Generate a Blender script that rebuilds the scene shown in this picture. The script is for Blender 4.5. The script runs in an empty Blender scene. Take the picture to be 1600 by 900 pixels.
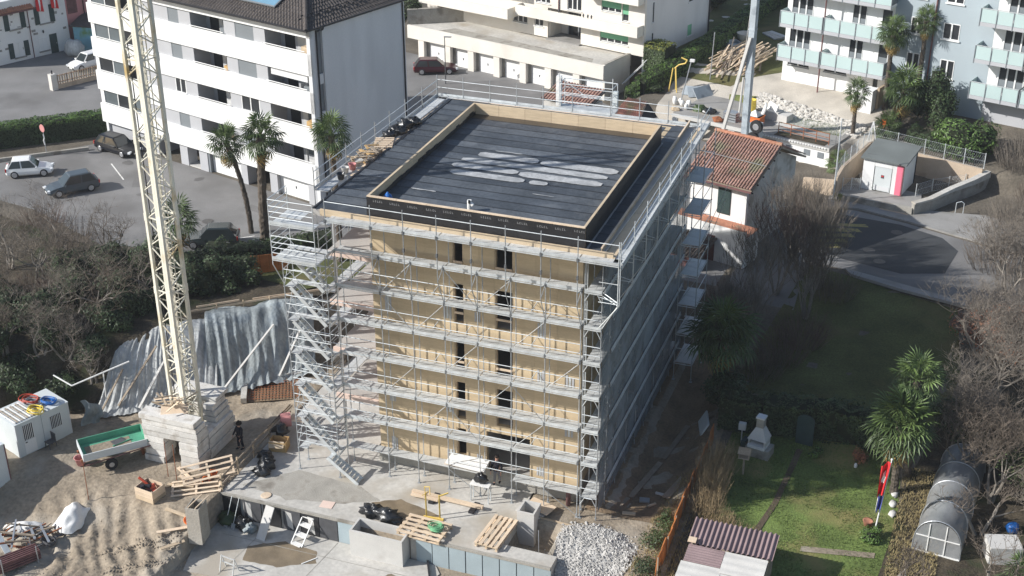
import bpy, bmesh, math, random
from math import sin, cos, pi, radians, sqrt, atan2, hypot
from mathutils import Vector, Matrix, noise
random.seed(7)
SC = bpy.context.scene
COL = SC.collection

# ---------------------------------------------------------------- camera, sky, sun, exposure
cam_d = bpy.data.cameras.new("camera")
cam = bpy.data.objects.new("camera", cam_d)
COL.objects.link(cam)
YAW, PITCH, ROLL = radians(-20.50552), radians(26.66955), radians(-0.183285)
_f = Vector((sin(YAW) * cos(PITCH), cos(YAW) * cos(PITCH), -sin(PITCH)))
_r = Vector((cos(YAW), -sin(YAW), 0.0))
_u = _r.cross(_f)
_r2 = cos(ROLL) * _r + sin(ROLL) * _u
_u2 = -sin(ROLL) * _r + cos(ROLL) * _u
cam.matrix_world = Matrix(((_r2.x, _u2.x, -_f.x, 30.6794), (_r2.y, _u2.y, -_f.y, -55.8593),
                           (_r2.z, _u2.z, -_f.z, 42.8908), (0, 0, 0, 1)))
cam_d.sensor_width = 36.0
cam_d.lens = 2106.963 / 1600.0 * 36.0
cam_d.clip_start = 1.0
cam_d.clip_end = 1000.0
SC.camera = cam

SUN_AZ, SUN_EL = radians(30), radians(31.5)      # direction the light travels over the ground, height of the sun
W = bpy.data.worlds.new("World")
SC.world = W
W.use_nodes = True
_n = W.node_tree.nodes
_l = W.node_tree.links
_n.clear()
_out = _n.new("ShaderNodeOutputWorld")
_bg = _n.new("ShaderNodeBackground")
_sky = _n.new("ShaderNodeTexSky")
_sky.sky_type = 'NISHITA'
_sky.sun_disc = False
_sky.sun_elevation = SUN_EL
_sun_from = SUN_AZ + pi                          # where the sun stands, as an angle from +X
_sky.sun_rotation = (pi / 2 - _sun_from) % (2 * pi)
_sky.air_density = 1.0
_sky.dust_density = 1.0
_sky.ozone_density = 1.0
_bg.inputs[1].default_value = 0.095
_l.new(_sky.outputs[0], _bg.inputs[0])
_l.new(_bg.outputs[0], _out.inputs[0])
sun_d = bpy.data.lights.new("sun", 'SUN')
sun_d.energy = 4.2
sun_d.angle = radians(0.55)
sun_d.color = (1.0, 0.975, 0.935)
sun = bpy.data.objects.new("sun", sun_d)
COL.objects.link(sun)
_d = Vector((cos(SUN_AZ) * cos(SUN_EL), sin(SUN_AZ) * cos(SUN_EL), -sin(SUN_EL)))
sun.rotation_euler = _d.to_track_quat('-Z', 'Y').to_euler()
sun.location = (-60, -40, 80)
SC.view_settings.view_transform = 'Standard'
SC.view_settings.look = 'None'
SC.view_settings.exposure = 0.50
SC.view_settings.gamma = 1.0
SC.cycles.max_bounces = 6
SC.cycles.transparent_max_bounces = 12

# ---------------------------------------------------------------- materials
MATS = {}


def mat(name, col, rough=0.8, var=0.14, scale=1.5, bump=0.0, bscale=25.0, metal=0.0, spec=0.3, fine=0.08, fscale=18.0,
        stain=None, sscale=0.5, slo=0.52, shi=0.66, alpha=1.0, rnd=0.0, stretch=None, aholes=0.0):
    """colour broken up by two noises, an optional stain of its own shape, per-object tint, fine relief"""
    if name in MATS:
        return MATS[name]
    m = bpy.data.materials.new(name)
    m.use_nodes = True
    nt = m.node_tree
    N, L = nt.nodes, nt.links
    b = N["Principled BSDF"]
    b.inputs["Roughness"].default_value = rough
    b.inputs["Metallic"].default_value = metal
    b.inputs["Specular IOR Level"].default_value = spec
    tc = N.new("ShaderNodeTexCoord")
    vec = tc.outputs["Object"]
    if stretch:
        mp = N.new("ShaderNodeMapping")
        mp.inputs["Scale"].default_value = stretch
        L.new(vec, mp.inputs[0])
        vec = mp.outputs[0]

    def noi(s, det=4.0):
        t = N.new("ShaderNodeTexNoise")
        t.inputs["Scale"].default_value = s
        t.inputs["Detail"].default_value = det
        L.new(vec, t.inputs["Vector"])
        return t.outputs["Fac"]

    def mix(f, a, c, t='MIX'):
        x = N.new("ShaderNodeMix")
        x.data_type = 'RGBA'
        x.blend_type = t
        if isinstance(f, float):
            x.inputs[0].default_value = f
        else:
            L.new(f, x.inputs[0])
        for i, v in ((6, a), (7, c)):
            if isinstance(v, tuple):
                x.inputs[i].default_value = (*v, 1) if len(v) == 3 else v
            else:
                L.new(v, x.inputs[i])
        return x.outputs[2]

    def ramp(f, lo, hi):
        r = N.new("ShaderNodeMapRange")
        r.inputs[1].default_value = lo
        r.inputs[2].default_value = hi
        L.new(f, r.inputs[0])
        return r.outputs[0]
    lo = tuple(max(0, c * (1 - var)) for c in col)
    hi = tuple(min(1, c * (1 + var)) for c in col)
    c = mix(ramp(noi(scale), 0.3, 0.7), lo, hi)
    if fine:
        g1 = tuple([1 - fine] * 3)
        g2 = tuple([1 + fine] * 3)
        c = mix(1.0, c, mix(ramp(noi(fscale, 6.0), 0.3, 0.7), g1, g2), 'MULTIPLY')
    if stain:
        c = mix(ramp(noi(sscale, 6.0), slo, shi), c, stain)
    if rnd:
        oi = N.new("ShaderNodeObjectInfo")
        c = mix(1.0, c, mix(oi.outputs["Random"], tuple([1 - rnd] * 3), tuple([1 + rnd] * 3)), 'MULTIPLY')
    L.new(c, b.inputs["Base Color"])
    if bump:
        bp = N.new("ShaderNodeBump")
        bp.inputs["Strength"].default_value = bump
        bp.inputs["Distance"].default_value = 0.05
        L.new(noi(bscale, 5.0), bp.inputs["Height"])
        L.new(bp.outputs[0], b.inputs["Normal"])
    if alpha < 1:
        tr = N.new("ShaderNodeBsdfTransparent")
        ms = N.new("ShaderNodeMixShader")
        ms.inputs[0].default_value = alpha
        if aholes:                       # worn, thinner patches
            mr = N.new("ShaderNodeMapRange")
            mr.inputs[1].default_value, mr.inputs[2].default_value = 0.40, 0.62
            mr.inputs[3].default_value, mr.inputs[4].default_value = alpha, alpha - aholes
            L.new(noi(0.75, 5.0), mr.inputs[0])
            L.new(mr.outputs[0], ms.inputs[0])
        o = N["Material Output"]
        L.new(tr.outputs[0], ms.inputs[1])
        L.new(b.outputs[0], ms.inputs[2])
        L.new(ms.outputs[0], o.inputs[0])
    MATS[name] = m
    return m


def M(n):
    return MATS[n]


mat('dirt', (0.285, 0.235, 0.175), 0.95, 0.25, 0.35, 0.9, 6, fine=0.22, fscale=5, stain=(0.40, 0.355, 0.29), sscale=0.22)
mat('earth', (0.125, 0.108, 0.085), 0.95, 0.3, 0.5, 0.9, 7, fine=0.22, fscale=6)
mat('dust', (0.46, 0.42, 0.36), 0.95, 0.18, 0.4, 0.6, 8, fine=0.15)
mat('mud', (0.23, 0.165, 0.105), 0.9, 0.3, 0.6, 0.9, 8, fine=0.2, fscale=7)
mat('concrete', (0.50, 0.48, 0.44), 0.85, 0.14, 0.4, 0.3, 20, fine=0.12, fscale=4, stain=(0.40, 0.36, 0.30), sscale=0.3, slo=0.5, shi=0.66)
mat('wet_concrete', (0.215, 0.17, 0.115), 0.35, 0.22, 1.2, 0.1, 20, fine=0.1)
mat('light_concrete', (0.56, 0.545, 0.515), 0.85, 0.07, 0.8, 0.15, 30, fine=0.06, stain=(0.46, 0.44, 0.41), sscale=0.9, slo=0.55, shi=0.8)
mat('old_concrete', (0.36, 0.34, 0.30), 0.9, 0.2, 0.8, 0.4, 15, fine=0.15, stain=(0.22, 0.20, 0.17), sscale=0.8)
mat('ballast_concrete', (0.66, 0.64, 0.60), 0.88, 0.10, 1.5, 0.3, 20, fine=0.1, stain=(0.38, 0.34, 0.29), sscale=1.6, slo=0.5, shi=0.75, rnd=0.12)
mat('tan_wall', (0.50, 0.40, 0.30), 0.9, 0.1, 0.8, 0.25, 20, stain=(0.40, 0.31, 0.23), sscale=0.9)
mat('asphalt', (0.205, 0.20, 0.195), 0.92, 0.14, 0.3, 0.3, 60, fine=0.10, fscale=14, stain=(0.155, 0.15, 0.145), sscale=0.22, slo=0.5, shi=0.68)
mat('asphalt_patch', (0.165, 0.16, 0.155), 0.92, 0.12, 0.6, 0.3, 60, fine=0.1)
mat('oil_stain', (0.135, 0.13, 0.125), 0.6, 0.15, 1.5)
mat('asphalt_shadow', (0.055, 0.058, 0.062), 0.85, 0.12, 0.5, 0.3, 60, fine=0.1)  # asphalt with the tiled house's shadow put into the colour
mat('pavement', (0.30, 0.29, 0.275), 0.9, 0.1, 0.5, 0.3, 40, stain=(0.24, 0.23, 0.21), sscale=0.7)
mat('road_paint', (0.72, 0.71, 0.67), 0.8, 0.1, 3, stain=(0.4, 0.39, 0.36), sscale=4, slo=0.55, shi=0.7)
mat('worn_yellow_paint', (0.30, 0.26, 0.10), 0.85, 0.2, 3, stain=(0.13, 0.12, 0.09), sscale=3)
mat('iron', (0.10, 0.095, 0.09), 0.6, 0.2, 8)
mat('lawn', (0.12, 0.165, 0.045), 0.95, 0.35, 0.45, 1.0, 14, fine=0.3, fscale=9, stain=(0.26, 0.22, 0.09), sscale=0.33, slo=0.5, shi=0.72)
mat('shade_tinted_lawn', (0.085, 0.095, 0.032), 0.95, 0.3, 0.4, 1.0, 14, fine=0.3, fscale=9, stain=(0.14, 0.115, 0.05), sscale=0.3, slo=0.5, shi=0.75)  # darker copy of the lawn; shade over the grass put into its colour
mat('grass_blade', (0.14, 0.19, 0.05), 0.8, 0.4, 0.5, fine=0.2)
mat('dry_grass', (0.38, 0.31, 0.16), 0.9, 0.3, 2)
mat('soil', (0.105, 0.08, 0.055), 0.95, 0.3, 0.7, 0.9, 8, fine=0.25)
mat('leaf_litter', (0.062, 0.05, 0.034), 0.95, 0.4, 0.9, 1.0, 9, fine=0.35, fscale=8, stain=(0.035, 0.045, 0.018), sscale=0.5)
mat('timber', (0.58, 0.46, 0.315), 0.7, 0.10, 1.5, 0.1, 20, fine=0.07, stretch=(1, 1, 6), rnd=0.05)
mat('panel_wood', (0.56, 0.44, 0.285), 0.65, 0.10, 0.7, 0.06, 30, fine=0.10, stretch=(0.35, 1, 5), rnd=0.055)
mat('pale_timber', (0.68, 0.54, 0.395), 0.75, 0.12, 1.2, 0.15, 20, fine=0.1, rnd=0.10)
mat('board', (0.50, 0.395, 0.275), 0.8, 0.16, 1.5, 0.2, 20, fine=0.12, rnd=0.15)
mat('old_board', (0.33, 0.27, 0.205), 0.9, 0.2, 1.5, 0.3, 20, fine=0.15, rnd=0.22)
mat('formwork', (0.50, 0.33, 0.15), 0.6, 0.15, 1.0, fine=0.1, rnd=0.1)
mat('bitumen', (0.064, 0.073, 0.085), 0.55, 0.22, 0.6, 0.25, 10, fine=0.18, fscale=5, stain=(0.12, 0.13, 0.14), sscale=0.9, slo=0.56, shi=0.8, rnd=0.22, spec=0.4)
mat('pale_bitumen', (0.086, 0.096, 0.108), 0.55, 0.22, 0.6, 0.25, 10, fine=0.18, fscale=5, stain=(0.13, 0.14, 0.15), sscale=0.9, slo=0.56, shi=0.8, rnd=0.2, spec=0.4)  # paler copy; sheen differences between strips put into the colour
mat('wet_bitumen', (0.060, 0.048, 0.036), 0.3, 0.2, 0.6, spec=0.5)
mat('membrane', (0.024, 0.024, 0.026), 0.45, 0.25, 1.2, 0.3, 6, fine=0.1, spec=0.4)
mat('lime_residue', (0.41, 0.415, 0.415), 0.75, 0.16, 1.6, fine=0.16, fscale=7, stain=(0.24, 0.25, 0.255), sscale=1.1, slo=0.48, shi=0.72)
mat('print_white', (0.22, 0.22, 0.22), 0.7, 0.1, 4)
mat('render_pink', (0.70, 0.545, 0.465), 0.85, 0.06, 0.6, fine=0.04)
mat('slab_grey', (0.42, 0.40, 0.375), 0.85, 0.1, 0.7, 0.1)
mat('galvanised', (0.62, 0.65, 0.655), 0.45, 0.14, 2.5, 0.0, metal=0.3, spec=0.5, fine=0.08, rnd=0.08)
mat('tube_metal', (0.40, 0.42, 0.43), 0.5, 0.15, 2.5, 0.0, metal=0.35, spec=0.5, fine=0.1, rnd=0.12)
mat('deck_metal', (0.60, 0.61, 0.60), 0.55, 0.12, 1.2, 0.12, 12, metal=0.25, fine=0.12, stain=(0.40, 0.385, 0.35), sscale=1.3, slo=0.55, shi=0.8, rnd=0.09)
mat('coupler', (0.20, 0.21, 0.22), 0.5, 0.2, 5, metal=0.6)
mat('debris_net', (0.20, 0.225, 0.24), 0.8, 0.2, 0.5, 0.5, 5, fine=0.14, alpha=0.92, aholes=0.5)
mat('crane_paint', (0.72, 0.69, 0.585), 0.5, 0.10, 0.6, fine=0.08, stain=(0.50, 0.37, 0.17), sscale=0.7, slo=0.56, shi=0.74)
mat('white_paint', (0.78, 0.78, 0.765), 0.75, 0.03, 0.4, 0.03, 30, fine=0.03, stretch=(1, 1, 0.22), stain=(0.66, 0.66, 0.64), sscale=0.7, slo=0.55, shi=0.8)
mat('grey_render', (0.44, 0.445, 0.46), 0.85, 0.04, 0.6, fine=0.03)
mat('gable_render', (0.66, 0.665, 0.67), 0.85, 0.06, 0.3, 0.03, 30, fine=0.04, stretch=(1, 1, 0.3), stain=(0.58, 0.585, 0.59), sscale=0.5, slo=0.5, shi=0.8)
mat('cream_paint', (0.74, 0.70, 0.63), 0.85, 0.05, 0.4, fine=0.04, stain=(0.65, 0.60, 0.53), sscale=0.5, slo=0.55, shi=0.8)
mat('blue_render', (0.37, 0.425, 0.455), 0.85, 0.03, 0.4, fine=0.02)
mat('pink_house', (0.56, 0.25, 0.24), 0.85, 0.05, 0.5)
mat('mural', (0.23, 0.47, 0.56), 0.85, 0.3, 0.35, stain=(0.16, 0.30, 0.15), sscale=0.35, slo=0.5, shi=0.58)
mat('stone_house', (0.74, 0.74, 0.72), 0.85, 0.04, 0.6)
mat('rough_wall', (0.60, 0.575, 0.53), 0.9, 0.1, 0.6, 0.3, 10, stain=(0.42, 0.39, 0.34), sscale=0.9)
mat('wall_stone', (0.28, 0.27, 0.25), 0.9, 0.2, 3)
mat('window_dark', (0.035, 0.038, 0.042), 0.12, 0.2, 0.4, spec=0.6, fine=0)
mat('window_grey', (0.12, 0.14, 0.15), 0.2, 0.2, 0.4, spec=0.6, fine=0)
mat('curtain', (0.55, 0.55, 0.54), 0.8, 0.08, 1.5)
mat('roller_grey', (0.20, 0.22, 0.235), 0.6, 0.03, 1, fine=0.02)
mat('roller_green', (0.19, 0.46, 0.28), 0.6, 0.06, 0.6, fine=0.03)
mat('shutter_green', (0.035, 0.06, 0.06), 0.6, 0.15, 2)
mat('frosted_glass', (0.47, 0.585, 0.57), 0.25, 0.03, 0.5, fine=0.0, spec=0.5)
mat('roof_slate', (0.085, 0.073, 0.066), 0.75, 0.2, 1.0, 0.2, 12, fine=0.2, fscale=6)
mat('roof_clay', (0.44, 0.20, 0.125), 0.85, 0.25, 0.7, 0.2, 12, fine=0.2, fscale=7, stain=(0.30, 0.22, 0.15), sscale=0.9)
mat('roof_old_clay', (0.37, 0.225, 0.18), 0.9, 0.28, 0.8, 0.2, 12, fine=0.25, fscale=7, stain=(0.27, 0.245, 0.165), sscale=0.55, rnd=0.18)
mat('roof_felt', (0.155, 0.17, 0.165), 0.85, 0.12, 0.5, fine=0.06)
mat('black_metal', (0.028, 0.028, 0.032), 0.5, 0.1, 2)
mat('dark_grey', (0.09, 0.09, 0.095), 0.7, 0.15, 2)
mat('steel', (0.42, 0.44, 0.46), 0.4, 0.1, 2, metal=0.5)
mat('boom_grey', (0.40, 0.445, 0.475), 0.5, 0.12, 1.5, stain=(0.23, 0.26, 0.29), sscale=1.0)
mat('rust', (0.30, 0.115, 0.055), 0.9, 0.25, 3, fine=0.2)
mat('rusty_pipe', (0.17, 0.085, 0.08), 0.8, 0.25, 3)
mat('rubber', (0.025, 0.025, 0.026), 0.8, 0.15, 3)
mat('alloy', (0.5, 0.5, 0.51), 0.35, 0.1, 3, metal=0.6)
mat('car_glass', (0.03, 0.038, 0.042), 0.06, 0.1, 1, spec=0.7, fine=0)
mat('plate_white', (0.8, 0.8, 0.78), 0.5, 0.02, 2)
mat('lamp_clear', (0.75, 0.77, 0.78), 0.15, 0.05, 3, spec=0.6)
mat('lamp_red', (0.45, 0.03, 0.025), 0.3, 0.1, 3)
mat('black_plastic', (0.017, 0.018, 0.020), 0.28, 0.3, 2.5, 0.9, 5, spec=0.6, fine=0.1)
mat('white_plastic', (0.78, 0.77, 0.74), 0.5, 0.06, 1.5, 0.4, 5)
mat('tarp_silver', (0.43, 0.44, 0.43), 0.8, 0.22, 0.7, 0.9, 5, metal=0.0, spec=0.35, fine=0.2, fscale=5, stretch=(1.2, 1.2, 0.4), stain=(0.30, 0.315, 0.325), sscale=1.0, slo=0.5, shi=0.75)
mat('tarp_blue', (0.27, 0.30, 0.305), 0.65, 0.28, 0.8, 0.9, 5, metal=0.0, spec=0.45, fine=0.2, fscale=5, stretch=(1.3, 1.3, 0.4), stain=(0.20, 0.235, 0.26), sscale=0.9)
mat('green_paint', (0.10, 0.34, 0.22), 0.6, 0.15, 1.2, stain=(0.42, 0.36, 0.25), sscale=0.9, slo=0.55, shi=0.75)
mat('cabin_white', (0.60, 0.635, 0.635), 0.55, 0.05, 0.8, fine=0.04)
mat('red_plastic', (0.52, 0.085, 0.05), 0.5, 0.2, 2)
mat('orange_plastic', (0.78, 0.20, 0.05), 0.6, 0.18, 2)
mat('orange_sheet', (0.50, 0.185, 0.06), 0.75, 0.25, 1.2, 0.3, 8, fine=0.15)
mat('yellow_plastic', (0.78, 0.60, 0.10), 0.5, 0.1, 2)
mat('yellow_paint', (0.72, 0.52, 0.14), 0.6, 0.15, 2)
mat('blue_plastic', (0.02, 0.13, 0.42), 0.4, 0.2, 2)
mat('green_cord', (0.16, 0.42, 0.22), 0.6, 0.2, 2)
mat('pink_paint', (0.78, 0.20, 0.28), 0.55, 0.05, 2)
mat('flag_red', (0.62, 0.03, 0.035), 0.7, 0.1, 2)
mat('flag_white', (0.82, 0.82, 0.80), 0.7, 0.05, 2)
mat('flag_blue', (0.08, 0.10, 0.35), 0.7, 0.1, 2)
mat('insulation', (0.335, 0.40, 0.425), 0.8, 0.07, 0.9, 0.1, 20, fine=0.05, rnd=0.06)
mat('gravel_white', (0.46, 0.445, 0.42), 0.9, 0.2, 3, 0.3, 15, fine=0.12)
mat('rubble_stone', (0.55, 0.52, 0.47), 0.9, 0.25, 2, 0.3, 10)
mat('corrugated_brown', (0.255, 0.185, 0.185), 0.75, 0.12, 0.9, fine=0.1)
mat('corrugated_pale', (0.62, 0.60, 0.56), 0.75, 0.1, 0.9)
mat('foil', (0.36, 0.37, 0.375), 0.3, 0.15, 0.8, 0.5, 4, spec=0.5, alpha=0.62)
mat('bark', (0.155, 0.135, 0.115), 0.95, 0.3, 2, 0.5, 15)
mat('pale_bark', (0.235, 0.21, 0.18), 0.95, 0.3, 1.2)
mat('twig', (0.145, 0.118, 0.094), 0.95, 0.3, 1.0)
mat('grey_twig', (0.20, 0.172, 0.142), 0.95, 0.3, 1.0)
mat('brown_twig', (0.15, 0.105, 0.085), 0.95, 0.3, 1.0)
mat('dry_stem', (0.34, 0.255, 0.15), 0.95, 0.3, 1.5)
mat('palm_trunk', (0.10, 0.082, 0.065), 0.98, 0.35, 3, 1.0, 12, fine=0.3, stretch=(1, 1, 0.4))
mat('palm_leaf', (0.062, 0.096, 0.030), 0.5, 0.3, 1.0, spec=0.4, rnd=0.35)
mat('palm_young', (0.10, 0.15, 0.045), 0.5, 0.25, 1.0, spec=0.4, rnd=0.25)
mat('palm_dry', (0.34, 0.24, 0.09), 0.8, 0.3, 1.0, rnd=0.3)
mat('leaf_dark', (0.036, 0.060, 0.022), 0.55, 0.4, 0.8, spec=0.35)
mat('leaf_mid', (0.055, 0.085, 0.028), 0.55, 0.4, 0.8, spec=0.4)
mat('leaf_bright', (0.085, 0.150, 0.030), 0.5, 0.35, 0.9, spec=0.4)
mat('leaf_yellow', (0.20, 0.215, 0.045), 0.6, 0.3, 0.8)
mat('leaf_copper', (0.36, 0.155, 0.085), 0.8, 0.3, 1.0)
mat('core_shade', (0.022, 0.028, 0.014), 0.95, 0.3, 2)  # filler inside crowns and hedges; inner shade put into its dark colour
mat('skin', (0.50, 0.30, 0.22), 0.6, 0.05, 5)
mat('cloth_black', (0.016, 0.015, 0.022), 0.9, 0.2, 5)
mat('cloth_grey', (0.22, 0.22, 0.23), 0.9, 0.15, 5)
mat('cloth_orange', (0.85, 0.16, 0.02), 0.8, 0.1, 5)
mat('hair_dark', (0.02, 0.013, 0.010), 0.8, 0.2, 8)
mat('paint_white', (0.80, 0.80, 0.79), 0.25, 0.02, 1, spec=0.5, fine=0)
mat('paint_black', (0.010, 0.011, 0.015), 0.3, 0.1, 1, spec=0.3, fine=0)
mat('paint_grey', (0.075, 0.09, 0.10), 0.2, 0.05, 1, spec=0.6, fine=0)
mat('paint_dark', (0.030, 0.040, 0.042), 0.2, 0.05, 1, spec=0.6, fine=0)
mat('paint_red', (0.05, 0.008, 0.012), 0.22, 0.05, 1, spec=0.6, fine=0)

# ---------------------------------------------------------------- object helpers


class MB:
    """collects boxes, bars, tubes and sheets; build() links them as ONE mesh object"""

    def __init__(s):
        s.v = []
        s.f = []

    def add(s, vs, fs):
        n = len(s.v)
        s.v += [tuple(p) for p in vs]
        s.f += [tuple(i + n for i in f) for f in fs]
        return s

    def box(s, x0, x1, y0, y1, z0, z1):
        return s.add([(x0, y0, z0), (x1, y0, z0), (x1, y1, z0), (x0, y1, z0), (x0, y0, z1), (x1, y0, z1), (x1, y1, z1), (x0, y1, z1)],
                     [(0, 3, 2, 1), (4, 5, 6, 7), (0, 1, 5, 4), (1, 2, 6, 5), (2, 3, 7, 6), (3, 0, 4, 7)])

    def obox(s, c, size, rz=0.0, rx=0.0, ry=0.0):
        m = Matrix.Translation(Vector(c)) @ Matrix.Rotation(rz, 4, 'Z') @ Matrix.Rotation(ry, 4, 'Y') @ Matrix.Rotation(rx, 4, 'X')
        a, b, d = size[0] / 2, size[1] / 2, size[2] / 2
        p = [m @ Vector(q) for q in [(-a, -b, -d), (a, -b, -d), (a, b, -d), (-a, b, -d), (-a, -b, d), (a, -b, d), (a, b, d), (-a, b, d)]]
        return s.add(p, [(0, 3, 2, 1), (4, 5, 6, 7), (0, 1, 5, 4), (1, 2, 6, 5), (2, 3, 7, 6), (3, 0, 4, 7)])

    def bar(s, p, q, w, h=None):
        """square bar from p to q"""
        h = h or w
        p, q = Vector(p), Vector(q)
        d = (q - p).normalized()
        a = d.cross(Vector((0, 0, 1)))
        if a.length < 1e-3:
            a = Vector((1, 0, 0))
        a.normalize()
        b = a.cross(d)
        a *= w / 2
        b *= h / 2
        return s.add([p - a - b, p + a - b, p + a + b, p - a + b, q - a - b, q + a - b, q + a + b, q - a + b],
                     [(0, 3, 2, 1), (4, 5, 6, 7), (0, 1, 5, 4), (1, 2, 6, 5), (2, 3, 7, 6), (3, 0, 4, 7)])

    def tube(s, p, q, r, r2=None, n=6, cap=True):
        r2 = r if r2 is None else r2
        p, q = Vector(p), Vector(q)
        d = q - p
        if d.length < 1e-6:
            return s
        d.normalize()
        a = d.cross(Vector((0, 0, 1)))
        if a.length < 1e-3:
            a = Vector((1, 0, 0))
        a.normalize()
        b = a.cross(d)
        vs = []
        for c, rr in ((p, r), (q, r2)):
            for i in range(n):
                t = 2 * pi * i / n
                vs.append(c + a * (rr * cos(t)) + b * (rr * sin(t)))
        fs = [(i, i + n, (i + 1) % n + n, (i + 1) % n) for i in range(n)]
        if cap:
            fs += [tuple(range(n)), tuple(range(2 * n - 1, n - 1, -1))]
        return s.add(vs, fs)

    def path(s, pts, r, n=6, r2=None):
        k = len(pts) - 1
        for i in range(k):
            ra = r if r2 is None else r + (r2 - r) * i / k
            rb = r if r2 is None else r + (r2 - r) * (i + 1) / k
            s.tube(pts[i], pts[i + 1], ra, rb, n)
        return s

    def lathe(s, c, prof, n=16):
        """prof: (radius, z) pairs"""
        vs = []
        for r, z in prof:
            for i in range(n):
                t = 2 * pi * i / n
                vs.append((c[0] + r * cos(t), c[1] + r * sin(t), c[2] + z))
        fs = []
        for k in range(len(prof) - 1):
            for i in range(n):
                fs.append((k * n + i, k * n + (i + 1) % n, (k + 1) * n + (i + 1) % n, (k + 1) * n + i))
        fs.append(tuple(range(n - 1, -1, -1)))
        fs.append(tuple(range((len(prof) - 1) * n, len(prof) * n)))
        return s.add(vs, fs)

    def prism(s, poly, z0, z1):
        n = len(poly)
        vs = [(p[0], p[1], z0) for p in poly] + [(p[0], p[1], z1) for p in poly]
        fs = [tuple(range(n - 1, -1, -1)), tuple(range(n, 2 * n))]
        fs += [(i, (i + 1) % n, (i + 1) % n + n, i + n) for i in range(n)]
        return s.add(vs, fs)

    def quad(s, a, b, c, d):
        return s.add([a, b, c, d], [(0, 1, 2, 3)])

    def grid(s, fn, nu, nv):
        vs = [fn(i / nu, j / nv) for j in range(nv + 1) for i in range(nu + 1)]
        fs = [(j * (nu + 1) + i, j * (nu + 1) + i + 1, (j + 1) * (nu + 1) + i + 1, (j + 1) * (nu + 1) + i) for j in range(nv) for i in range(nu)]
        return s.add(vs, fs)

    def blob(s, c, r, seed=0, nu=10, nv=6, amp=0.2, fr=1.5):
        """closed lumpy body"""
        c = Vector(c)
        base = len(s.v)
        vs = []
        for j in range(nv + 1):
            th = pi * j / nv
            for i in range(nu):
                ph = 2 * pi * i / nu
                d = Vector((sin(th) * cos(ph), sin(th) * sin(ph), cos(th)))
                k = 1 + amp * noise.noise(d * fr + Vector((seed * 3.1, seed * 1.7, 0)))
                vs.append((c.x + d.x * r[0] * k, c.y + d.y * r[1] * k, c.z + d.z * r[2] * k))
        fs = []
        for j in range(nv):
            for i in range(nu):
                fs.append((j * nu + i, (j + 1) * nu + i, (j + 1) * nu + (i + 1) % nu, j * nu + (i + 1) % nu))
        return s.add(vs, fs)

    def mesh(s, name, m, smooth=False):
        me = bpy.data.meshes.new(name)
        me.from_pydata(s.v, [], s.f)
        me.materials.append(M(m) if isinstance(m, str) else m)
        if smooth:
            me.polygons.foreach_set('use_smooth', [True] * len(me.polygons))
        me.update()
        return me

    def build(s, name, m, parent=None, smooth=False, **kw):
        return link(name, s.mesh(name, m, smooth), parent, **kw)


def link(name, me, parent=None, loc=None, rz=None, kind=None, label=None, cat=None, group=None):
    o = bpy.data.objects.new(name, me)
    COL.objects.link(o)
    if parent:
        o.parent = parent
    if loc is not None:
        o.location = loc
    if rz is not None:
        o.rotation_euler = (0, 0, rz)
    if kind:
        o["kind"] = kind
    if label:
        o["label"] = label
    if cat:
        o["category"] = cat
    if group:
        o["group"] = group
    return o


def thing(name, label, cat, loc=(0, 0, 0), rz=0.0, group=None):
    o = bpy.data.objects.new(name, None)
    COL.objects.link(o)
    o.empty_display_size = 0.3
    o.location = loc
    o.rotation_euler = (0, 0, rz)
    o["label"] = label
    o["category"] = cat
    if group:
        o["group"] = group
    return o


def dup(root, loc, rz=None, label=None, group=None, scale=None, keep=True):
    """a copy of a thing with copies of its parts and their sub-parts"""
    r = root.copy()
    COL.objects.link(r)
    r.location = loc
    if rz is not None:
        r.rotation_euler = (0, 0, rz)
    if scale:
        r.scale = (scale, scale, scale)
    if label:
        r["label"] = label
    if group:
        r["group"] = group
    for ch in list(root.children):
        c = ch.copy()
        COL.objects.link(c)
        c.parent = r
        for g in list(ch.children):
            d = g.copy()
            COL.objects.link(d)
            d.parent = c
    return r


def B(*a):
    return MB().box(*a)


def rnd(a, b):
    return random.uniform(a, b)
# ---------------------------------------------------------------- the lie of the land


def sm(t):
    t = max(0.0, min(1.0, t))
    return t * t * (3 - 2 * t)


TOE = [(-30, -18), (-24, -12), (-21.6, -6), (-20.6, -2.2), (-18, -0.9), (-15.9, -0.5), (-14, 1.0), (-11.1, 3.6), (-7.7, 6.9), (-4.6, 10.5), (-3.0, 14), (-2.6, 17.0), (-2.0, 19.0), (4, 19.6), (16, 19.6)]


def toe_dist(x, y):
    best, sg = 1e9, 1
    for (ax, ay), (bx, by) in zip(TOE[:-1], TOE[1:]):
        dx, dy = bx - ax, by - ay
        t = max(0, min(1, ((x - ax) * dx + (y - ay) * dy) / (dx * dx + dy * dy)))
        ex, ey = x - ax - t * dx, y - ay - t * dy
        d = ex * ex + ey * ey
        if d < best - 1e-9:
            best = d
            sg = 1 if dx * ey - dy * ex > 0 else -1
    return sg * sqrt(best)


GY = [(-30, -0.4), (-4, 0.0), (4, 0.1), (9, 0.35), (14, 0.9), (22, 1.55), (27, 2.1), (30, 2.45), (33, 2.5), (200, 2.5)]


def gardz(y):
    for (a, za), (b, zb) in zip(GY[:-1], GY[1:]):
        if y <= b:
            return za + (zb - za) * max(0, (y - a) / (b - a))
    return 2.5


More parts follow.
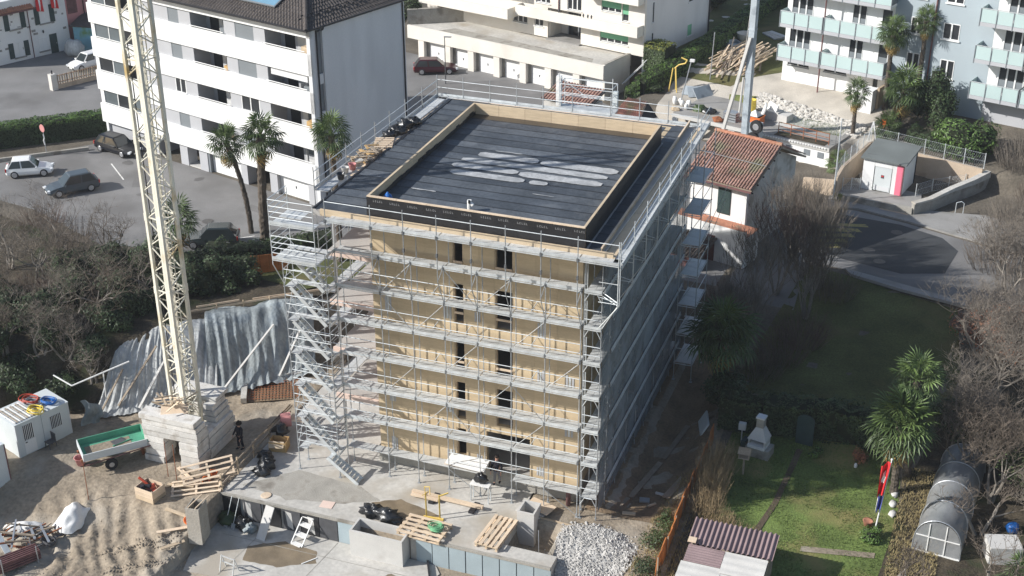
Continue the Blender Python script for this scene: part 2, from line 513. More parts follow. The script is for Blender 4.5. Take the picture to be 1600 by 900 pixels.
def height(x, y):
    q = y + 0.29 * (x - 14)
    d = toe_dist(x, y)
    bank = 0.0 if d <= 0 else 3.2 * sm(d / 4.2) - 0.7 * sm((d - 6.0) / 5)
    if y > 19.5 and x > -6:
        bank = 2.5 * sm((y - 19.5) / 2.5)
    z = bank
    wr = sm((x - 15.4) / 3.0)
    z = z * (1 - wr) + gardz(y) * wr
    if q > 46:
        w = sm((x + 1.2) / 2.6)
        q0 = 50.4 + 2.4 * sm((x - 19.6) / 1.2)      # the yard of the transformer hut is cut level into the slope
        z += w * (1.55 * sm((q - q0) / 1.2) + 1.2 * sm((q - 55) / 6.0))
    if y < 2.5:
        # dug dirt in front and beside the slab
        if x < -5.0:
            z -= 0.9 * sm((-6.0 - y) / 4.5) * sm((x + 26) / 6)
        if x > 13.0:
            z -= 1.0 * sm((-1.2 - y) / 4.0) * (1 - sm((x - 16.0) / 1.6))
        if -5.4 < x < 13.45 and y < -4.45:
            z = -1.52
        if 10.7 < x < 13.0 and -4.3 < y < -1.0:
            z = -1.3
    if (-5.4 < x < 10.5 and -4.45 <= y < 18.1) or (10.5 <= x < 13.2 and 1.25 < y < 18.1):
        z = min(z, -0.35)
    if 14.4 < x < 18.6 and y > 0.5:
        z -= 0.65 * sm((x - 14.6) / 0.9) * (1 - sm((x - 17.0) / 1.5)) * sm((y - 0.5) / 2.5) * (1 - sm((y - 17) / 3))
    return z


def rough(x, y):
    """small-scale unevenness of the open dirt"""
    if x > 19 or y > 12 or x < -26:
        return 0.0
    if -5.5 < x < 13.5 and -4.6 < y < 19:
        return 0.0
    if -5.4 < x < 13.45 and y <= -4.6:
        return 0.0
    v = Vector((x, y, 0))
    a = noise.noise(v * 0.6) * 0.12 + noise.noise(v * 1.7 + Vector((5, 1, 0))) * 0.07 + noise.noise(v * 4.5) * 0.035
    churn = sm((-7.2 - y) / 2.5) * (1 - sm((abs(x + 8.6) - 3.0) / 2.0))
    a += churn * (0.16 * noise.noise(v * 1.3 + Vector((9, 4, 0))) + 0.10 * noise.noise(v * 3.1 + Vector((2, 7, 0))) + 0.06 * noise.noise(v * 6.0))
    # wheel ruts in the mud
    k = sm((-6.0 - y) / 2.0) * (1 - sm((abs(x + 9.0) - 3.5) / 2.5))
    t = (x + 9.0) * 0.75 + (y + 9) * 0.62
    a += k * 0.07 * sin(t * 7.5 + 2.2 * noise.noise(v * 0.5))
    return a


def axis(lo, hi, bands):
    out, x = [], lo
    while x < hi - 1e-6:
        out.append(round(x, 4))
        st = 4.0
        for a, b, s in bands:
            if a <= x < b:
                st = s
                break
        x += st
    out.append(hi)
    return out


XS = axis(-100, 110, [(-16, -5, 0.125), (-24, 20, 0.25), (20, 38, 0.4), (-70, -24, 1.0), (38, 60, 1.0)])
YS = axis(-24, 190, [(-13.5, -6, 0.125), (-14, 22, 0.25), (22, 76, 0.5)])
gm = MB()
nx = len(XS)
for y in YS:
    for x in XS:
        gm.v.append((x, y, height(x, y) + rough(x, y)))
for j in range(len(YS) - 1):
    for i in range(nx - 1):
        a = j * nx + i
        gm.f.append((a, a + 1, a + nx + 1, a + nx))
go = gm.build('ground', 'dirt', smooth=True, kind='structure')
go.data.materials.append(M('earth'))
go.data.materials.append(M('dust'))
for p_ in go.data.polygons:
    c_ = p_.center
    if -26 < c_.x < 19 and c_.y < 18 and toe_dist(c_.x, c_.y) < 0.6 and c_.x - c_.y * 0.4 > -19:
        continue
    q_ = c_.y + 0.29 * (c_.x - 14)
    p_.material_index = 2 if (3 < c_.x < 22 and 50 < q_ < 64) else 1


def inside(poly, x, y):
    c = False
    n = len(poly)
    for i in range(n):
        (ax, ay), (bx, by) = poly[i], poly[(i + 1) % n]
        if (ay > y) != (by > y) and x < (bx - ax) * (y - ay) / (by - ay) + ax:
            c = not c
    return c


def sheet(name, poly, m, dz=0.02, step=0.5, kind='structure', wob=0.0):
    """a ground sheet that follows the land, cut to a polygon"""
    bm = bmesh.new()
    vs = [bm.verts.new((p[0], p[1], 0)) for p in poly]
    bm.faces.new(vs)
    xs = [p[0] for p in poly]
    ys = [p[1] for p in poly]
    x = math.floor(min(xs) / step) * step + step
    while x < max(xs):
        bmesh.ops.bisect_plane(bm, geom=bm.verts[:] + bm.edges[:] + bm.faces[:], plane_co=(x, 0, 0), plane_no=(1, 0, 0))
        x += step
    y = math.floor(min(ys) / step) * step + step
    while y < max(ys):
        bmesh.ops.bisect_plane(bm, geom=bm.verts[:] + bm.edges[:] + bm.faces[:], plane_co=(0, y, 0), plane_no=(0, 1, 0))
        y += step
    for v in bm.verts:
        v.co.z = height(v.co.x, v.co.y) + dz + (wob * noise.noise(Vector((v.co.x, v.co.y, 0)) * 0.9) if wob else 0)
    bmesh.ops.recalc_face_normals(bm, faces=bm.faces[:])
    me = bpy.data.meshes.new(name)
    bm.to_mesh(me)
    bm.free()
    if me.polygons and me.polygons[0].normal.z < 0:
        me.flip_normals()
    me.materials.append(M(m))
    return link(name, me, kind=kind)


PH = radians(-16.0)                     # the street grid around the site


def cs(s, t, o=(0, 0)):
    """street-grid coordinates: s along the facades, t away from them"""
    return (o[0] + s * cos(PH) - t * sin(PH), o[1] + s * sin(PH) + t * cos(PH))


# parking lot and the street behind it
sheet('parking_lot', [(-27.5, 15.8), (-23.5, 16.6), (-19.5, 16.3), (-15.8, 18.6), (-11.5, 21.5), (-7, 23.2), (-4.0, 25.5), (-7.5, 60.6), (-26.5, 66.2), (-30, 60), (-27.0, 36.6), (-15.6, 33.6), (-15.6, 27.2), (-39.6, 33.8), (-46, 25), (-43, 20.5), (-36, 19.4)], 'asphalt', 0.012, 1.0)
sheet('street', [(-4.0, 25.5), (20.5, 21.9 + 2.2), (20.0, 39.2), (14, 47.5), (-7.5, 60.6)], 'asphalt', 0.012, 1.0)
sheet('side_street', [(19.9, 39.9), (17.0, 35.0), (19.5, 30.6), (23.6, 29.9), (27.6, 28.8), (32.6, 27.6), (50, 22), (52, 30), (33, 36.6), (29.1, 38.1), (26.1, 39.3), (22, 40.5)], 'asphalt', 0.024, 1.0)
sheet('road_shadow', [(19.7, 39.5), (19.5, 33.5), (22.5, 31.6), (26.6, 30.6), (29.4, 31.6), (30.0, 35.6), (28.8, 37.5), (25.7, 38.9)], 'asphalt_shadow', 0.034, 1.0)  # shadow of the tiled house, painted on the road as a darker sheet
sheet('crossing_stripe', [(19.9, 37.2), (20.4, 36.9), (23.6, 37.6), (23.3, 38.1)], 'worn_yellow_paint', 0.040, 1.0)
for k in range(1, 5):
    sheet('crossing_stripe', [(19.8 + 0.06 * k, 37.2 - 1.05 * k), (20.3, 36.8 - 1.05 * k), (23.6 - 0.35 * k, 37.6 - 1.05 * k), (23.2 - 0.35 * k, 38.15 - 1.05 * k)], 'worn_yellow_paint', 0.040, 1.0)
# pavements with their kerbs


def pavement(name, poly, m='pavement', h=0.12):
    mb = MB().prism([(p[0], p[1]) for p in poly], height(*poly[0]) - 0.1, height(*poly[0]) + h)
    return mb.build(name, m, kind='structure')


pavement('pavement', [(19.6, 40.2), (22.4, 40.75), (26.2, 39.55), (29.2, 38.35), (33.2, 36.9), (36, 36.2), (37, 40), (31.5, 42.6), (26.4, 42.0), (24.6, 42.6), (20.2, 43.6)])
pavement('pavement', [(22.9, 30.1), (27.3, 28.8), (30.9, 27.7), (31.4, 27.0), (26.9, 28.1), (23.4, 29.3)], h=0.10)
MB().prism([(23.9, 41.1), (26.0, 40.7), (26.2, 41.8), (24.1, 42.2)], 2.58, 2.635).build('access_cover', 'tan_wall', kind='structure')
for (x, y) in [(25.6, 37.4), (24.1, 33.6), (25.0, 32.0), (-22.5, 22.0), (-16.8, 20.4 + 1.6), (-14.5, 54.4)]:
    MB().lathe((x, y, height(x, y) + 0.037), [(0.42, 0), (0.42, 0.006), (0.36, 0.008)], 16).build('manhole_cover', 'iron', kind='structure')
# parking marks
for (a, b) in [((-36.2, 29.4), (-33.2, 26.8)), ((-38.6, 26.7), (-35.0, 24.8)), ((-19.6, 19.4), (-17.9, 20.9)), ((-17.7, 20.3), (-16.6, 21.3)), ((-24.6, 17.6), (-22.2, 18.8))]:
    d = Vector((b[0] - a[0], b[1] - a[1], 0)).normalized()
    n = Vector((-d.y, d.x, 0)) * 0.055
    zz = 2.522
    MB().quad((a[0] - n.x, a[1] - n.y, zz), (b[0] - n.x, b[1] - n.y, zz), (b[0] + n.x, b[1] + n.y, zz), (a[0] + n.x, a[1] + n.y, zz)).build('parking_line', 'road_paint', kind='structure')

# repairs, oil spots and worn bay lines on the parking lot
for i, (x, y, a, b, r_) in enumerate(((-26, 22.5, 2.4, 1.0, 0.3), (-19.5, 25.0, 3.6, 0.8, -0.3), (-31.5, 27.0, 1.6, 2.2, 0.5), (-12.5, 27.5, 5.0, 0.7, 1.0), (-15.5, 47, 6.0, 0.8, -0.28))):
    sheet('asphalt_patch', [(x + u * a * cos(r_) - v * b * sin(r_), y + u * a * sin(r_) + v * b * cos(r_)) for u, v in ((-.5, -.5), (.5, -.5), (.5, .5), (-.5, .5))], 'asphalt_patch', 0.018 if y < 40 else 0.02, 2.0)
for i, (x, y, r) in enumerate(((-36.5, 26.2, 0.5), (-35.0, 30.0, 0.6), (-30.2, 24.6, 0.35), (-24.5, 19.2, 0.5), (-21.6, 20.6, 0.4), (-17.2, 24.0, 0.35), (-38.8, 23.4, 0.6), (-27.6, 29.0, 0.45))):
    puddle_pts = [(x + r * cos(t * pi / 3) * rnd(0.6, 1.2), y + r * sin(t * pi / 3) * rnd(0.6, 1.2)) for t in range(6)]
    MB().add([(p[0], p[1], 2.524) for p in puddle_pts], [tuple(range(6))]).build('oil_stain', 'oil_stain', kind='structure')

# gardens to the right of the site
LAWN = [(20.0, -9), (34, -9), (30.6, -2.0), (29.6, 1.5), (29.1, 9.0), (28.0, 11.0), (19.6, 12.6), (19.3, 4)]
sheet('lawn', LAWN, 'lawn', 0.015, 0.5, wob=0.02)
sheet('shaded_lawn', [(18.5, 14.5), (30.5, 12.5), (31.4, 20), (30.6, 27.2), (26.9, 28.1), (23.3, 29.3), (20.5, 30), (19.4, 22)], 'shade_tinted_lawn', 0.015, 0.5, wob=0.03)
sheet('planting_bed', [(28.3, -9), (29.6, 9.5), (32.5, 22), (33, 26.5), (60, 18), (60, -12)], 'leaf_litter', 0.03, 0.7, wob=0.05)
sheet('soil_strip', [(13.6, 0.8), (18.4, 0.8), (18.4, 20), (13.6, 19.2)], 'mud', 0.02, 0.5)
sheet('thicket_floor', [(-34, -6), (-22.0, -5.6), (-20.7, -1.8), (-17.2, -0.4), (-16.2, 3.2), (-14.2, 6.6), (-10.2, 10.2), (-7.2, 13.8), (-5.8, 17.0), (-5.0, 23.0), (-8, 22.4), (-12, 20.8), (-15.8, 18.0), (-19.5, 15.8), (-23.5, 16.0), (-28, 15.2), (-40, 18)], 'leaf_litter', 0.16, 0.5, wob=0.05)
sheet('verge', [(-9.8, 12.6), (-7.0, 15.4), (-6.6, 18.5), (-11.5, 20.2), (-14.8, 17.6), (-13.5, 14.0)], 'shade_tinted_lawn', 0.24, 0.5, wob=0.04)
sheet('garden_lawn', [(0.4, 62.0), (8.4, 59.8), (14.5, 66), (30, 98), (4, 104), (-2, 80)], 'shade_tinted_lawn', 0.02, 1.5)
sheet('weedy_bank', [(9.5, 53.6), (18.6, 50.9), (19.0, 53.4), (12.6, 55.4), (11.0, 58.4), (8.6, 58.6)], 'lawn', 0.03, 0.6, wob=0.05)
sheet('house_street', [(-47, 29.5), (-42, 36), (-30, 60), (-34, 90), (-80, 76), (-72, 40)], 'asphalt', 0.012, 2.0)
sheet('garden_path', [(22.9, 4.6), (23.3, 9.8), (23.65, 9.8), (23.2, 4.6)], 'soil', 0.045, 0.4)
sheet('garden_path', [(22.0, -0.4), (22.9, 4.6), (23.2, 4.6), (22.35, -0.4)], 'soil', 0.045, 0.4)
sheet('dirt_path', [(25.0, 1.0), (28.6, 1.7), (28.6, 2.15), (25.0, 1.45)], 'dirt', 0.05, 0.4)

# concrete of the site: the slab in front of the building, the low floor below it
slab = MB()
slab.box(-5.5, 2.62, -4.5, 1.2, -1.6, 0.0)
slab.box(2.62, 5.78, -4.12, 1.2, -1.6, 0.0)
slab.box(5.78, 10.6, -4.5, 1.2, -1.6, 0.0)
slab.box(10.6, 13.5, -4.5, -3.55, -1.6, 0.0)
slab.box(-5.5, 13.3, 1.2, 18.2, -0.6, 0.0)
slab.build('concrete_slab', 'concrete', kind='structure')
lf = MB()
lf.prism([(-5.3, -4.6), (7.2, -4.6), (7.7, -5.2), (6.6, -9), (-4.9, -9.5), (-5.6, -7.2)], -1.6, -1.46)
lf.build('concrete_floor', 'concrete', kind='structure')


def puddle(name, pts, z, m='wet_concrete', seed=1):
    """flat stain with a ragged rim"""
    n = len(pts)
    out = []
    for i in range(n):
        a, b = Vector((*pts[i], 0)), Vector((*pts[(i + 1) % n], 0))
        for k in range(6):
            p = a.lerp(b, k / 6)
            w = noise.noise(p * 1.7 + Vector((seed, 0, 0))) * 0.16
            out.append((p.x + w, p.y + noise.noise(p * 1.9 + Vector((0, seed, 3))) * 0.16, z))
    return MB().add(out, [tuple(range(len(out)))]).build(name, m, kind='structure')


puddle('wet_stain', [(2.6, -2.6), (4.0, -1.75), (6.2, -2.3), (7.4, -3.0), (6.3, -3.4), (4.4, -3.2)], 0.004)
puddle('wet_stain', [(-2.9, -6.6), (-1.2, -5.6), (0.9, -5.7), (1.3, -6.6), (-0.4, -7.6), (-2.4, -7.7)], -1.456, seed=4)
puddle('wet_stain', [(4.6, -6.7), (5.4, -6.1), (6.6, -6.3), (6.7, -6.9), (5.6, -7.3)], -1.456, seed=8)
puddle('dirt_film', [(-4.8, -3.6), (-2.5, -1.2), (1.5, -1.4), (3.0, -2.3), (1.0, -3.3), (-1.8, -3.9)], 0.003, 'old_concrete', seed=12)
# joints cut in the low floor
for p, q in [((-4.6, -6.1), (6.9, -5.95)), ((-2.6, -4.7), (-3.0, -9.2)), ((1.6, -4.7), (1.2, -9.2)), ((5.0, -6.6), (4.9, -9))]:
    d = Vector((q[0] - p[0], q[1] - p[1], 0)).normalized() * 0.02
    MB().quad((p[0] + d.y, p[1] - d.x, -1.452), (q[0] + d.y, q[1] - d.x, -1.452), (q[0] - d.y, q[1] + d.x, -1.452), (p[0] - d.y, p[1] + d.x, -1.452)).build('floor_joint', 'old_concrete', kind='structure')

# insulation panels on the front of the slab edge, each a panel of its own
rw = thing('retaining_wall', 'concrete slab edge clad with grey insulation panels facing the low floor', 'wall', (0, -4.5, 0))
B(6.12, 13.45, -0.02, -0.003, -1.55, -0.11).build('backing', 'membrane', rw)
x = 6.15
while x < 13.3:
    w = 0.93
    B(x, x + w - 0.055, -0.10 - rnd(0, 0.02), -0.022, -1.55, -0.12).build('panel', 'insulation', rw)
    x += w
for x in (1.62,):
    B(x, x + 0.97, -0.10, -0.005, -1.45, -0.12).build('panel', 'insulation', rw)
for i, x in enumerate((-5.4, -4.1, -2.9, -1.7, -0.6, 0.5)):
    B(x, x + 1.05, -0.09, -0.005, -1.45, -0.1).build('panel', ('membrane', 'dark_grey')[i % 2], rw)
for x, w in ((-3.9, 0.28), (-1.45, 0.34), (-0.1, 0.3)):
    MB().quad((x, -0.095, -1.2), (x + w, -0.095, -1.4), (x + w * 0.8, -0.095, -0.3), (x - 0.1, -0.095, -0.25)).build('plaster_smear', 'light_concrete', rw)
B(-5.5, 2.6, -0.14, -0.0, -0.10, 0.035).build('coping', 'old_concrete', rw)
B(5.8, 13.5, -0.14, -0.0, -0.10, 0.035).build('coping', 'old_concrete', rw)
# ---------------------------------------------------------------- the building under construction
FZ = [1.0 + 2.92 * k for k in range(5)]          # floor levels
bld = thing('apartment_block', 'timber panel apartment block under construction with flat black roof', 'building', (0, 0, 0))
YW, WX0, WX1, YB = 1.15, 1.5, 13.1, 18.0
C1, C2 = (6.12, 6.72), (8.42, 9.42)              # the two columns of tall openings


def panel(x0, x1, z0, z1, y=YW):
    e = 0.0025
    return B(x0 + e, x1 - e, y - rnd(0, 0.005), y + 0.28, z0 + e, z1 - e).build('wall_panel', 'panel_wood', bld)


for k, z in enumerate(FZ):
    zt = z + 2.92
    hw = z + 2.32
    for a, b in ((WX0, 2.95), (2.95, 4.55), (4.55, C1[0])):
        panel(a, b, z, zt)
    if k == 0:
        panel(C1[1], 7.86, z, zt)
        panel(7.86, 10.35, z + 2.45, zt)
        panel(10.35, 11.8, z, zt)
        panel(C1[0], C1[1], z, z + 0.55)
    else:
        panel(C1[1], 7.55, z, zt)
        panel(7.55, C2[0], z, zt)
        panel(C2[0], C2[1], hw, zt)
        panel(C2[1], 10.6, z, zt)
        panel(10.6, 11.8, z, zt)
    panel(C1[0], C1[1], hw, zt)
    panel(11.8, WX1, z, zt)
    # frames of the openings, safety boards across them
    for a in ((C1, C2) if k else (C1,)):
        f = MB()
        z0 = z if k else z + 0.55
        f.box(a[0] + 0.004, a[0] + 0.05, YW + 0.02, YW + 0.26, z0, hw)
        f.box(a[1] - 0.05, a[1] - 0.004, YW + 0.02, YW + 0.26, z0, hw)
        f.box(a[0] + 0.05, a[1] - 0.05, YW + 0.02, YW + 0.26, hw - 0.05, hw - 0.004)
        f.build('opening_frame', 'timber', bld)
        if k:
            g = MB()
            g.box(a[0] + 0.05, a[1] - 0.05, YW - 0.03, YW - 0.005, z + 0.55, z + 0.68)
            g.build('safety_board', 'pale_timber', bld)
    # inner slab, walls of the rooms behind the openings
    B(WX0 + 0.3, WX1 - 0.3, YW + 0.285, YB - 0.3, z - 0.22, z - 0.004).build('floor_slab', 'slab_grey', bld)
    B(WX0 + 0.3, WX1 - 0.3, 5.2, 5.4, z, zt - 0.23).build('inner_wall', 'slab_grey', bld)
    for x in (5.2, 7.3, 10.7):
        B(x, x + 0.12, YW + 0.29, 5.19, z, zt - 0.23).build('inner_wall', 'slab_grey', bld)
    # side and rear walls
    for j in range(6):
        y0 = YW + 0.285 + j * 2.76
        B(WX1 - 0.28, WX1 + rnd(0, 0.01), y0 + 0.006, y0 + 2.754, z + 0.006, zt - 0.006).build('side_panel', 'panel_wood', bld)
        B(WX0, WX0 + 0.28, y0 + 0.006, y0 + 2.754, z + 0.006, zt - 0.006).build('side_panel', 'render_pink', bld)
    B(WX0, WX1, YB, YB + 0.28, z + 0.006, zt - 0.006).build('rear_panel', 'panel_wood', bld)
    # grey sealing tape where panels meet
    if k < 4:
        for x, w in ((2.2, 0.4), (5.55, 0.5), (7.3, 0.35), (10.75, 0.4), (12.3, 0.5)):
            if (k + int(x * 10)) % 3:
                hgt = rnd(0.55, 0.95)
                for q in range(3):
                    B(x + q * w / 3, x + (q + 0.7) * w / 3, YW - 0.022, YW - 0.014, z + 0.9 - hgt, z + 0.9 + rnd(-0.1, 0.12)).build('primer_patch', 'galvanised' if q % 2 else 'grey_render', bld)
# dark plinth under the ground floor
B(WX0 - 0.2, WX1 - 0.02, YW + 0.12, YB, 0.0, 0.98).build('plinth', 'old_concrete', bld)
# balcony slabs with pink soffits on the left wing
for k, z in enumerate(FZ[1:] + [15.2]):
    B(-1.15, WX0 - 0.004, 1.35, 17.6, z - 0.22, z - 0.02).build('balcony_slab', 'slab_grey', bld)
    B(-1.15, WX0 - 0.004, 1.22, 1.345, z - 0.26, z + 0.02).build('slab_edge', 'render_pink', bld)
    B(-1.15, WX0 - 0.004, 1.35, 17.6, z - 0.245, z - 0.224).build('soffit', 'render_pink', bld)
    if k < 4:
        B(-0.3, WX0 - 0.004, 6.2, 6.45, z, z + 2.65).build('balcony_wall', 'render_pink', bld)
for (x, y) in ((-0.9, 1.7), (-0.9, 7.5), (-0.9, 13.5)):
    MB().tube((x, y, 0), (x, y, 15), 0.055, n=8).build('prop', 'galvanised', bld)

# ---- roof
RZ = 15.56
B(-1.12, 14.45, 0.06, 18.45, 15.22, RZ).build('roof_slab', 'slab_grey', bld)
for i in range(4):
    B(-0.65 + i * 3.9, -0.65 + (i + 1) * 3.9 - 0.012, -0.06, 0.05, 15.3 + rnd(0, 0.012), 15.66).build('fascia', 'timber', bld)
# bitumen strips, each lapped over the next
SKEW = -0.018


def strip(x0, x1, y, w, z, m='bitumen'):
    mb = MB()
    lap = 0.03
    n = max(2, int((x1 - x0) / 1.2))
    fn = lambda u, v: (x0 + (x1 - x0) * u + SKEW * (y + v * (w + 0.08)), y + v * (w + 0.08) + 0.012 * noise.noise(Vector((u * 9, y, v))), z + lap * v + 0.010 * noise.noise(Vector((u * 12, y * 1.7, v * 3))) + 0.006)
    mb.grid(fn, n, 2)
    # the rolled lap edge
    mb.grid(lambda u, v: (x0 + (x1 - x0) * u + SKEW * (y + w + 0.08), y + w + 0.08 + 0.012 * noise.noise(Vector((u * 9, y, 1))), z + lap * (1 - v) + 0.006 + 0.010 * noise.noise(Vector((u * 12, y * 1.7, 3))) * (1 - v)), n, 1)
    sm_ = MB().grid(lambda u, v: (x0 + (x1 - x0) * u + SKEW * (y + w + 0.08), y + w + 0.05 + 0.085 * v + 0.014 * noise.noise(Vector((u * 11, y, 5 + v))), z + 0.044), n, 1)
    sm_.build('seam', 'membrane', bld)
    return mb.build('roof_strip', m, bld, smooth=False)


for i in range(16):                                # inside the upstand
    y = 0.36 + i * 0.93
    strip(2.08, 13.34, y, 0.93, 16.02, 'wet_bitumen' if i == 15 else ('bitumen', 'pale_bitumen', 'bitumen')[i % 3])
for i in range(19):                                # left walkway
    strip(-1.05, 1.86, 0.1 + i * 0.96, 0.96, RZ, ('bitumen', 'pale_bitumen', 'bitumen', 'bitumen')[i % 4])
for i in range(19):                                # right walkway
    strip(13.6, 14.28, 0.1 + i * 0.96, 0.96, RZ)
for i in range(3):                                 # behind
    strip(1.86, 13.6, 15.45 + i * 0.93, 0.93, RZ)
B(1.86, 13.6, 0.08, 0.15, RZ, RZ + 0.012).build('roof_strip', 'bitumen', bld)
# dark rolled edge of the left walkway, pale boards outside it
B(-1.17, -1.05, 0.1, 18.4, RZ, RZ + 0.06).build('edge_roll', 'membrane', bld)
# the raised upstand round the middle: board faces and black membrane outside
PX0, PX1, PY0, PY1, PZ0, PZ1 = 1.95, 13.46, 0.16, 15.30, RZ, 16.69
T = 0.12


def px(x, y):
    return x + SKEW * y


def run(name, m, pts, z0, z1, dx=0.0):
    mb = MB().prism(pts, z0, z1)
    return mb.build(name, m, bld)


nseg = 7
for i in range(nseg):
    a, b = PX0 + (PX1 - PX0) * i / nseg, PX0 + (PX1 - PX0) * (i + 1) / nseg - 0.014
    B(a, b, PY0 + 0.02, PY0 + T, PZ0, PZ1 - 0.04).build('upstand_board', 'timber', bld)
    B(a, b, PY0 - 0.02, PY0 + T + 0.02, PZ1 - 0.04, PZ1 + rnd(0, 0.008)).build('upstand_cap', 'pale_timber', bld)
    B(px(a, PY1), px(b, PY1), PY1 - T, PY1, PZ0, PZ1).build('upstand_board', 'timber', bld)
for i in range(8):
    ya, yb = PY0 + T + (PY1 - PY0 - 2 * T) * i / 8, PY0 + T + (PY1 - PY0 - 2 * T) * (i + 1) / 8 - 0.014
    for x in (PX0, PX1 - T):
        run('upstand_board', 'timber', [(px(x, ya), ya), (px(x + T, ya), ya), (px(x + T, yb), yb), (px(x, yb), yb)], PZ0, PZ1 + (0 if x == PX0 else 0.0) + rnd(0, 0.006))
# membrane skirts
B(PX0 - 0.012, PX1 + 0.02, PY0 + 0.0, PY0 + 0.018, PZ0, PZ1 - 0.05).build('membrane_skirt', 'membrane', bld)
B(PX0 - 0.02, PX1 + 0.03, PY0 - 0.03, PY0 - 0.002, PZ0 + 0.02, PZ0 + 0.52).build('membrane_skirt', 'membrane', bld)
run('membrane_skirt', 'membrane', [(px(PX1 + 0.002, PY0 + T), PY0 + T), (px(PX1 + 0.03, PY0 + T), PY0 + T), (px(PX1 + 0.03, PY1), PY1), (px(PX1 + 0.002, PY1), PY1)], PZ0, PZ1 - 0.03)
run('membrane_skirt', 'membrane', [(px(PX0 + T + 0.002, PY0 + T), PY0 + T + 0.1), (px(PX0 + T + 0.03, PY0 + T), PY0 + T + 0.1), (px(PX0 + T + 0.03, PY1), PY1 - T), (px(PX0 + T + 0.002, PY1), PY1 - T)], PZ0, 16.2)
# ragged foot of the black membrane along the pale boards
for s in range(26):
    y = 0.5 + s * 0.56
    MB().obox((px(PX0 + T + 0.04, y), y, 16.22 + rnd(-0.05, 0.06)), (0.03, rnd(0.4, 0.7), rnd(0.05, 0.16))).build('membrane_rag', 'membrane', bld)
# the maker's repeated lettering on the membrane, too small to read: groups of short strokes
pm = MB()
x = PX0 + 0.35
g = 0
while x < PX1 - 0.5:
    zz = PZ1 - 0.30 + 0.02 * sin(x)
    for q in range(5):
        w = rnd(0.05, 0.085)
        pm.box(x + q * 0.115, x + q * 0.115 + w, PY0 - 0.006, PY0 - 0.001, zz, zz + 0.025)
        pm.box(x + q * 0.115, x + q * 0.115 + 0.024, PY0 - 0.006, PY0 - 0.001, zz + 0.026, zz + 0.105)
        if q % 2:
            pm.box(x + q * 0.115 + 0.03, x + q * 0.115 + w, PY0 - 0.006, PY0 - 0.001, zz + 0.08, zz + 0.105)
    x += 0.92 + 0.05 * (g % 3)
    g += 1
o = pm.build('membrane_print', 'print_white', bld)
# pale dry lime bands left where water stood
for (x0, x1, y, w) in ((4.5, 8.0, 9.0, 0.72), (8.15, 12.5, 8.95, 0.78), (3.9, 12.2, 8.0, 0.66), (3.7, 7.5, 7.1, 0.62), (7.6, 12.2, 7.0, 0.74), (4.0, 8.2, 6.1, 0.66), (8.5, 9.5, 6.1, 0.5), (5.2, 6.8, 9.75, 0.12), (9.2, 10.4, 4.6, 0.08), (3.0, 4.4, 3.2, 0.10)):
    top, bot = [], []
    n = int((x1 - x0) / 0.12)
    for i in range(n + 1):
        u = i / n
        e = min(1, 14 * u, 14 * (1 - u))
        xx = x0 + (x1 - x0) * u
        top.append((xx, y + (w / 2) * (0.45 + 0.55 * e) + 0.05 * noise.noise(Vector((xx * 2.3, y, 0))), 16.084 + 0.001 * w))
        bot.append((xx, y - (w / 2) * (0.45 + 0.55 * e) + 0.05 * noise.noise(Vector((xx * 2.1, y, 9))), 16.084 + 0.001 * w))
    mb = MB()
    mb.add(bot + top, [(i, i + 1, n + 2 + i, n + 1 + i) for i in range(n)])
    mb.build('lime_residue', 'lime_residue', bld)
# ledge boards along the right edge, low curb inside it
for i in range(7):
    y0 = -0.05 + i * 2.72
    run('ledge_board', 'timber', [(14.52 + SKEW * y0, y0), (15.02 + SKEW * y0, y0), (15.02 + SKEW * (y0 + 2.7), y0 + 2.7), (14.52 + SKEW * (y0 + 2.7), y0 + 2.7)], 15.40, 15.47)
    run('curb_board', 'old_board', [(14.30 + SKEW * y0, y0 + 0.1), (14.34 + SKEW * y0, y0 + 0.1), (14.34 + SKEW * (y0 + 2.7), y0 + 2.8), (14.30 + SKEW * (y0 + 2.7), y0 + 2.8)], 15.5, 15.80)
    run('curb_cap', 'pale_timber', [(14.28 + SKEW * y0, y0 + 0.1), (14.37 + SKEW * y0, y0 + 0.1), (14.37 + SKEW * (y0 + 2.7), y0 + 2.8), (14.28 + SKEW * (y0 + 2.7), y0 + 2.8)], 15.80, 15.83)
for i in range(5):
    B(-1.45, -1.19, 5.0 + 2.7 * i, 7.68 + 2.7 * i, 15.46, 15.50).build('ledge_board', 'pale_timber', bld)
    B(-1.18 + 3.2 * i, 1.98 + 3.2 * i, 18.46, 18.75, 15.46, 15.52).build('ledge_board', 'pale_timber', bld)
# vent pipe and a blue ball left on the roof
vp = MB()
vp.tube((6.95, 1.55, 16.0), (6.95, 1.55, 16.62), 0.115, n=12)
vp.tube((6.95, 1.55, 16.55), (7.17, 1.50, 16.38), 0.075, 0.09, n=10)
o = vp.build('vent_pipe', 'white_plastic', bld, smooth=False)
MB().tube((6.985, 1.44, 16.5), (6.985, 1.44, 16.66), 0.06, n=8).build('pipe_mouth', 'black_metal', o)
bb = MB()
bb.lathe((2.55, 1.35, 16.04), [(0.10, 0), (0.2, 0.07), (0.235, 0.18), (0.2, 0.3), (0.11, 0.38), (0.06, 0.40), (0.06, 0.46)], 14)
link('gas_bottle', bb.mesh('gas_bottle', 'blue_plastic', True), None, label='round blue gas bottle in the corner of the black roof', cat='gas bottle')

# ---------------------------------------------------------------- scaffold helpers
TR = 0.027
POSTX = [0.0, 2.53, 4.31, 6.11, 7.93, 9.73, 11.55, 13.40]
DK = [1.42, 3.42, 5.42, 7.42, 9.42, 11.42, 13.42]
MESHES = {}


def mesh_of(key, fn, m, smooth=False):
    if key not in MESHES:
        mb = MB()
        fn(mb)
        MESHES[key] = mb.mesh(key if isinstance(key, str) else key[0], m, smooth)
    return MESHES[key]


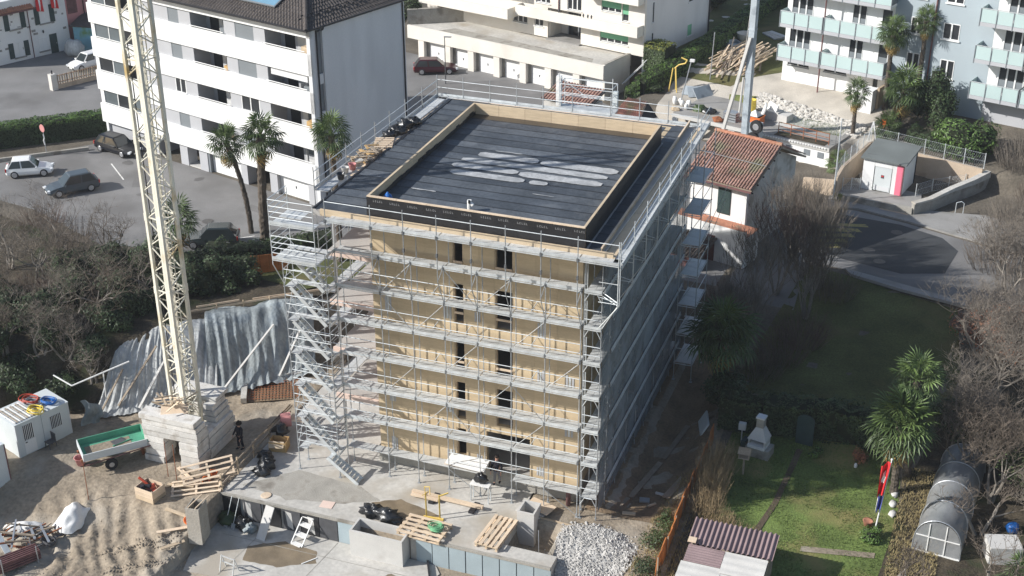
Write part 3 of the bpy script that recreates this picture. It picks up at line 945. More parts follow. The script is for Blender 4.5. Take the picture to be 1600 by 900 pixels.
def part(name, key, fn, m, parent, loc, rz=0.0):
    return link(name, mesh_of(key, fn, m), parent, loc=loc, rz=rz)


def deck(parent, loc, L, wid=0.64, rz=0.0, tilt=0):
    """two steel planks side by side with hooked ends, along local x"""
    def f(mb):
        h = wid / 2
        for j in range(2):
            mb.box(0.03, L - 0.03, j * h + 0.008, (j + 1) * h - 0.008, -0.045, 0.0)
            n = int(L / 0.62)
            for i in range(n):       # raised ribs and joints of the plank
                x = 0.2 + i * (L - 0.4) / max(1, n)
                mb.box(x, x + 0.05, j * h + 0.03, (j + 1) * h - 0.03, 0.0, 0.008)
    return part('deck_plank', ('deck_plank', round(L, 2), wid), f, 'deck_metal', parent, loc, rz)


def toe(parent, loc, L, rz=0.0):
    def f(mb):
        mb.box(0.02, L - 0.02, -0.016, 0.016, 0.0, 0.15)
        mb.box(0.0, L, -0.03, -0.016, -0.075, -0.02)
    return part('toe_board', ('toe_board', round(L, 2)), f, 'galvanised', parent, loc, rz)


def rail(parent, loc, L, rz=0.0):
    return part('guard_rail', ('guard_rail', round(L, 2)), lambda mb: mb.tube((0, 0, 0), (L, 0, 0), 0.021, n=6), 'galvanised', parent, loc, rz)


def bracing(parent, p, q, name='brace'):
    return MB().tube(p, q, 0.017 if name == 'brace' else 0.022, n=5).build(name, 'tube_metal' if name in ('brace', 'transom') else 'galvanised', parent)


def standard(parent, loc, z0, z1, foot=True):
    def f(mb):
        mb.tube((0, 0, z0), (0, 0, z1), TR, n=7)
        if foot:
            mb.box(-0.09, 0.09, -0.09, 0.09, z0 - 0.012, z0)
            mb.tube((0, 0, z0 + 0.12), (0, 0, z0 + 0.2), 0.055, n=7)
        z = 1.42
        while z < z1:
            if z > z0:
                mb.tube((0, 0, z - 0.02), (0, 0, z + 0.0), 0.055, n=7)
            z += 2.0
    return part('standard', ('standard', round(z0, 2), round(z1, 2), foot), f, 'tube_metal', parent, loc)


def coupler(parent, loc):
    return part('coupler', 'coupler', lambda mb: mb.box(-0.05, 0.05, -0.06, 0.05, -0.11, 0.09), 'coupler', parent, loc)


# ---- front scaffold
fs = thing('scaffold', 'galvanised scaffold with eight decks across the tan timber front', 'scaffold', (0, 0, 0))
YI = 0.72
for i, x in enumerate(POSTX):
    gz = 0.012
    standard(fs, (x, 0, 0), gz, 13.62)
    standard(fs, (x, YI, 0), gz, 15.2, True)
    # cranked upper post carrying the outer deck over the eaves
    up = MB()
    up.tube((x, -0.04, 11.5), (x, -0.74, 12.95), 0.026, n=6)
    up.tube((x, -0.74, 12.95), (x, -0.74, 16.62), TR, n=6)
    up.tube((x, -0.05, 13.45), (x, -0.74, 13.0), 0.022, n=5)
    up.tube((x, -0.0, 13.40), (x, -0.74, 13.62), 0.022, n=5)
    up.build('cranked_post', 'tube_metal', fs)
    for z in DK[1:]:
        coupler(fs, (x, -0.02, z))
    coupler(fs, (x, -0.76, 15.40))
    coupler(fs, (x, -0.76, 14.45))
    # transoms under each deck
    for z in DK:
        bracing(fs, (x, 0, z - 0.07), (x, YI, z - 0.07), 'transom')
    bracing(fs, (x, -0.74, 15.3), (x, 0.0, 15.3), 'transom')
for i in range(len(POSTX) - 1):
    x, L = POSTX[i], POSTX[i + 1] - POSTX[i]
    for k, z in enumerate(DK):
        if not (k == 0 and 4 <= i < 5):
            deck(fs, (x, 0.05, z), L)
        if k:
            toe(fs, (x, -0.05, z), L)
        if 0 < k < 6 or (k == 0 and i > 2):
            rail(fs, (x, 0, z + 1.0), L)
            rail(fs, (x, 0, z + 0.5), L)
        if 0 < k < 6 and i > 0:
            # bracing zigzags inside pairs of bays
            if (i + k) % 3 == 0:
                bracing(fs, (x, -0.035, z + 0.05), (x + L, -0.035, z + 1.95))
            elif (i + 2 * k) % 4 == 1:
                bracing(fs, (x, -0.035, z + 1.95), (x + L, -0.035, z + 0.05))
        if k in (1, 3, 4, 5) and i in (2, 3, 5):
            # a bracket tying the deck to the wall
            bracing(fs, (x + L * 0.45, 0.68, z + 0.02), (x + L * 0.55, YW - 0.02, z + 0.35), 'wall_tie')
    deck(fs, (x, -0.70, 15.40), L, 0.66)
    toe(fs, (x, -0.76, 15.40), L)
    rail(fs, (x, -0.74, 16.45), L)
    if i in (3, 6):
        bracing(fs, (x, -0.035, 1.35), (x + L, -0.035, 0.1))
# the short last bay at the corner
deck(fs, (13.4, -0.70, 15.40), 2.05, 0.66)
toe(fs, (13.4, -0.76, 15.40), 2.05)
rail(fs, (13.4, -0.74, 16.45), 2.05)
cp = MB()
cp.tube((15.42, -0.74, 13.2), (15.42, -0.74, 16.62), TR, n=6)
cp.tube((14.46, -0.02, 11.5), (15.42, -0.74, 13.25), 0.026, n=6)
cp.tube((14.46, 0, 13.5), (15.42, -0.74, 13.45), 0.022, n=5)
cp.tube((14.46, 0, 13.3), (15.42, -0.74, 13.3), 0.022, n=5)
cp.tube((14.95, -0.37, 13.3), (14.95, -0.37, 13.48), 0.018, n=5)
cp.build('cranked_post', 'galvanised', fs)
# ---- side scaffold behind its net
ss = thing('scaffold', 'net covered scaffold along the shaded long side of the block', 'scaffold', (13.5, 0, 0))
SY = [0.0, 1.6, 3.65, 5.7, 7.75, 9.8, 11.85, 13.9, 15.95, 18.0]
for j, y in enumerate(SY):
    sx = -0.012 * y
    standard(ss, (0.95 + sx, y, 0), 0.012 if y < 1 else -0.6, 15.2)
    standard(ss, (0.06 + sx, y, 0), 0.012 if y < 1 else -0.6, 15.2)
    for z in DK:
        bracing(ss, (0.05 + sx, y, z - 0.07), (0.95 + sx, y, z - 0.07), 'transom')
        coupler(ss, (1.0 + sx, y, z)) if j else None
rzs = radians(90.7)
for j in range(len(SY) - 1):
    y, L = SY[j], SY[j + 1] - SY[j]
    sx = -0.012 * y
    for k, z in enumerate(DK):
        deck(ss, (0.90 + sx, y, z), L, 0.78, rzs)
        if j > 0 or k == 6:
            toe(ss, (1.06 + sx, y, z + 0.01), L, rzs)
# end frames facing the front: knee braces and two cross rails in each lift
for k, z in enumerate(DK):
    a, b = 0.08, 0.93
    if k < 6:
        for zz in (z + 0.5, z + 1.0):
            bracing(ss, (a, -0.03, zz), (b, -0.03, zz), 'guard_rail')
    hd = z - 0.09
    bracing(ss, (a + 0.22, -0.03, hd), (b - 0.22, -0.03, hd), 'frame_head')
    bracing(ss, (a + 0.22, -0.03, hd), (a, -0.03, hd - 0.42), 'knee_brace')
    bracing(ss, (b - 0.22, -0.03, hd), (b, -0.03, hd - 0.42), 'knee_brace')
    if k:
        toe(ss, (0.06, -0.05, z), 0.9)
        bracing(ss, (a + 0.12, -0.02, z + 0.02), (a + 0.12, -0.02, z + 1.5), 'guard_post')
# the debris net: sheets laced to the outer posts, sagging in folds
for k in range(7):
    z0 = DK[k] - (0.1 if k else 1.0)
    z1 = (DK[k + 1] if k < 6 else 15.3) - 0.12
    for j in range(3):
        ya, yb = 0.16 + j * 6.2, 0.16 + (j + 1) * 6.2

        def fn(u, v, ya=ya, yb=yb, z0=z0, z1=z1, k=k):
            y = ya + (yb - ya) * u
            n1 = noise.noise(Vector((y * 0.9, z0 + v * 2, k))) * 0.05 + 0.035 * sin(y * 3.1 + k)
            edge = 0.0 if 0.04 < u < 0.96 else 0.0
            return (0.99 - 0.012 * y + n1 * sin(pi * v) + edge, y, z0 + (z1 - z0) * v)
        MB().grid(fn, 24, 5).build('net_sheet', 'debris_net', ss, smooth=True)
    for q in range(4):                       # puckers where the net is tied at the corner post
        zz = z0 + 0.25 + q * 0.42
        MB().add([(0.98, 0.02, zz), (1.0, 0.5 + rnd(0, 0.2), zz + 0.32), (1.03, 0.46, zz + 0.37)], [(0, 1, 2)]).build('net_tie', 'galvanised', ss)
for (y, z) in ((0.7, 10.9), (1.3, 10.4), (1.9, 11.1), (0.8, 7.2), (1.6, 6.2), (0.9, 5.1), (1.5, 3.0), (1.0, 2.4), (2.3, 3.8)):
    MB().obox((1.05, y, z), (0.015, 0.1, 0.1), rx=0.5).build('net_patch', 'galvanised', ss)
# the high deck along the eaves
for j in range(8):
    y0 = -0.72 + j * 2.6
    deck(ss, (2.02 - 0.028 * y0, y0, 15.40), 2.6, 0.5, radians(91.6))
    toe(ss, (2.06 - 0.028 * y0, y0, 15.40), 2.6, radians(91.6))
    rail(ss, (2.0 - 0.028 * y0, y0, 16.45), 2.6, radians(91.6))
    rail(ss, (2.0 - 0.028 * y0, y0, 15.95), 2.6, radians(91.6))
    pst = MB()
    pst.tube((1.98 - 0.028 * y0, y0, 13.3), (1.98 - 0.028 * y0, y0, 16.62), TR, n=6)
    pst.tube((1.0, y0, 11.9), (1.98 - 0.028 * y0, y0, 13.3), 0.024, n=5)
    pst.tube((0.96, y0, 13.34), (1.98 - 0.028 * y0, y0, 13.34), 0.022, n=5)
    pst.tube((1.0, y0, 13.6), (1.98 - 0.028 * y0, y0, 13.42), 0.020, n=5)
    pst.tube((1.98 - 0.028 * y0, y0, 14.4), (0.96, y0, 14.4), 0.02, n=5)
    pst.build('cranked_post', 'galvanised', ss)
# loading tower at the far end of the side
lt = thing('loading_tower', 'narrow scaffold tower with steel decks at the far corner of the net', 'scaffold', (14.7, 15.4, 0))
for dx in (0.0, 1.1):
    for dy in (0.0, 2.6):
        standard(lt, (dx, dy, 0), 0.2, 15.9)
for z in DK:
    deck(lt, (0.0, 0.1, z), 1.1, 1.2)
    deck(lt, (0.0, 1.32, z), 1.1, 1.2)
    for dy in (0, 2.6):
        rail(lt, (0, dy, z + 1.0), 1.1)
        rail(lt, (0, dy, z - 0.08), 1.1)
    rail(lt, (1.1, 0, z + 1.0), 2.6, radians(90))
    rail(lt, (1.1, 0, z - 0.08), 2.6, radians(90))
    bracing(lt, (0, -0.02, z), (1.1, -0.02, z + 1.9))
bracing(lt, (1.1, 0, 9.4), (2.6, 0.3, 13.8))
bracing(lt, (1.1, 0, 8.0), (2.4, 0.2, 12.6))

# ---- rear and left edge of the roof: walkway and rails
rs = thing('roof_scaffold', 'galvanised walkway and guard rails around the back of the black roof', 'scaffold', (0, 0, 0))
BX = [-2.46, -0.69, 1.12, 2.9, 4.64, 6.54, 8.99, 10.8, 12.57, 14.4]
for i in range(len(BX) - 1):
    L = BX[i + 1] - BX[i]
    deck(rs, (BX[i], 18.8, 15.40), L, 0.5)
    rail(rs, (BX[i], 19.35, 16.45), L)
    rail(rs, (BX[i], 19.35, 15.95), L)
    toe(rs, (BX[i], 19.37, 15.40), L)
for x in BX:
    standard(rs, (x, 19.35, 0), 2.6, 16.75)
LY = [2.7, 4.6, 6.5, 8.4, 10.2, 12.2, 14.4, 16.9, 19.2]
for i, y in enumerate(LY):
    standard(rs, (-2.42, y, 0), 2.6 if y > 15 else 0.02, 16.7)
    standard(rs, (-1.55, y, 0), 0.02 if y < 17 else 2.6, 15.3)
    if i < len(LY) - 1:
        L = LY[i + 1] - y
        for z in (15.40,) + tuple(DK[1:]):
            deck(rs, (-1.66, y, z), L, 0.7, radians(90))
        toe(rs, (-2.45, y, 15.4), L, radians(90))
        for dz in (0.5, 1.0):
            rail(rs, (-2.42, y, 15.42 + dz), L, radians(90))
            for z in DK[2:]:
                rail(rs, (-2.42, y, z + dz), L, radians(90))
# a hoist frame with rails at the back edge
hf = thing('hoist_frame', 'light tubular hoist frame standing on the walkway behind the roof', 'hoist frame', (5.6, 19.6, 15.4))
for (x, y) in ((0, 0), (3.4, 0), (0, 1.1), (3.4, 1.1)):
    MB().tube((x, y, -1.2), (x, y, 2.25 if y == 0 else 1.6), 0.027, n=6).build('post', 'galvanised', hf)
for z in (0.5, 1.05, 1.6, 2.0):
    MB().tube((0, 0, z), (3.4, 0, z), 0.024, n=6).build('rail', 'galvanised', hf)
    if z < 1.7:
        MB().tube((0, 1.1, z), (3.4, 1.1, z), 0.024, n=6).build('rail', 'galvanised', hf)
        for x in (0, 3.4):
            MB().tube((x, 0, z), (x, 1.1, z), 0.024, n=6).build('rail', 'galvanised', hf)
MB().tube((0.05, 0, 2.0), (1.8, 0, 0.9), 0.022, n=6).build('brace', 'galvanised', hf)
B(-0.1, 3.5, 0.05, 1.05, -0.06, 0.0).build('deck_plank', 'deck_metal', hf)
B(-0.35, -0.05, 0.4, 0.7, 0.0, 1.9).build('winch_housing', 'white_plastic', hf)
B(3.3, 3.6, 0.4, 0.65, 0.2, 1.3).build('winch_housing', 'cabin_white', hf)

# ---- stair tower
st = thing('stair_tower', 'scaffold stair tower climbing the corner of the block beside the tarpaulins', 'scaffold', (-2.5, -1.05, 0))
for (x, y) in ((0, 0), (2.5, 0), (0, 1.0)):
    standard(st, (x, y, 0), 0.012, 13.6)
for (x) in (0.0, 2.5):
    up = MB()
    up.tube((x, -0.0, 11.6), (x, -0.92, 13.1), 0.026, n=6)
    up.tube((x, -0.92, 13.1), (x, -0.92, 16.6), TR, n=6)
    up.tube((x, 0, 13.4), (x, -0.92, 13.4), 0.022, n=5)
    up.build('cranked_post', 'galvanised', st)
MB().tube((-0.0, 1.0, 13.5), (0, 1.0, 16.6), TR, n=6).build('standard', 'galvanised', st)


def flight(mb, x0, z0, x1, z1, y0, y1):
    n = 9
    for y in (y0, y1):
        mb.bar((x0, y, z0), (x1, y, z1), 0.045, 0.21)
    for i in range(n):
        t = (i + 0.5) / n
        mb.box(x0 + (x1 - x0) * t - 0.11, x0 + (x1 - x0) * t + 0.11, y0 + 0.02, y1 - 0.02, z0 + (z1 - z0) * t - 0.012, z0 + (z1 - z0) * t + 0.018)


for k, z in enumerate([0.0] + DK):
    if z > 13:
        break
    z1 = DK[k]
    x0, x1 = (3.75, 1.95) if k == 0 else (2.3, 0.35)
    mb = MB()
    flight(mb, x0, z + 0.03, x1, z1 - 0.03, 0.02 if k else -0.35, 0.56 if k else 0.25)
    o = mb.build('stair_flight', 'galvanised', st)
    if k:
        h = MB()
        for dz in (0.95, 0.5):
            h.tube((x0, 0.0, z + dz), (x1, 0.0, z1 + dz), 0.019, n=5)
        h.build('handrail', 'galvanised', o)
for k, z in enumerate(DK):
    deck(st, (0.0, 0.58, z), 2.5, 0.42)
    deck(st, (-0.02, 0.06, z), 0.55, 0.5) if k < 6 else None
    for dz in (0.5, 1.0, 1.5):
        if z + dz < 13.5:
            rail(st, (0, 0, z + dz), 2.5)
    for dz in (0.5, 1.0):
        if z + dz < 13.5:
            rail(st, (0, 0, z + dz), 1.0, radians(90))
            rail(st, (0, 1.0, z + dz), 2.5)
    if k < 6:
        bracing(st, (0, 1.0, z), (2.5, 1.0, z + 2.0))
        bracing(st, (0, 0, z), (0, 1.0, z + 1.9))
    B(2.52, 2.545, 0.05, 1.0, z + 0.0, z + 0.15).build('toe_board', 'galvanised', st)
    for dz in (0.35, 0.6, 0.95):
        MB().bar((2.53, 0.02, z - dz), (2.53, 0.98, z - dz), 0.03, 0.05).build('side_rail', 'coupler', st) if 0 < k < 6 else None
for (x, zz) in ((0.0, 13.42), (0.0, 15.40)):
    for j in range(2 if zz < 14 else 1):
        deck(st, (x, -0.88 + j * 0.66, zz), 2.5, 0.64)
    toe(st, (x, -0.94, zz), 2.5)
    for dz in (0.35, 0.65, 0.95, 1.3):
        rail(st, (x, -0.92, zz + dz), 2.5)
        rail(st, (x, -0.92, zz + dz), 1.9, radians(90))
deck(st, (0.0, 0.0, 15.40), 1.3, 0.9)
# ---------------------------------------------------------------- tower crane
cr = thing('tower_crane', 'cream lattice tower crane mast rising from stacked concrete ballast', 'crane', (-9.55, -1.1, 0), radians(-14.5))
HW = 0.54
Z0, Z1, SEC = 1.5, 31.5, 4.3
for sx in (-1, 1):
    for sy in (-1, 1):
        MB().bar((sx * HW, sy * HW, Z0), (sx * HW, sy * HW, Z1), 0.175).build('chord', 'crane_paint', cr)
z = Z0 + 0.3
i = 0
P4 = [(-HW, -HW), (HW, -HW), (HW, HW), (-HW, HW)]
while z < Z1 - 0.7:
    lac = MB()
    st_ = 0.78
    for q in range(4):
        a, b = P4[q], P4[(q + 1) % 4]
        if (i + q) % 2:
            a, b = b, a
        lac.tube((a[0], a[1], z), (b[0], b[1], z + st_), 0.038, n=5)
    lac.build('lacing', 'crane_paint', cr)
    z += st_
    i += 1
z = Z0 + SEC
while z < Z1:
    c = MB()
    for q in range(4):
        a, b = P4[q], P4[(q + 1) % 4]
        c.bar((a[0], a[1], z), (b[0], b[1], z), 0.06)
        c.box(a[0] - 0.105, a[0] + 0.105, a[1] - 0.105, a[1] + 0.105, z - 0.22, z + 0.22)
    c.build('section_joint', 'crane_paint', cr)
    z += SEC
MB().bar((HW - 0.24, -HW + 0.04, Z0), (HW - 0.24, -HW + 0.04, Z1), 0.16).build('climbing_rail', 'crane_paint', cr)
ld = MB()
for x in (-0.16, 0.16):
    ld.bar((x, 0.30, 2.0), (x, 0.30, Z1), 0.04)
zz = 2.2
while zz < Z1:
    ld.tube((-0.16, 0.30, zz), (0.16, 0.30, zz), 0.014, n=4)
    zz += 0.3
ld.build('ladder', 'crane_paint', cr)
MB().tube((-0.3, -0.45, 1.6), (-0.33, -0.45, 24), 0.03, n=6).build('power_cable', 'black_plastic', cr)
# concrete ballast: layered blocks round the foot, each one a piece (laid square with the building)
bl = thing('ballast_stack', 'layered pale concrete ballast blocks with a doorway under the crane mast', 'ballast', (-9.4, -1.3, 0))
LX, RX, FY, BY = -1.72, 1.80, -1.95, 1.95


def block(x0, x1, y0, y1, z0, z1):
    j = lambda: rnd(-0.05, 0.05)
    return MB().obox(((x0 + x1) / 2 + j(), (y0 + y1) / 2 + j(), (z0 + z1) / 2), (x1 - x0 - 0.02, y1 - y0 - 0.02, z1 - z0 - 0.045), rz=rnd(-0.015, 0.015)).build('ballast_block', 'ballast_concrete', bl)


for k in range(4):                     # legs of the portal
    z0, z1 = 0.42 * k, 0.42 * (k + 1)
    block(LX, -0.45, FY, FY + 1.15, z0, z1)
    block(0.58, RX - 0.02, FY, FY + 1.15, z0, z1)
for k in range(4):                     # beams across the front
    z0 = 1.68 + 0.36 * k
    block(LX - 0.04 * (k % 2), RX, FY - 0.02 * (k % 2), FY + 1.2 - 0.12 * k, z0, z0 + 0.36)
for k in range(8):                     # the long side
    z0 = 0.36 * k
    y1 = BY - 0.05 * (k % 3)
    if k < 5:
        block(RX - 0.85, RX + 0.02 * (k % 2), FY + 1.2, y1, z0, z0 + 0.36)
    else:
        block(RX - 1.0, RX - 0.12 * (k - 4), 0.35, y1 - 0.1 * (k - 5), z0, z0 + 0.36)
for k in range(8):                     # the back
    z0 = 0.36 * k
    block(LX + 0.3, RX - 0.92 if k < 5 else RX - 1.05, BY - 1.05, BY - 0.03 * (k % 3), z0, z0 + 0.36)
block(LX + 0.1, RX - 0.35, BY - 1.25, BY + 0.06, 2.88, 3.16)
block(LX, LX + 0.8, FY + 1.2, BY - 1.07, 0, 1.1)
B(LX + 0.2, RX - 0.2, FY + 1.2, BY - 1.1, 1.30, 1.42).build('crane_base', 'crane_paint', bl)
# scrap timber and a sheet of plywood thrown on the ballast
sc = thing('timber_scrap', 'heap of loose boards and ply on top of the crane ballast', 'scrap timber', (-9.9, -2.55, 2.84))
MB().obox((0.55, 0.05, 0.30), (1.5, 1.05, 0.03), rz=0.5, rx=0.30).build('plywood', 'pale_timber', sc)
for q in range(16):
    L = rnd(0.7, 1.9)
    MB().obox((rnd(-0.5, 0.9), rnd(-0.1, 1.0), 0.25 + rnd(0, 0.7)), (L, 0.1, 0.035), rz=rnd(-1.4, 1.6), ry=rnd(-0.5, 0.5)).build('board', ('board', 'pale_timber', 'old_board')[q % 3], sc)

# ---------------------------------------------------------------- neighbours
# white apartment house beside the parking lot; local x along the facade (0 = corner by the site), y into the house
wa = thing('apartment_house', 'white four storey house with slate roof beside the parking lot', 'apartment house', (-15.59, 26.88, 2.5), radians(-15.845))
SL, DP = -25.2, 10.36
zb = lambda z: z - 2.5
# ground floor set back under the overhang
B(SL + 0.3, -18.8, 0.5, DP - 0.02, 0.0, 1.8).build('base_wall', 'grey_render', wa)
# gable wall facing the site, its rear part plain, its front with a recess and downpipes
B(-0.35, -0.005, 0.0, 0.78, 0.0, zb(16.3)).build('gable_wall', 'gable_render', wa)
B(-0.35, -0.20, 0.78, 1.30, 0.0, zb(16.3)).build('gable_recess', 'roller_grey', wa)
B(-0.35, 0.0, 1.30, DP, 0.0, zb(16.3)).build('gable_wall', 'gable_render', wa)
for z in (6.4, 9.25, 12.1):
    B(-0.19, -0.06, 0.84, 1.24, zb(z), zb(z) + 0.75).build('recess_sill', 'gable_render', wa)
for y in (0.62, DP - 0.25):
    MB().tube((0.07, y, 0.1), (0.07, y, zb(16.2)), 0.06, n=8).build('downpipe', 'black_metal', wa)
MB().path([(0.07, 0.62, zb(16.1)), (0.07, 1.35, zb(16.1)), (0.07, 1.5, zb(16.45))], 0.05, 6).build('downpipe', 'black_metal', wa)
B(SL, SL + 0.3, 0.3, DP, 0, zb(16.3)).build('gable_wall', 'gable_render', wa)
B(SL + 0.31, -0.36, DP - 0.3, DP - 0.01, 0, zb(16.3)).build('rear_wall', 'grey_render', wa)
# per storey: parapet band, floor, set-back wall, windows, loggias
LOG = [(-12.8, -9.08), (-4.74, -0.62)]
WIN = [(-15.38, -14.15), (-7.9, -5.92)]
tops = [5.95 + 2.85 * k for k in range(4)]


def window_unit(parent, x0, x1, y, z0, z1, kind='plain'):
    """frame, glass and, when closed, a roller blind; y is the wall face"""
    fr = MB()
    t = 0.07
    fr.box(x0, x0 + t, y - 0.03, y + 0.05, z0, z1)
    fr.box(x1 - t, x1, y - 0.03, y + 0.05, z0, z1)
    fr.box(x0 + t, x1 - t, y - 0.03, y + 0.05, z1 - t, z1)
    fr.box(x0 + t, x1 - t, y - 0.03, y + 0.05, z0, z0 + t)
    if kind != 'blind':
        xm = (x0 + x1) / 2
        fr.box(xm - 0.045, xm + 0.045, y - 0.03, y + 0.05, z0 + t, z1 - t)
    w = fr.build('window', 'white_paint' if kind != 'blind' else 'roller_grey', parent)
    if kind == 'blind':
        n = max(3, int((z1 - z0) / 0.16))
        bmb = MB()
        for i in range(n):
            za, zb_ = z0 + t + (z1 - z0 - 2 * t) * i / n, z0 + t + (z1 - z0 - 2 * t) * (i + 1) / n
            bmb.box(x0 + t, x1 - t, y - 0.012 - 0.006 * (i % 2), y + 0.03, za, zb_)
        bmb.build('roller_blind', 'roller_grey', w)
    else:
        B(x0 + t, x1 - t, y + 0.02, y + 0.03, z0 + t, z1 - t).build('pane', 'window_dark', w)
        if kind == 'curtain':
            B(x0 + t, x0 + t + (x1 - x0) * 0.25, y + 0.012, y + 0.018, z0 + t, z1 - t).build('curtain', 'curtain', w)
    return w


for k, zt in enumerate(tops):
    p0 = zt - 1.62 if k else 4.32
    B(SL, -0.005, -0.0, 0.16, zb(p0), zb(zt)).build('parapet', 'white_paint', wa)
    B(SL + 0.01, -0.36, 0.165, 1.7, zb(p0 + 0.1), zb(p0 + 0.3)).build('floor_slab', 'grey_render', wa)
    zn = zt + 1.24 if k < 3 else 15.70
    # grey set-back wall between the bands, cut for windows and loggias
    for a, b in ((-19.35, WIN[0][0]), (WIN[0][1], LOG[0][0]), (LOG[0][1], WIN[1][0]), (WIN[1][1], LOG[1][0])):
        B(a, b, 0.12 + 0.05, 0.36, zb(zt - 0.9), zb(zn)).build('wall', 'grey_render', wa)
    for j, (a, b) in enumerate(WIN):
        B(a, b, 0.17, 0.36, zb(zt - 0.9), zb(zt) - 0.02).build('wall', 'grey_render', wa)
        kind = 'plain' if k == 1 else 'blind'
        window_unit(wa, a, b, 0.20, zb(zt) - 0.015, zb(zn) + 0.0, kind)
        if kind == 'plain':
            B(a - 0.05, b + 0.05, 0.02, 0.2, zb(zt), zb(zt) + 0.05).build('sill', 'white_paint', wa)
    for j, (a, b) in enumerate(LOG):
        # loggia: side walls, back wall, door and window, rail, odds and ends
        B(a - 0.15, a - 0.001, 0.365, 1.9, zb(zt - 1.4), zb(zn)).build('loggia_side', 'grey_render', wa)
        B(b + 0.001, b + 0.15, 0.365, 1.9, zb(zt - 1.4), zb(zn)).build('loggia_side', 'grey_render', wa)
        B(a, b, 1.75, 1.9, zb(zt - 1.3), zb(zn)).build('loggia_back', 'grey_render', wa)
        B(a + 0.5, a + 1.5, 1.70, 1.745, zb(zt - 1.2), zb(zn) - 0.1).build('loggia_door', 'window_dark', wa)
        B(a + 2.1, b - 0.35, 1.70, 1.745, zb(zt - 0.1), zb(zn) - 0.1).build('loggia_window', 'window_grey', wa)
        MB().tube((a, 0.02, zb(zt) + 0.14), (b, 0.02, zb(zt) + 0.14), 0.035, n=6).build('hand_rail', 'white_paint', wa)
        B(a + 1.55 + 0.3 * j, a + 1.95 + 0.4 * k * j, 1.66, 1.69, zb(zt - 0.9), zb(zn) - 0.12).build('curtain', 'curtain', wa)
        B(b - 0.9, b - 0.25, 0.6, 1.3, zb(zt - 1.3), zb(zt) + 0.12 * (k % 2 + 1)).build('stored_box', ('board', 'curtain', 'formwork', 'roller_grey')[(k + j) % 4], wa)
        if (k, j) == (2, 1):
            B(a + 0.3, b - 0.1, 0.22, 0.26, zb(zt) + 0.62, zb(zn) - 0.02).build('awning_blind', 'roller_grey', wa).data.materials[0] = M('gable_render')
    # glazed loggia at the far end, reached round the corner
    a, b = -24.75, -19.4
    B(a, b, 1.75, 1.9, zb(zt - 1.3), zb(zn)).build('loggia_back', 'grey_render', wa)
    B(b, b + 0.12, 0.37, 1.9, zb(zt - 1.3), zb(zn)).build('loggia_side', 'grey_render', wa)
    B(SL + 0.02, a, 0.18, 0.4, zb(zt), zb(zn)).build('corner_post', 'white_paint', wa)
    for q in range(3):
        xa, xb = a + (b - a) * q / 3, a + (b - a) * (q + 1) / 3
        fm = MB()
        fm.box(xb - 0.09, xb, 0.2, 0.28, zb(zt), zb(zn))
        w = fm.build('glazing_frame', 'white_paint', wa)
        if not (q == 2 and k % 2):
            B(xa + 0.01, xb - 0.1, 0.235, 0.245, zb(zt), zb(zn)).build('pane', ('window_grey', 'window_dark', 'window_grey')[(q + k) % 3], w)
    MB().tube((a, 0.02, zb(zt) + 0.12), (b, 0.02, zb(zt) + 0.12), 0.035, n=6).build('hand_rail', 'white_paint', wa)
B(SL, -0.005, 0.0, 0.30, zb(15.70), zb(16.34)).build('top_band', 'white_paint', wa)
# garages and openings of the ground floor
gy = 1.1
for a, b, kind in ((-18.75, -15.95, 'dark'), (-15.9, -15.0 + 0.0, 'wall'), (-13.6, -12.65, 'wall'), (-12.4, -8.85, 'door'), (-8.8, -8.1, 'wall'), (-8.1, -5.6, 'dark'), (-5.6, -4.8, 'wall'), (-4.8, -1.5, 'door'), (-1.5, -0.4, 'wall')):
    if kind == 'wall':
        B(a, b, 0.25, 1.2, 0.0, 1.80).build('pier', 'grey_render', wa)
    elif kind == 'door':
        g = B(a, b, gy - 0.5, gy - 0.42, 0.02, 1.79).build('garage_door', 'white_paint', wa)
        B((a + b) / 2 - 0.05, (a + b) / 2 + 0.05, gy - 0.53, gy - 0.5, 0.75, 0.95).build('handle', 'dark_grey', g)
    else:
        B(a, b, gy + 1.6, gy + 1.7, 0.02, 1.79).build('opening_back', 'dark_grey', wa)
B(-15.0, -13.6, gy + 1.4, gy + 1.5, 0.02, 1.79).build('entrance_back', 'window_dark', wa)
B(-15.0, -13.6, 0.3, 2.4, 0.0, 0.10).build('entrance_step', 'light_concrete', wa)
B(-12.62, -12.42, 0.3, 0.9, 0.0, 1.79).build('garage_jamb', 'roller_grey', wa)
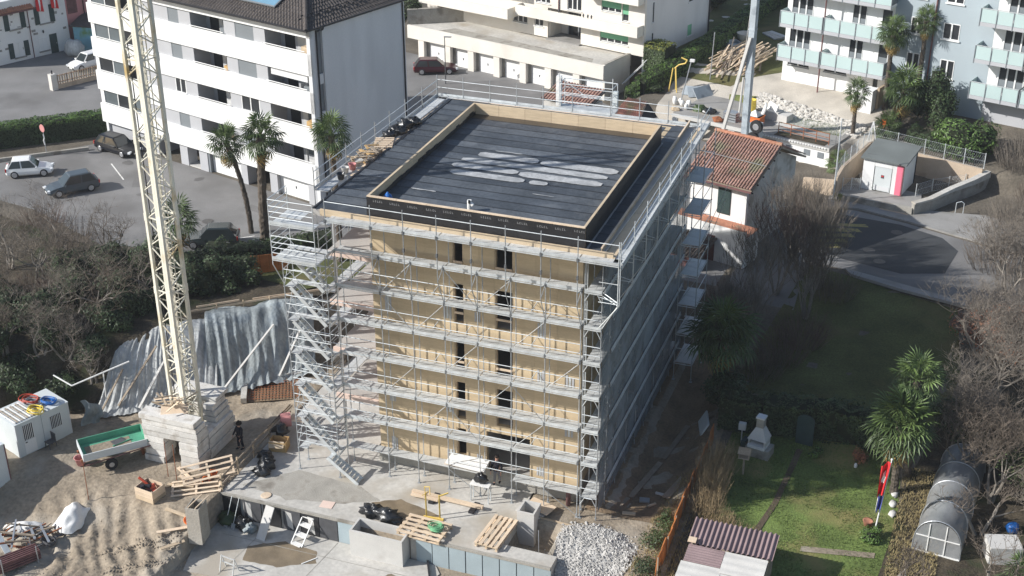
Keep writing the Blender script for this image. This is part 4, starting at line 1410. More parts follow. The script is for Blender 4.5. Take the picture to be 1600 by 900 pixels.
# hipped roof in courses of tiles
def tiled_slope(name, parent, p, q, r, s_, course, tw, m, lift=0.035, hipl=0.0, hipr=0.0):
    """courses of single tiles on the slope p-q (eave) / s_-r (ridge)"""
    p, q, r, s_ = map(Vector, (p, q, r, s_))
    up = ((s_ + r) / 2 - (p + q) / 2)
    n = (q - p).cross(s_ - p).normalized()
    rows = max(1, int(up.length / course))
    mb = MB()
    for i in range(rows):
        a0, a1 = i / rows, (i + 1.15) / rows
        e0, e1 = p.lerp(s_, a0), q.lerp(r, a0)
        f0, f1 = p.lerp(s_, min(1, a1)), q.lerp(r, min(1, a1))
        L = (e1 - e0).length
        k = max(1, int(L / tw))
        for j in range(k):
            u0, u1 = (j + 0.02) / k, (j + 0.98) / k
            um = (u0 + u1) / 2
            h = lift * (1 + 0.3 * random.random())
            A, Bq = e0.lerp(e1, u0), e0.lerp(e1, u1)
            Cq, D = f0.lerp(f1, u1), f0.lerp(f1, u0)
            Am, Dm = e0.lerp(e1, um) + n * (h * 2.1), f0.lerp(f1, um) + n * (h * 1.2)
            mb.add([A + n * h * 0.5, Am, Bq + n * h * 0.5, Cq + n * 0.0, Dm, D + n * 0.0, A, Bq], [(0, 1, 4, 5), (1, 2, 3, 4), (6, 7, 2, 1, 0)])
    return mb.build(name, m, parent, kind='stuff')


ez = zb(16.38)
ov = 0.45
ca, cb = (SL - ov, -ov, ez), (ov * 0.35, -ov, ez)
rdg = 4.6
slope = 0.46
R0, R1 = (SL + 5.2, DP / 2, ez + slope * 5.6), (-5.2, DP / 2, ez + slope * 5.6)
tiled_slope('roof_tiles', wa, ca, cb, R1, R0, 0.36, 0.30, 'roof_slate')
tiled_slope('roof_tiles', wa, cb, (ov * 0.35, DP + ov, ez), R1, R1, 0.36, 0.30, 'roof_slate')
rf = MB()
rf.add([(ca[0], ca[1], ez - 0.02), (cb[0], cb[1], ez - 0.02), (cb[0], DP + ov, ez - 0.02), (ca[0], DP + ov, ez - 0.02), (R0[0], R0[1], R0[2] - 0.03), (R1[0], R1[1], R1[2] - 0.03)],
       [(0, 1, 5, 4), (1, 2, 5), (2, 3, 4, 5), (3, 0, 4), (0, 3, 2, 1)])
rf.build('roof_deck', 'black_metal', wa)
MB().bar((ca[0], ca[1] - 0.05, ez), (cb[0] + 0.05, cb[1] - 0.05, ez), 0.13).build('gutter', 'black_metal', wa)
MB().bar((cb[0] + 0.05, cb[1] - 0.1, ez), (cb[0] + 0.05, DP + ov, ez), 0.13).build('gutter', 'black_metal', wa)
hp = MB()
a_, b_ = Vector(cb), Vector(R1)
for i in range(14):
    hp.tube(a_.lerp(b_, i / 14) + Vector((0, 0, 0.05)), a_.lerp(b_, (i + 0.96) / 14) + Vector((0, 0, 0.08)), 0.14, 0.12, n=7)
hp.build('hip_tiles', 'roof_slate', wa)
# snow guards
for i in range(22):
    a = Vector(cb).lerp(Vector((ov * 0.35, DP + ov, ez)), (i + 1) / 24) + Vector((-1.0 - 0.25 * (i % 2), 0.0, slope * (1.0 + 0.25 * (i % 2)) + 0.1))
    MB().box(a.x - 0.03, a.x + 0.03, a.y - 0.12, a.y + 0.12, a.z, a.z + 0.1).build('snow_guard', 'black_metal', wa)
# solar collector lying on the front slope
sp = MB().obox((-6.4, 2.0, ez + slope * 2.45 + 0.17), (4.4, 2.5, 0.09), rx=atan2(slope, 1)).build('solar_panel', 'roller_grey', wa)
MB().obox((-6.4, 2.0, ez + slope * 2.45 + 0.22), (4.2, 2.3, 0.02), rx=atan2(slope, 1)).build('collector_glass', 'frosted_glass', sp)
sp.children[0].data.materials[0] = mat('sky_glass', (0.16, 0.30, 0.40), 0.1, 0.1, 1, spec=0.6)

# house with shutters beyond, pale stucco with odd stones showing
hx = thing('shutter_house', 'white house with dark shutters, clay roof and red flags', 'house', (-62.61, 48.13, 2.5), radians(67.536))
HL = 8.0
B(-1.5, HL, 0, 8, 0, 6.2).build('wall', 'stone_house', hx)
for i in range(24):
    x, z = rnd(-0.5, HL - 0.4), rnd(0.6, 5.6)
    MB().obox((x, -0.005, z), (rnd(0.2, 0.5), 0.03, rnd(0.12, 0.25)), ry=rnd(-0.1, 0.1)).build('wall_stone', 'wall_stone', hx)
for (x0, x1, z0, z1, door) in ((1.7, 2.9, 3.3, 4.9, 0), (5.0, 6.1, 3.25, 4.95, 0), (1.75, 2.85, 0.45, 1.9, 0), (4.5, 5.5, 0.5, 1.85, 0)):
    window_unit(hx, x0, x1, 0.0, z0, z1, 'curtain')
    B(x0 - 0.1, x1 + 0.1, -0.14, -0.03, z0 - 0.14, z0).build('sill', 'wall_stone', hx)
    if (x0, z0) != (4.5, 0.5):
        for a, b in ((x0 - 0.55, x0 - 0.02), (x1 + 0.02, x1 + 0.55)):
            s = MB().box(a, b, -0.07, -0.025, z0 - 0.05, z1 + 0.05)
            for q in range(6):
                zz = z0 + (z1 - z0) * (q + 0.5) / 6
                s.box(a + 0.05, b - 0.05, -0.09, -0.07, zz - 0.06, zz + 0.05)
            s.build('shutter', 'shutter_green', hx)
d = B(5.72, 6.55, -0.03, 0.02, 0.0, 1.98).build('door', 'shutter_green', hx)
B(6.4, 6.45, -0.07, -0.03, 0.9, 1.05).build('handle', 'steel', d)
MB().tube((3.75, -0.1, 0), (3.75, -0.1, 5.3), 0.05, n=6).build('downpipe', 'rusty_pipe', hx)
MB().lathe((5.1, -0.15, 2.3), [(0.04, 0), (0.09, 0.1), (0.06, 0.3)], 8).build('wall_lamp', 'black_metal', hx)
tiled_slope('roof_tiles', hx, (-1.5, -0.6, 5.15), (4.3, -0.6, 5.15), (4.3, 4, 7.4), (-1.5, 4, 7.4), 0.36, 0.26, 'roof_clay', 0.05)
MB().add([(-1.5, -0.62, 5.1), (4.35, -0.62, 5.1), (4.35, 4, 7.35), (-1.5, 4, 7.35), (-1.5, -0.62, 5.0), (4.35, -0.62, 5.0), (4.35, 4, 7.2), (-1.5, 4, 7.2)], [(0, 1, 2, 3), (4, 7, 6, 5), (0, 4, 5, 1), (1, 5, 6, 2)]).build('roof_deck', 'rusty_pipe', hx)
MB().bar((-1.5, -0.68, 5.08), (4.4, -0.68, 5.08), 0.12).build('gutter', 'rusty_pipe', hx)
tiled_slope('roof_tiles', hx, (4.5, -0.5, 6.25), (8.3, -0.5, 6.25), (8.3, 4, 8.2), (4.5, 4, 8.2), 0.36, 0.26, 'roof_clay', 0.05)
for i, x in enumerate((4.7, 6.35)):
    fl = MB()
    fl.grid(lambda u, v, x=x: (x + 0.75 * u, -0.3 + 0.08 * sin(u * 7 + v * 3), 5.9 - 1.25 * v - 0.2 * u), 6, 4)
    f = fl.build('flag', 'flag_red', None)
    f.parent = None
    f.location = (-62.61, 48.13, 2.5)
    f.rotation_euler = (0, 0, radians(67.536))
    f["label"] = ('red flag hanging above the upper window nearer the downpipe of the shutter house', 'red flag hanging at the end of the shutter house by the pink house')[i]
    f["category"] = 'flag'
    f["group"] = 'red flags on the shutter house'
    f.data.materials[0] = M('flag_red')
    MB().grid(lambda u, v, x=x: (x + 0.28 + 0.16 * u, -0.318 + 0.08 * sin((0.37 + 0.2 * u) * 7 + v * 3), 5.82 - 1.2 * v), 2, 4).build('white_band', 'flag_white', f)
# pink house, low mural wall behind
pk = thing('pink_house', 'pink rendered house wall behind the white shutter house', 'house', (-59.6, 55.6, 2.5), radians(67.5))
B(0.05, 9.0, 0.6, 8, 0, 6.6).build('wall', 'pink_house', pk)
MB().tube((2.3, 0.5, 0), (2.3, 0.5, 6.5), 0.06, n=6).build('downpipe', 'black_metal', pk)
B(0.5, 1.6, 0.57, 0.62, 3.4, 5.2).build('shutter', 'rusty_pipe', pk)
sd = thing('shed', 'low lean-to with dark roof and blue painted mural wall', 'shed', (-58.6, 55.4, 2.5), radians(8))
B(-0.3, 8.5, 0.0, 4.0, 0, 2.5).build('wall', 'mural', sd)
MB().add([(-0.5, -0.3, 2.5), (8.8, -0.3, 2.5), (8.8, 4.2, 3.3), (-0.5, 4.2, 3.3), (-0.5, -0.3, 2.62), (8.8, -0.3, 2.62), (8.8, 4.2, 3.42), (-0.5, 4.2, 3.42)], [(0, 3, 2, 1), (4, 5, 6, 7), (0, 1, 5, 4), (1, 2, 6, 5), (2, 3, 7, 6), (3, 0, 4, 7)]).build('roof', 'roof_slate', sd)
cv = MB().blob((-57.6, 53.6, 3.25), (1.1, 0.8, 0.95), 3, 12, 7, 0.35).build('covered_pile', 'tarp_silver', smooth=True)
cv["label"] = 'pile under a crumpled grey sheet by the mural wall'
cv["category"] = 'covered pile'
# ---------------------------------------------------------------- cream house and its row of garages
PG = cs(2.67, 0, (-5.57, 58.91))
gr = thing('garage_row', 'long cream row of garages with white doors and terrace on top', 'garage', (PG[0], PG[1], 2.5), PH)
GL = -23.4
B(GL, 0.0, -0.02, 0.25, 2.06, 3.36).build('fascia', 'cream_paint', gr)
B(GL, -0.25, 0.255, 5.2, 2.06, 3.22).build('terrace_slab', 'concrete', gr)
B(-0.245, 0.0, 0.255, 4.6, 0.0, 3.40).build('end_wall', 'cream_paint', gr)
B(-0.27, 0.02, 0.26, 4.62, 3.405, 3.45).build('wall_coping', 'old_concrete', gr)
B(GL, -0.25, 4.0, 4.2, 0.0, 2.05).build('garage_back', 'dark_grey', gr)
pr_ = [-2.67 - d for d in (0, 3.21, 6.12, 9.26, 12.41, 15.32, 18.7)] + [-23.2]
right = -0.25
for i, xr in enumerate(pr_[:-1]):
    B(xr - 0.72, xr, 0.06, 0.62, 0.0, 2.055).build('pier', 'cream_paint', gr)
    xa, xb = xr + 0.32, right - (0.72 if i else 0.0)
    B(xr + 0.001, xr + 0.32, 0.5, 0.7, 0.0, 2.055).build('door_jamb', 'old_concrete', gr)
    d = B(xa, xb - 0.002, 0.58, 0.66, 0.0, 1.92).build('garage_door', 'white_paint', gr)
    B(xa, xb - 0.002, 0.52, 0.66, 1.925, 2.055).build('lintel', 'cream_paint', gr)
    for q in range(1, 4):
        B(xa + 0.02, xb - 0.02, 0.572, 0.579, 0.48 * q - 0.008, 0.48 * q + 0.008).build('door_seam', 'grey_render', d)
    B((xa + xb) / 2 - 0.03, (xa + xb) / 2 + 0.03, 0.53, 0.575, 0.78, 0.98).build('handle', 'dark_grey', d)
    right = xr
# stained strip on the terrace
MB().quad((-20, 0.4, 3.225), (-1.6, 0.4, 3.225), (-2.2, 1.7, 3.225), (-19, 2.2, 3.225)).build('felt_strip', 'old_concrete', gr)
B(-8.9, -7.4, 1.7, 1.75, 3.226, 3.24).build('stain', 'dark_grey', gr)
cm = thing('apartment_house', 'cream house with green roller blinds above the row of garages', 'apartment house', (-0.39, 62.16, 5.85), radians(-16.2))
CL, CD, CH = -26.0, 12.4, 11.0
WIN_C = {0: [(-4.83, -1.70, 0.72, 1.86, 4, .68), (-12.45, -11.4, 0.95, 1.95, 2, 0), (-15.05, -13.3, 0.95, 1.90, 3, .25), (-18.3, -17.05, 0.95, 1.95, 2, 1.0)],
         1: [(-4.75, -2.55, 3.65, 4.95, 3, .72), (-2.45, -1.75, 3.0, 4.95, 1, .66), (-8.6, -7.0, 3.15, 4.9, 3, .35), (-12.3, -10.6, 3.3, 4.95, 3, 0), (-17.0, -15.4, 3.6, 4.9, 3, .5)],
         2: [(-4.75, -2.55, 6.6, 7.95, 3, .6), (-8.6, -7.0, 6.15, 7.9, 3, .35), (-12.3, -10.6, 6.3, 7.95, 3, 0.3)]}
for k in range(3):
    z0, z1 = 2.95 * k, 2.95 * (k + 1) - 0.005
    xs = sorted(WIN_C[k])
    cur = CL
    for (a, b, wz0, wz1, n, roll) in xs:
        B(cur, a, 0.0, 0.3, z0, z1).build('wall', 'cream_paint', cm) if not (k == 0 and cur == -11.4) else None
        B(a, b, 0.0, 0.3, z0, wz0).build('wall', 'cream_paint', cm)
        B(a, b, 0.0, 0.3, wz1, z1).build('wall', 'cream_paint', cm)
        fr = MB()
        for q in range(n + 1):
            x = a + (b - a) * q / n
            fr.box(max(a, x - 0.05), min(b, x + 0.05), 0.10, 0.2, wz0, wz1)
        fr.box(a, b, 0.11, 0.19, wz0, wz0 + 0.07)
        w = fr.build('window', 'white_paint', cm)
        B(a + 0.01, b - 0.01, 0.15, 0.155, wz0 + 0.07, wz1).build('pane', 'window_dark', w)
        B(a - 0.08, b + 0.08, -0.08, 0.1, wz0 - 0.07, wz0).build('sill', 'white_paint', w)
        if roll:
            rb = MB()
            hz = wz1 - (wz1 - wz0) * roll
            nn = max(3, int((wz1 - hz) / 0.1))
            for q in range(nn):
                za, zc = hz + (wz1 - hz) * q / nn, hz + (wz1 - hz) * (q + 1) / nn
                rb.box(a + 0.02, b - 0.02, 0.055 - 0.008 * (q % 2), 0.098, za, zc)
            rb.build('roller_blind', 'roller_green', w)
        cur = b
    B(cur, 0.0, 0.0, 0.3, z0, z1).build('wall', 'cream_paint', cm)
B(-7.0, -4.83, 0.001, 0.301, 0, 2.945).build('wall', 'cream_paint', cm)
# entrance recess
B(-11.4, -10.85, 0.0, 0.3, 0, 2.945).build('wall', 'cream_paint', cm)
B(-10.85, -7.0, -0.3, 2.195, -0.2, 0.002).build('entrance_floor', 'pavement', cm)
B(-10.85, -7.0, 2.2, 2.4, 0, 2.945).build('entrance_wall', 'cream_paint', cm)
B(-10.86, -10.75, 0.3, 2.2, 0, 2.945).build('entrance_side', 'cream_paint', cm)
dr = MB()
for x in (-9.9, -8.7, -7.7, -7.05):
    dr.box(x, x + 0.09, 2.08, 2.18, 0.02, 2.3)
dr.box(-9.9, -7.0, 2.08, 2.18, 2.3, 2.42)
o = dr.build('entrance_door', 'steel', cm)
B(-9.8, -7.05, 2.12, 2.14, 0.02, 2.3).build('pane', 'window_dark', o)
# balcony parapets
for k, (a, b, z, out) in enumerate(((-14.0, -0.12, 1.98, 1.05), (-25.5, -14.3, 1.62, 1.9), (-6.2, -0.12, 4.95, 1.05), (-25.5, -14.3, 4.6, 1.9))):
    B(a, b, -out, -out + 0.16, z, z + 1.0).build('balcony_parapet', 'cream_paint', cm)
    B(a, b, -out + 0.165, -0.002, z, z + 0.16).build('balcony_floor', 'cream_paint', cm)
    for x in (a, b - 0.16):
        B(x, x + 0.16, -out + 0.165, -0.002, z + 0.165, z + 1.0).build('balcony_parapet', 'cream_paint', cm)
for (x, z) in ((-8.9, 2.98), (-6.1, 2.98), (-5.6, 2.98), (-5.2, 2.98)):
    MB().lathe((x, -0.98, z), [(0.05, 0), (0.10, 0.2), (0.03, 0.35)], 7).build('pot', 'dark_grey', cm)
MB().tube((-9.55, -0.08, 2.9), (-9.55, -0.08, 9), 0.06, n=6).build('downpipe', 'rusty_pipe', cm)
# its side wall in shade: windows, downpipe
B(-0.3, 0.0, 0.305, CD, -2.6, CH).build('side_wall', 'gable_render', cm)
for (y, z, w_, h_, m) in ((8.0, 0.05, 0.9, 1.1, 'roller_green'), (8.0, 3.4, 0.9, 0.9, 'window_dark'), (1.3, 0.2, 0.35, 1.7, 'window_dark'), (1.3, 2.9, 0.35, 1.9, 'window_dark'), (7.9, 6.2, 0.9, 1.0, 'window_dark')):
    f = MB().box(-0.02, 0.03, y, y + w_, z, z + 0.06).box(-0.02, 0.03, y, y + 0.06, z + 0.06, z + h_).box(-0.02, 0.03, y + w_ - 0.06, y + w_, z + 0.06, z + h_).build('window', 'gable_render', cm)
    B(0.0, 0.012, y + 0.06, y + w_ - 0.06, z + 0.06, z + h_).build('pane', m, f)
    B(-0.0, 0.09, y - 0.06, y + w_ + 0.06, z - 0.07, z - 0.002).build('sill', 'gable_render', f)
MB().tube((0.09, CD - 0.3, -2.4), (0.09, CD - 0.3, CH), 0.07, n=8).build('downpipe', 'black_metal', cm)
B(0.0, 0.05, 0.31, CD, -2.5, -0.9).build('plinth_band', 'grey_render', cm)
B(CL, -0.3, CD - 0.3, CD, -2, CH).build('rear_wall', 'cream_paint', cm)
B(CL, 0.0, 0.0, CD, CH, CH + 0.2).build('roof', 'roof_felt', cm)
B(CL, 0.0, 0.0, CD - 0.0, 8.85, CH - 0.004).build('upper_wall', 'cream_paint', cm)
# end of the terrace: green yard wall
gw = thing('garden_wall', 'weathered retaining wall closing the far end of the garage terrace', 'wall', cs(-20.8, 0.6, PG) + (5.85,), PH)
MB().prism([(-3.2, 0.2), (-2.9, -0.2), (1.2, 4.3), (0.9, 4.6)], -1.0, 1.4).build('wall_run', 'old_concrete', gw)
B(1.0, 8.0, 4.2, 4.45, -0.5, 1.2).build('wall_run', 'cream_paint', gw)
# handrails of the steps beside the terrace
hr = thing('step_railing', 'two white tubes of a stair railing beside the garage terrace', 'railing', cs(1.2, 3.2, PG) + (4.0,), PH)
for y in (0, 0.45):
    MB().path([(-0.4, y - 1.2, -0.2), (0.9, y + 1.2, 1.9), (1.2, y + 1.3, 0.9)], 0.035, 6).build('rail', 'white_paint', hr)

# ---------------------------------------------------------------- pale blue flats with glass balconies
lb = thing('apartment_house', 'pale blue flats with frosted glass balconies behind the palms', 'apartment house', (12.2, 60.43, 5.25), radians(-16.5))
zl = lambda z: z - 5.25
YW2 = 1.3


def opening(parent, a, b, z0, z1, n, lower=True, kind='door_window'):
    fr = MB()
    for q in range(n + 1):
        x = a + (b - a) * q / n
        fr.box(max(a, x - 0.06), min(b, x + 0.06), YW2 - 0.03, YW2 + 0.1, z0, z1)
    fr.box(a, b, YW2 - 0.025, YW2 + 0.095, z1 - 0.07, z1)
    fr.box(a, b, YW2 - 0.025, YW2 + 0.095, z0, z0 + 0.06)
    w = fr.build('window', 'white_paint', parent)
    for q in range(n):
        xa, xb = a + (b - a) * q / n + 0.06, a + (b - a) * (q + 1) / n - 0.06
        zm = z0 + (z1 - z0) * 0.5
        B(xa, xb, YW2 + 0.05, YW2 + 0.06, zm if lower else z0 + 0.06, z1 - 0.07).build('pane', 'window_dark', w)
        if lower:
            B(xa, xb, YW2 + 0.02, YW2 + 0.06, z0 + 0.06, zm - 0.01).build('lower_panel', 'roller_grey', w)
    return w


def wall_with_holes(parent, x0, x1, z0, z1, holes, m, y=YW2, th=0.3, name='wall'):
    xs = sorted(set([x0, x1] + [h[0] for h in holes] + [h[1] for h in holes]))
    for a, b in zip(xs[:-1], xs[1:]):
        hs = sorted([h for h in holes if h[0] <= a + 1e-6 and h[1] >= b - 1e-6], key=lambda h: h[2])
        z = z0
        for h in hs:
            if h[2] > z:
                B(a, b, y, y + th, z, h[2]).build(name, m, parent)
            z = h[3]
        if z < z1:
            B(a, b, y, y + th, z, z1).build(name, m, parent)


for k in range(4):
    f = 7.78 + 3.0 * k
    hs = [(0.40, 2.45, zl(f), zl(f + 2.3)), (6.02, 7.32, zl(f), zl(f + 2.3)), (8.65, 9.6, zl(f), zl(f + 2.3))]
    wall_with_holes(lb, 0.0, 9.75, zl(f) - 0.3, zl(f) + 2.7, hs, 'white_paint')
    for h, n in zip(hs, (3, 2, 1)):
        opening(lb, h[0] + 0.005, h[1] - 0.005, h[2], h[3], n)
    B(6.9 + 2.5, 9.75, YW2 - 0.0 + 0.31, YW2 + 4, zl(f), zl(f) + 2.7).build('return_wall', 'blue_render', lb) if k == 0 else None
    hb = [(11.2, 12.3, zl(f + 0.65), zl(f + 2.05)), (13.95, 15.35, zl(f + 0.65), zl(f + 2.0))]
    if k == 0:
        hb = [(11.2, 12.3, zl(f + 0.65), zl(f + 2.05)), (14.1, 15.3, zl(f + 0.4), zl(f + 1.95))]
    wall_with_holes(lb, 9.76, 18.1, zl(f) - 0.3, zl(f) + 2.7, hb, 'blue_render')
    for h in hb:
        opening(lb, h[0] + 0.005, h[1] - 0.005, h[2], h[3], 2, False)
        B(h[0] - 0.1, h[1] + 0.1, YW2 - 0.12, YW2 - 0.002, h[2] - 0.1, h[2]).build('sill', 'white_paint', lb)
    hr_ = [(18.95, 21.05, zl(f), zl(f + 2.3)), (23.5, 25.0, zl(f), zl(f + 2.3))]
    wall_with_holes(lb, 18.11, 27.0, zl(f) - 0.3, zl(f) + 2.7, hr_, 'white_paint')
    for h, n in zip(hr_, (3, 2)):
        opening(lb, h[0] + 0.005, h[1] - 0.005, h[2], h[3], n)
    # balconies: slab, glass panels, posts, rail
    for (a, b, n, yf) in ((0.0, 3.98, 3, 0.0), (4.12, 9.85, 4, 0.0), (17.3, 21.2, 3, -0.25), (21.35, 27.0, 4, -0.25)):
        B(a, b, yf, YW2 - 0.005, zl(f) - 0.32, zl(f) - 0.14).build('balcony_slab', 'white_paint', lb)
        B(a, b, yf - 0.06, yf - 0.003, zl(f) - 0.36, zl(f) - 0.06).build('slab_edge', 'grey_render', lb)
        for q in range(n):
            xa, xb = a + (b - a) * q / n, a + (b - a) * (q + 1) / n
            B(xa + 0.05, xb - 0.05, yf - 0.035, yf - 0.015, zl(f) - 0.04, zl(f) + 1.0).build('glass_panel', 'frosted_glass', lb)
        for q in range(n + 1):
            xa = a + (b - a) * q / n
            B(xa - 0.03, xa + 0.03, yf - 0.09, yf - 0.04, zl(f) - 0.42, zl(f) + 1.05).build('balcony_post', 'roller_grey', lb)
        MB().bar((a, yf - 0.03, zl(f) + 1.06), (b, yf - 0.03, zl(f) + 1.06), 0.05).build('balcony_rail', 'galvanised', lb)
        for x in (a, b):
            B(x - 0.012, x + 0.012, yf + 0.0, YW2 - 0.01, zl(f) - 0.04, zl(f) + 1.05).build('side_screen', 'frosted_glass' if x == a else 'roller_grey', lb)
# basement storey
hb = [(0.45, 1.4, zl(6.75), zl(7.08)), (1.5, 2.5, zl(6.75), zl(7.08)), (3.95, 4.95, zl(6.78), zl(7.12)), (5.05, 6.05, zl(6.78), zl(7.12)), (8.5, 8.95, zl(5.9), zl(6.95))]
wall_with_holes(lb, 0.0, 9.75, -1.2, zl(7.47), hb, 'white_paint')
for h in hb:
    B(h[0], h[1], YW2 + 0.15, YW2 + 0.2, h[2], h[3]).build('cellar_window', 'window_dark', lb)
    B(h[0] - 0.05, h[1] + 0.05, YW2 - 0.06, YW2 - 0.002, h[2] - 0.08, h[2]).build('sill', 'roller_grey', lb)
B(9.76, 18.1, YW2, YW2 + 0.3, -1.2, zl(7.47)).build('wall', 'blue_render', lb)
B(18.11, 27, YW2, YW2 + 0.3, -1.5, zl(7.47)).build('wall', 'grey_render', lb)
for x in (3.75, 13.2):
    MB().tube((x + 0.3 * (x < 5), YW2 - 0.1 if x > 5 else 0.15, -0.3), (x + 0.3 * (x < 5), YW2 - 0.1 if x > 5 else 0.15, 14.5), 0.07, n=6).build('downpipe', 'rusty_pipe', lb)
B(0, 0.3, YW2 + 0.31, 10, -1.2, 14.3).build('side_wall', 'gable_render', lb)
B(0, 27, 10, 10.3, -1, 14.3).build('rear_wall', 'blue_render', lb)
B(-0.3, 27.2, 0.6, 10.5, 14.32, 14.6).build('roof', 'roof_felt', lb)
B(0.32, 26.9, YW2 + 0.5, YW2 + 0.7, -1, 14.2).build('inner_wall', 'dark_grey', lb)
B(8.0, 9.7, -1.4, -0.2, -0.6, 1.5).build('porch_wall', 'white_paint', lb)
B(9.75, 9.95, -0.6, 1.2, -0.6, 1.6).build('porch_door', 'board', lb)

# ---------------------------------------------------------------- small house between the site and the side street
def pantiles(name, parent, p, q, r, s_, course, tw, m):
    """round clay tiles laid in columns, each tile a tapered half pipe on a dark bed"""
    p, q, r, s_ = map(Vector, (p, q, r, s_))
    n = (q - p).cross(s_ - p).normalized()
    ex = (q - p).normalized()
    k = int((q - p).length / tw)
    rows = max(1, int((s_ - p).length / course))
    mb = MB()
    for j in range(k):
        for i in range(rows):
            a = p.lerp(q, (j + 0.5) / k).lerp(s_.lerp(r, (j + 0.5) / k), i / rows)
            b = p.lerp(q, (j + 0.5) / k).lerp(s_.lerp(r, (j + 0.5) / k), min(1, (i + 1.12) / rows))
            sh_ = ex * rnd(-0.012, 0.012)
            vs = []
            for c_, rr, up in ((a, tw * 0.38, 0.05 + rnd(0, 0.015)), (b, tw * 0.30, 0.02)):
                for t in range(5):
                    g = pi * t / 4
                    vs.append(c_ + sh_ + ex * (rr * cos(g)) + n * (up + rr * 0.9 * sin(g)))
            mb.add(vs, [(t, t + 1, t + 6, t + 5) for t in range(4)] + [(4, 3, 2, 1, 0)])
    return mb.build(name, m, parent, kind='stuff')


HO = (16.2, 29.3, 2.5)
sh = thing('tiled_house', 'small white house with ribbed old clay roof behind the scaffold', 'house', HO, radians(-16.5))
HLn, HD = -5.25, 4.2
B(HLn + 0.3, -0.55, 0.55, 0.85, 0.0, 5.05).build('wall', 'white_paint', sh)
gab = MB()
gab.add([(-0.55, 0.855, 0), (-0.55, 8.0, 0), (-0.55, 8.0, 5.0), (-0.55, 4.2, 6.75), (-0.55, 0.855, 5.15), (-0.8, 0.855, 0), (-0.8, 8.0, 0), (-0.8, 8.0, 5.0), (-0.8, 4.2, 6.75), (-0.8, 0.855, 5.15)],
        [(0, 1, 2, 3, 4), (9, 8, 7, 6, 5), (0, 5, 6, 1), (1, 6, 7, 2), (2, 7, 8, 3), (3, 8, 9, 4), (4, 9, 5, 0)])
gab.build('gable_wall', 'rough_wall', sh)
B(HLn + 0.3, HLn + 0.55, 0.855, 7.7, 0, 5.0).build('side_wall', 'white_paint', sh)
B(HLn + 0.56, -0.81, 7.6, 7.9, 0, 5.0).build('rear_wall', 'white_paint', sh)
pantiles('roof_tiles', sh, (HLn, 0.0, 5.1), (0.0, 0.0, 5.1), (0.0, HD, 7.1), (HLn, HD, 7.1), 0.45, 0.215, 'roof_old_clay')
pantiles('roof_tiles', sh, (0.0, 2 * HD, 5.1), (HLn, 2 * HD, 5.1), (HLn, HD, 7.1), (0.0, HD, 7.1), 0.45, 0.215, 'roof_old_clay')
for (y0, y1, z0, z1) in ((0.0, HD, 5.05, 7.05), (2 * HD, HD, 5.05, 7.05)):
    MB().add([(HLn, y0, z0), (0.03, y0, z0), (0.03, y1, z1), (HLn, y1, z1), (HLn, y0, z0 - 0.14), (0.03, y0, z0 - 0.14), (0.03, y1, z1 - 0.14), (HLn, y1, z1 - 0.14)],
             [(0, 1, 2, 3), (4, 7, 6, 5), (0, 4, 5, 1), (1, 5, 6, 2), (2, 6, 7, 3), (3, 7, 4, 0)]).build('roof_deck', 'old_board', sh)
rt = MB()
for i in range(13):
    rt.tube((HLn + i * 0.405, HD, 7.15), (HLn + i * 0.405 + 0.42, HD, 7.18), 0.15, 0.13, n=7)
rt.build('ridge_tiles', 'roof_clay', sh)
MB().bar((HLn, 2.05, 6.24), (0.0, 2.05, 6.24), 0.035).build('lightning_wire', 'steel', sh)
MB().bar((HLn, -0.08, 4.98), (0.05, -0.08, 4.98), 0.11).build('gutter', 'rusty_pipe', sh)
for i in range(6):
    MB().bar((-0.3, 0.2 + 0.75 * i, 4.85 + 0.36 * i), (0.06, 0.2 + 0.75 * i, 4.85 + 0.36 * i), 0.09).build('purlin', 'black_metal', sh)
s = B(-2.75, -1.75, 0.50, 0.545, 2.65, 4.55).build('balcony_door', 'shutter_green', sh)
for q in range(8):
    B(-2.7, -1.8, 0.485, 0.50, 2.75 + 0.22 * q, 2.9 + 0.22 * q).build('slat', 'shutter_green', s)
MB().lathe((-2.3, 0.42, 4.72), [(0.03, 0), (0.08, 0.08), (0.05, 0.2)], 8).build('wall_lamp', 'black_metal', sh)
# terrace in front, its tiled floor, and a lean-to below
B(HLn - 0.6, 0.6, -1.6, 0.545, 0.0, 2.2).build('terrace_block', 'white_paint', sh)
B(HLn - 0.6, 0.6, -1.6, -1.35, 2.21, 2.75).build('terrace_parapet', 'white_paint', sh)
B(HLn - 0.6, 0.6, -1.345, 0.54, 2.205, 2.24).build('terrace_floor', 'roof_clay', sh)
B(HLn - 0.62, 0.62, -1.62, -1.33, 2.752, 2.80).build('parapet_cap', 'roof_clay', sh)
B(-2.55, -1.65, -1.66, -1.605, 0.0, 1.9).build('door', 'rusty_pipe', sh)
tiled_slope('roof_tiles', sh, (HLn - 1.0, -3.9, 0.9), (-1.4, -3.9, 0.9), (-1.4, -1.65, 1.75), (HLn - 1.0, -1.65, 1.75), 0.42, 0.215, 'roof_slate', 0.07)
B(HLn - 0.9, -1.5, -3.7, -3.5, -1.6, 0.85).build('leanto_wall', 'rusty_pipe', sh)

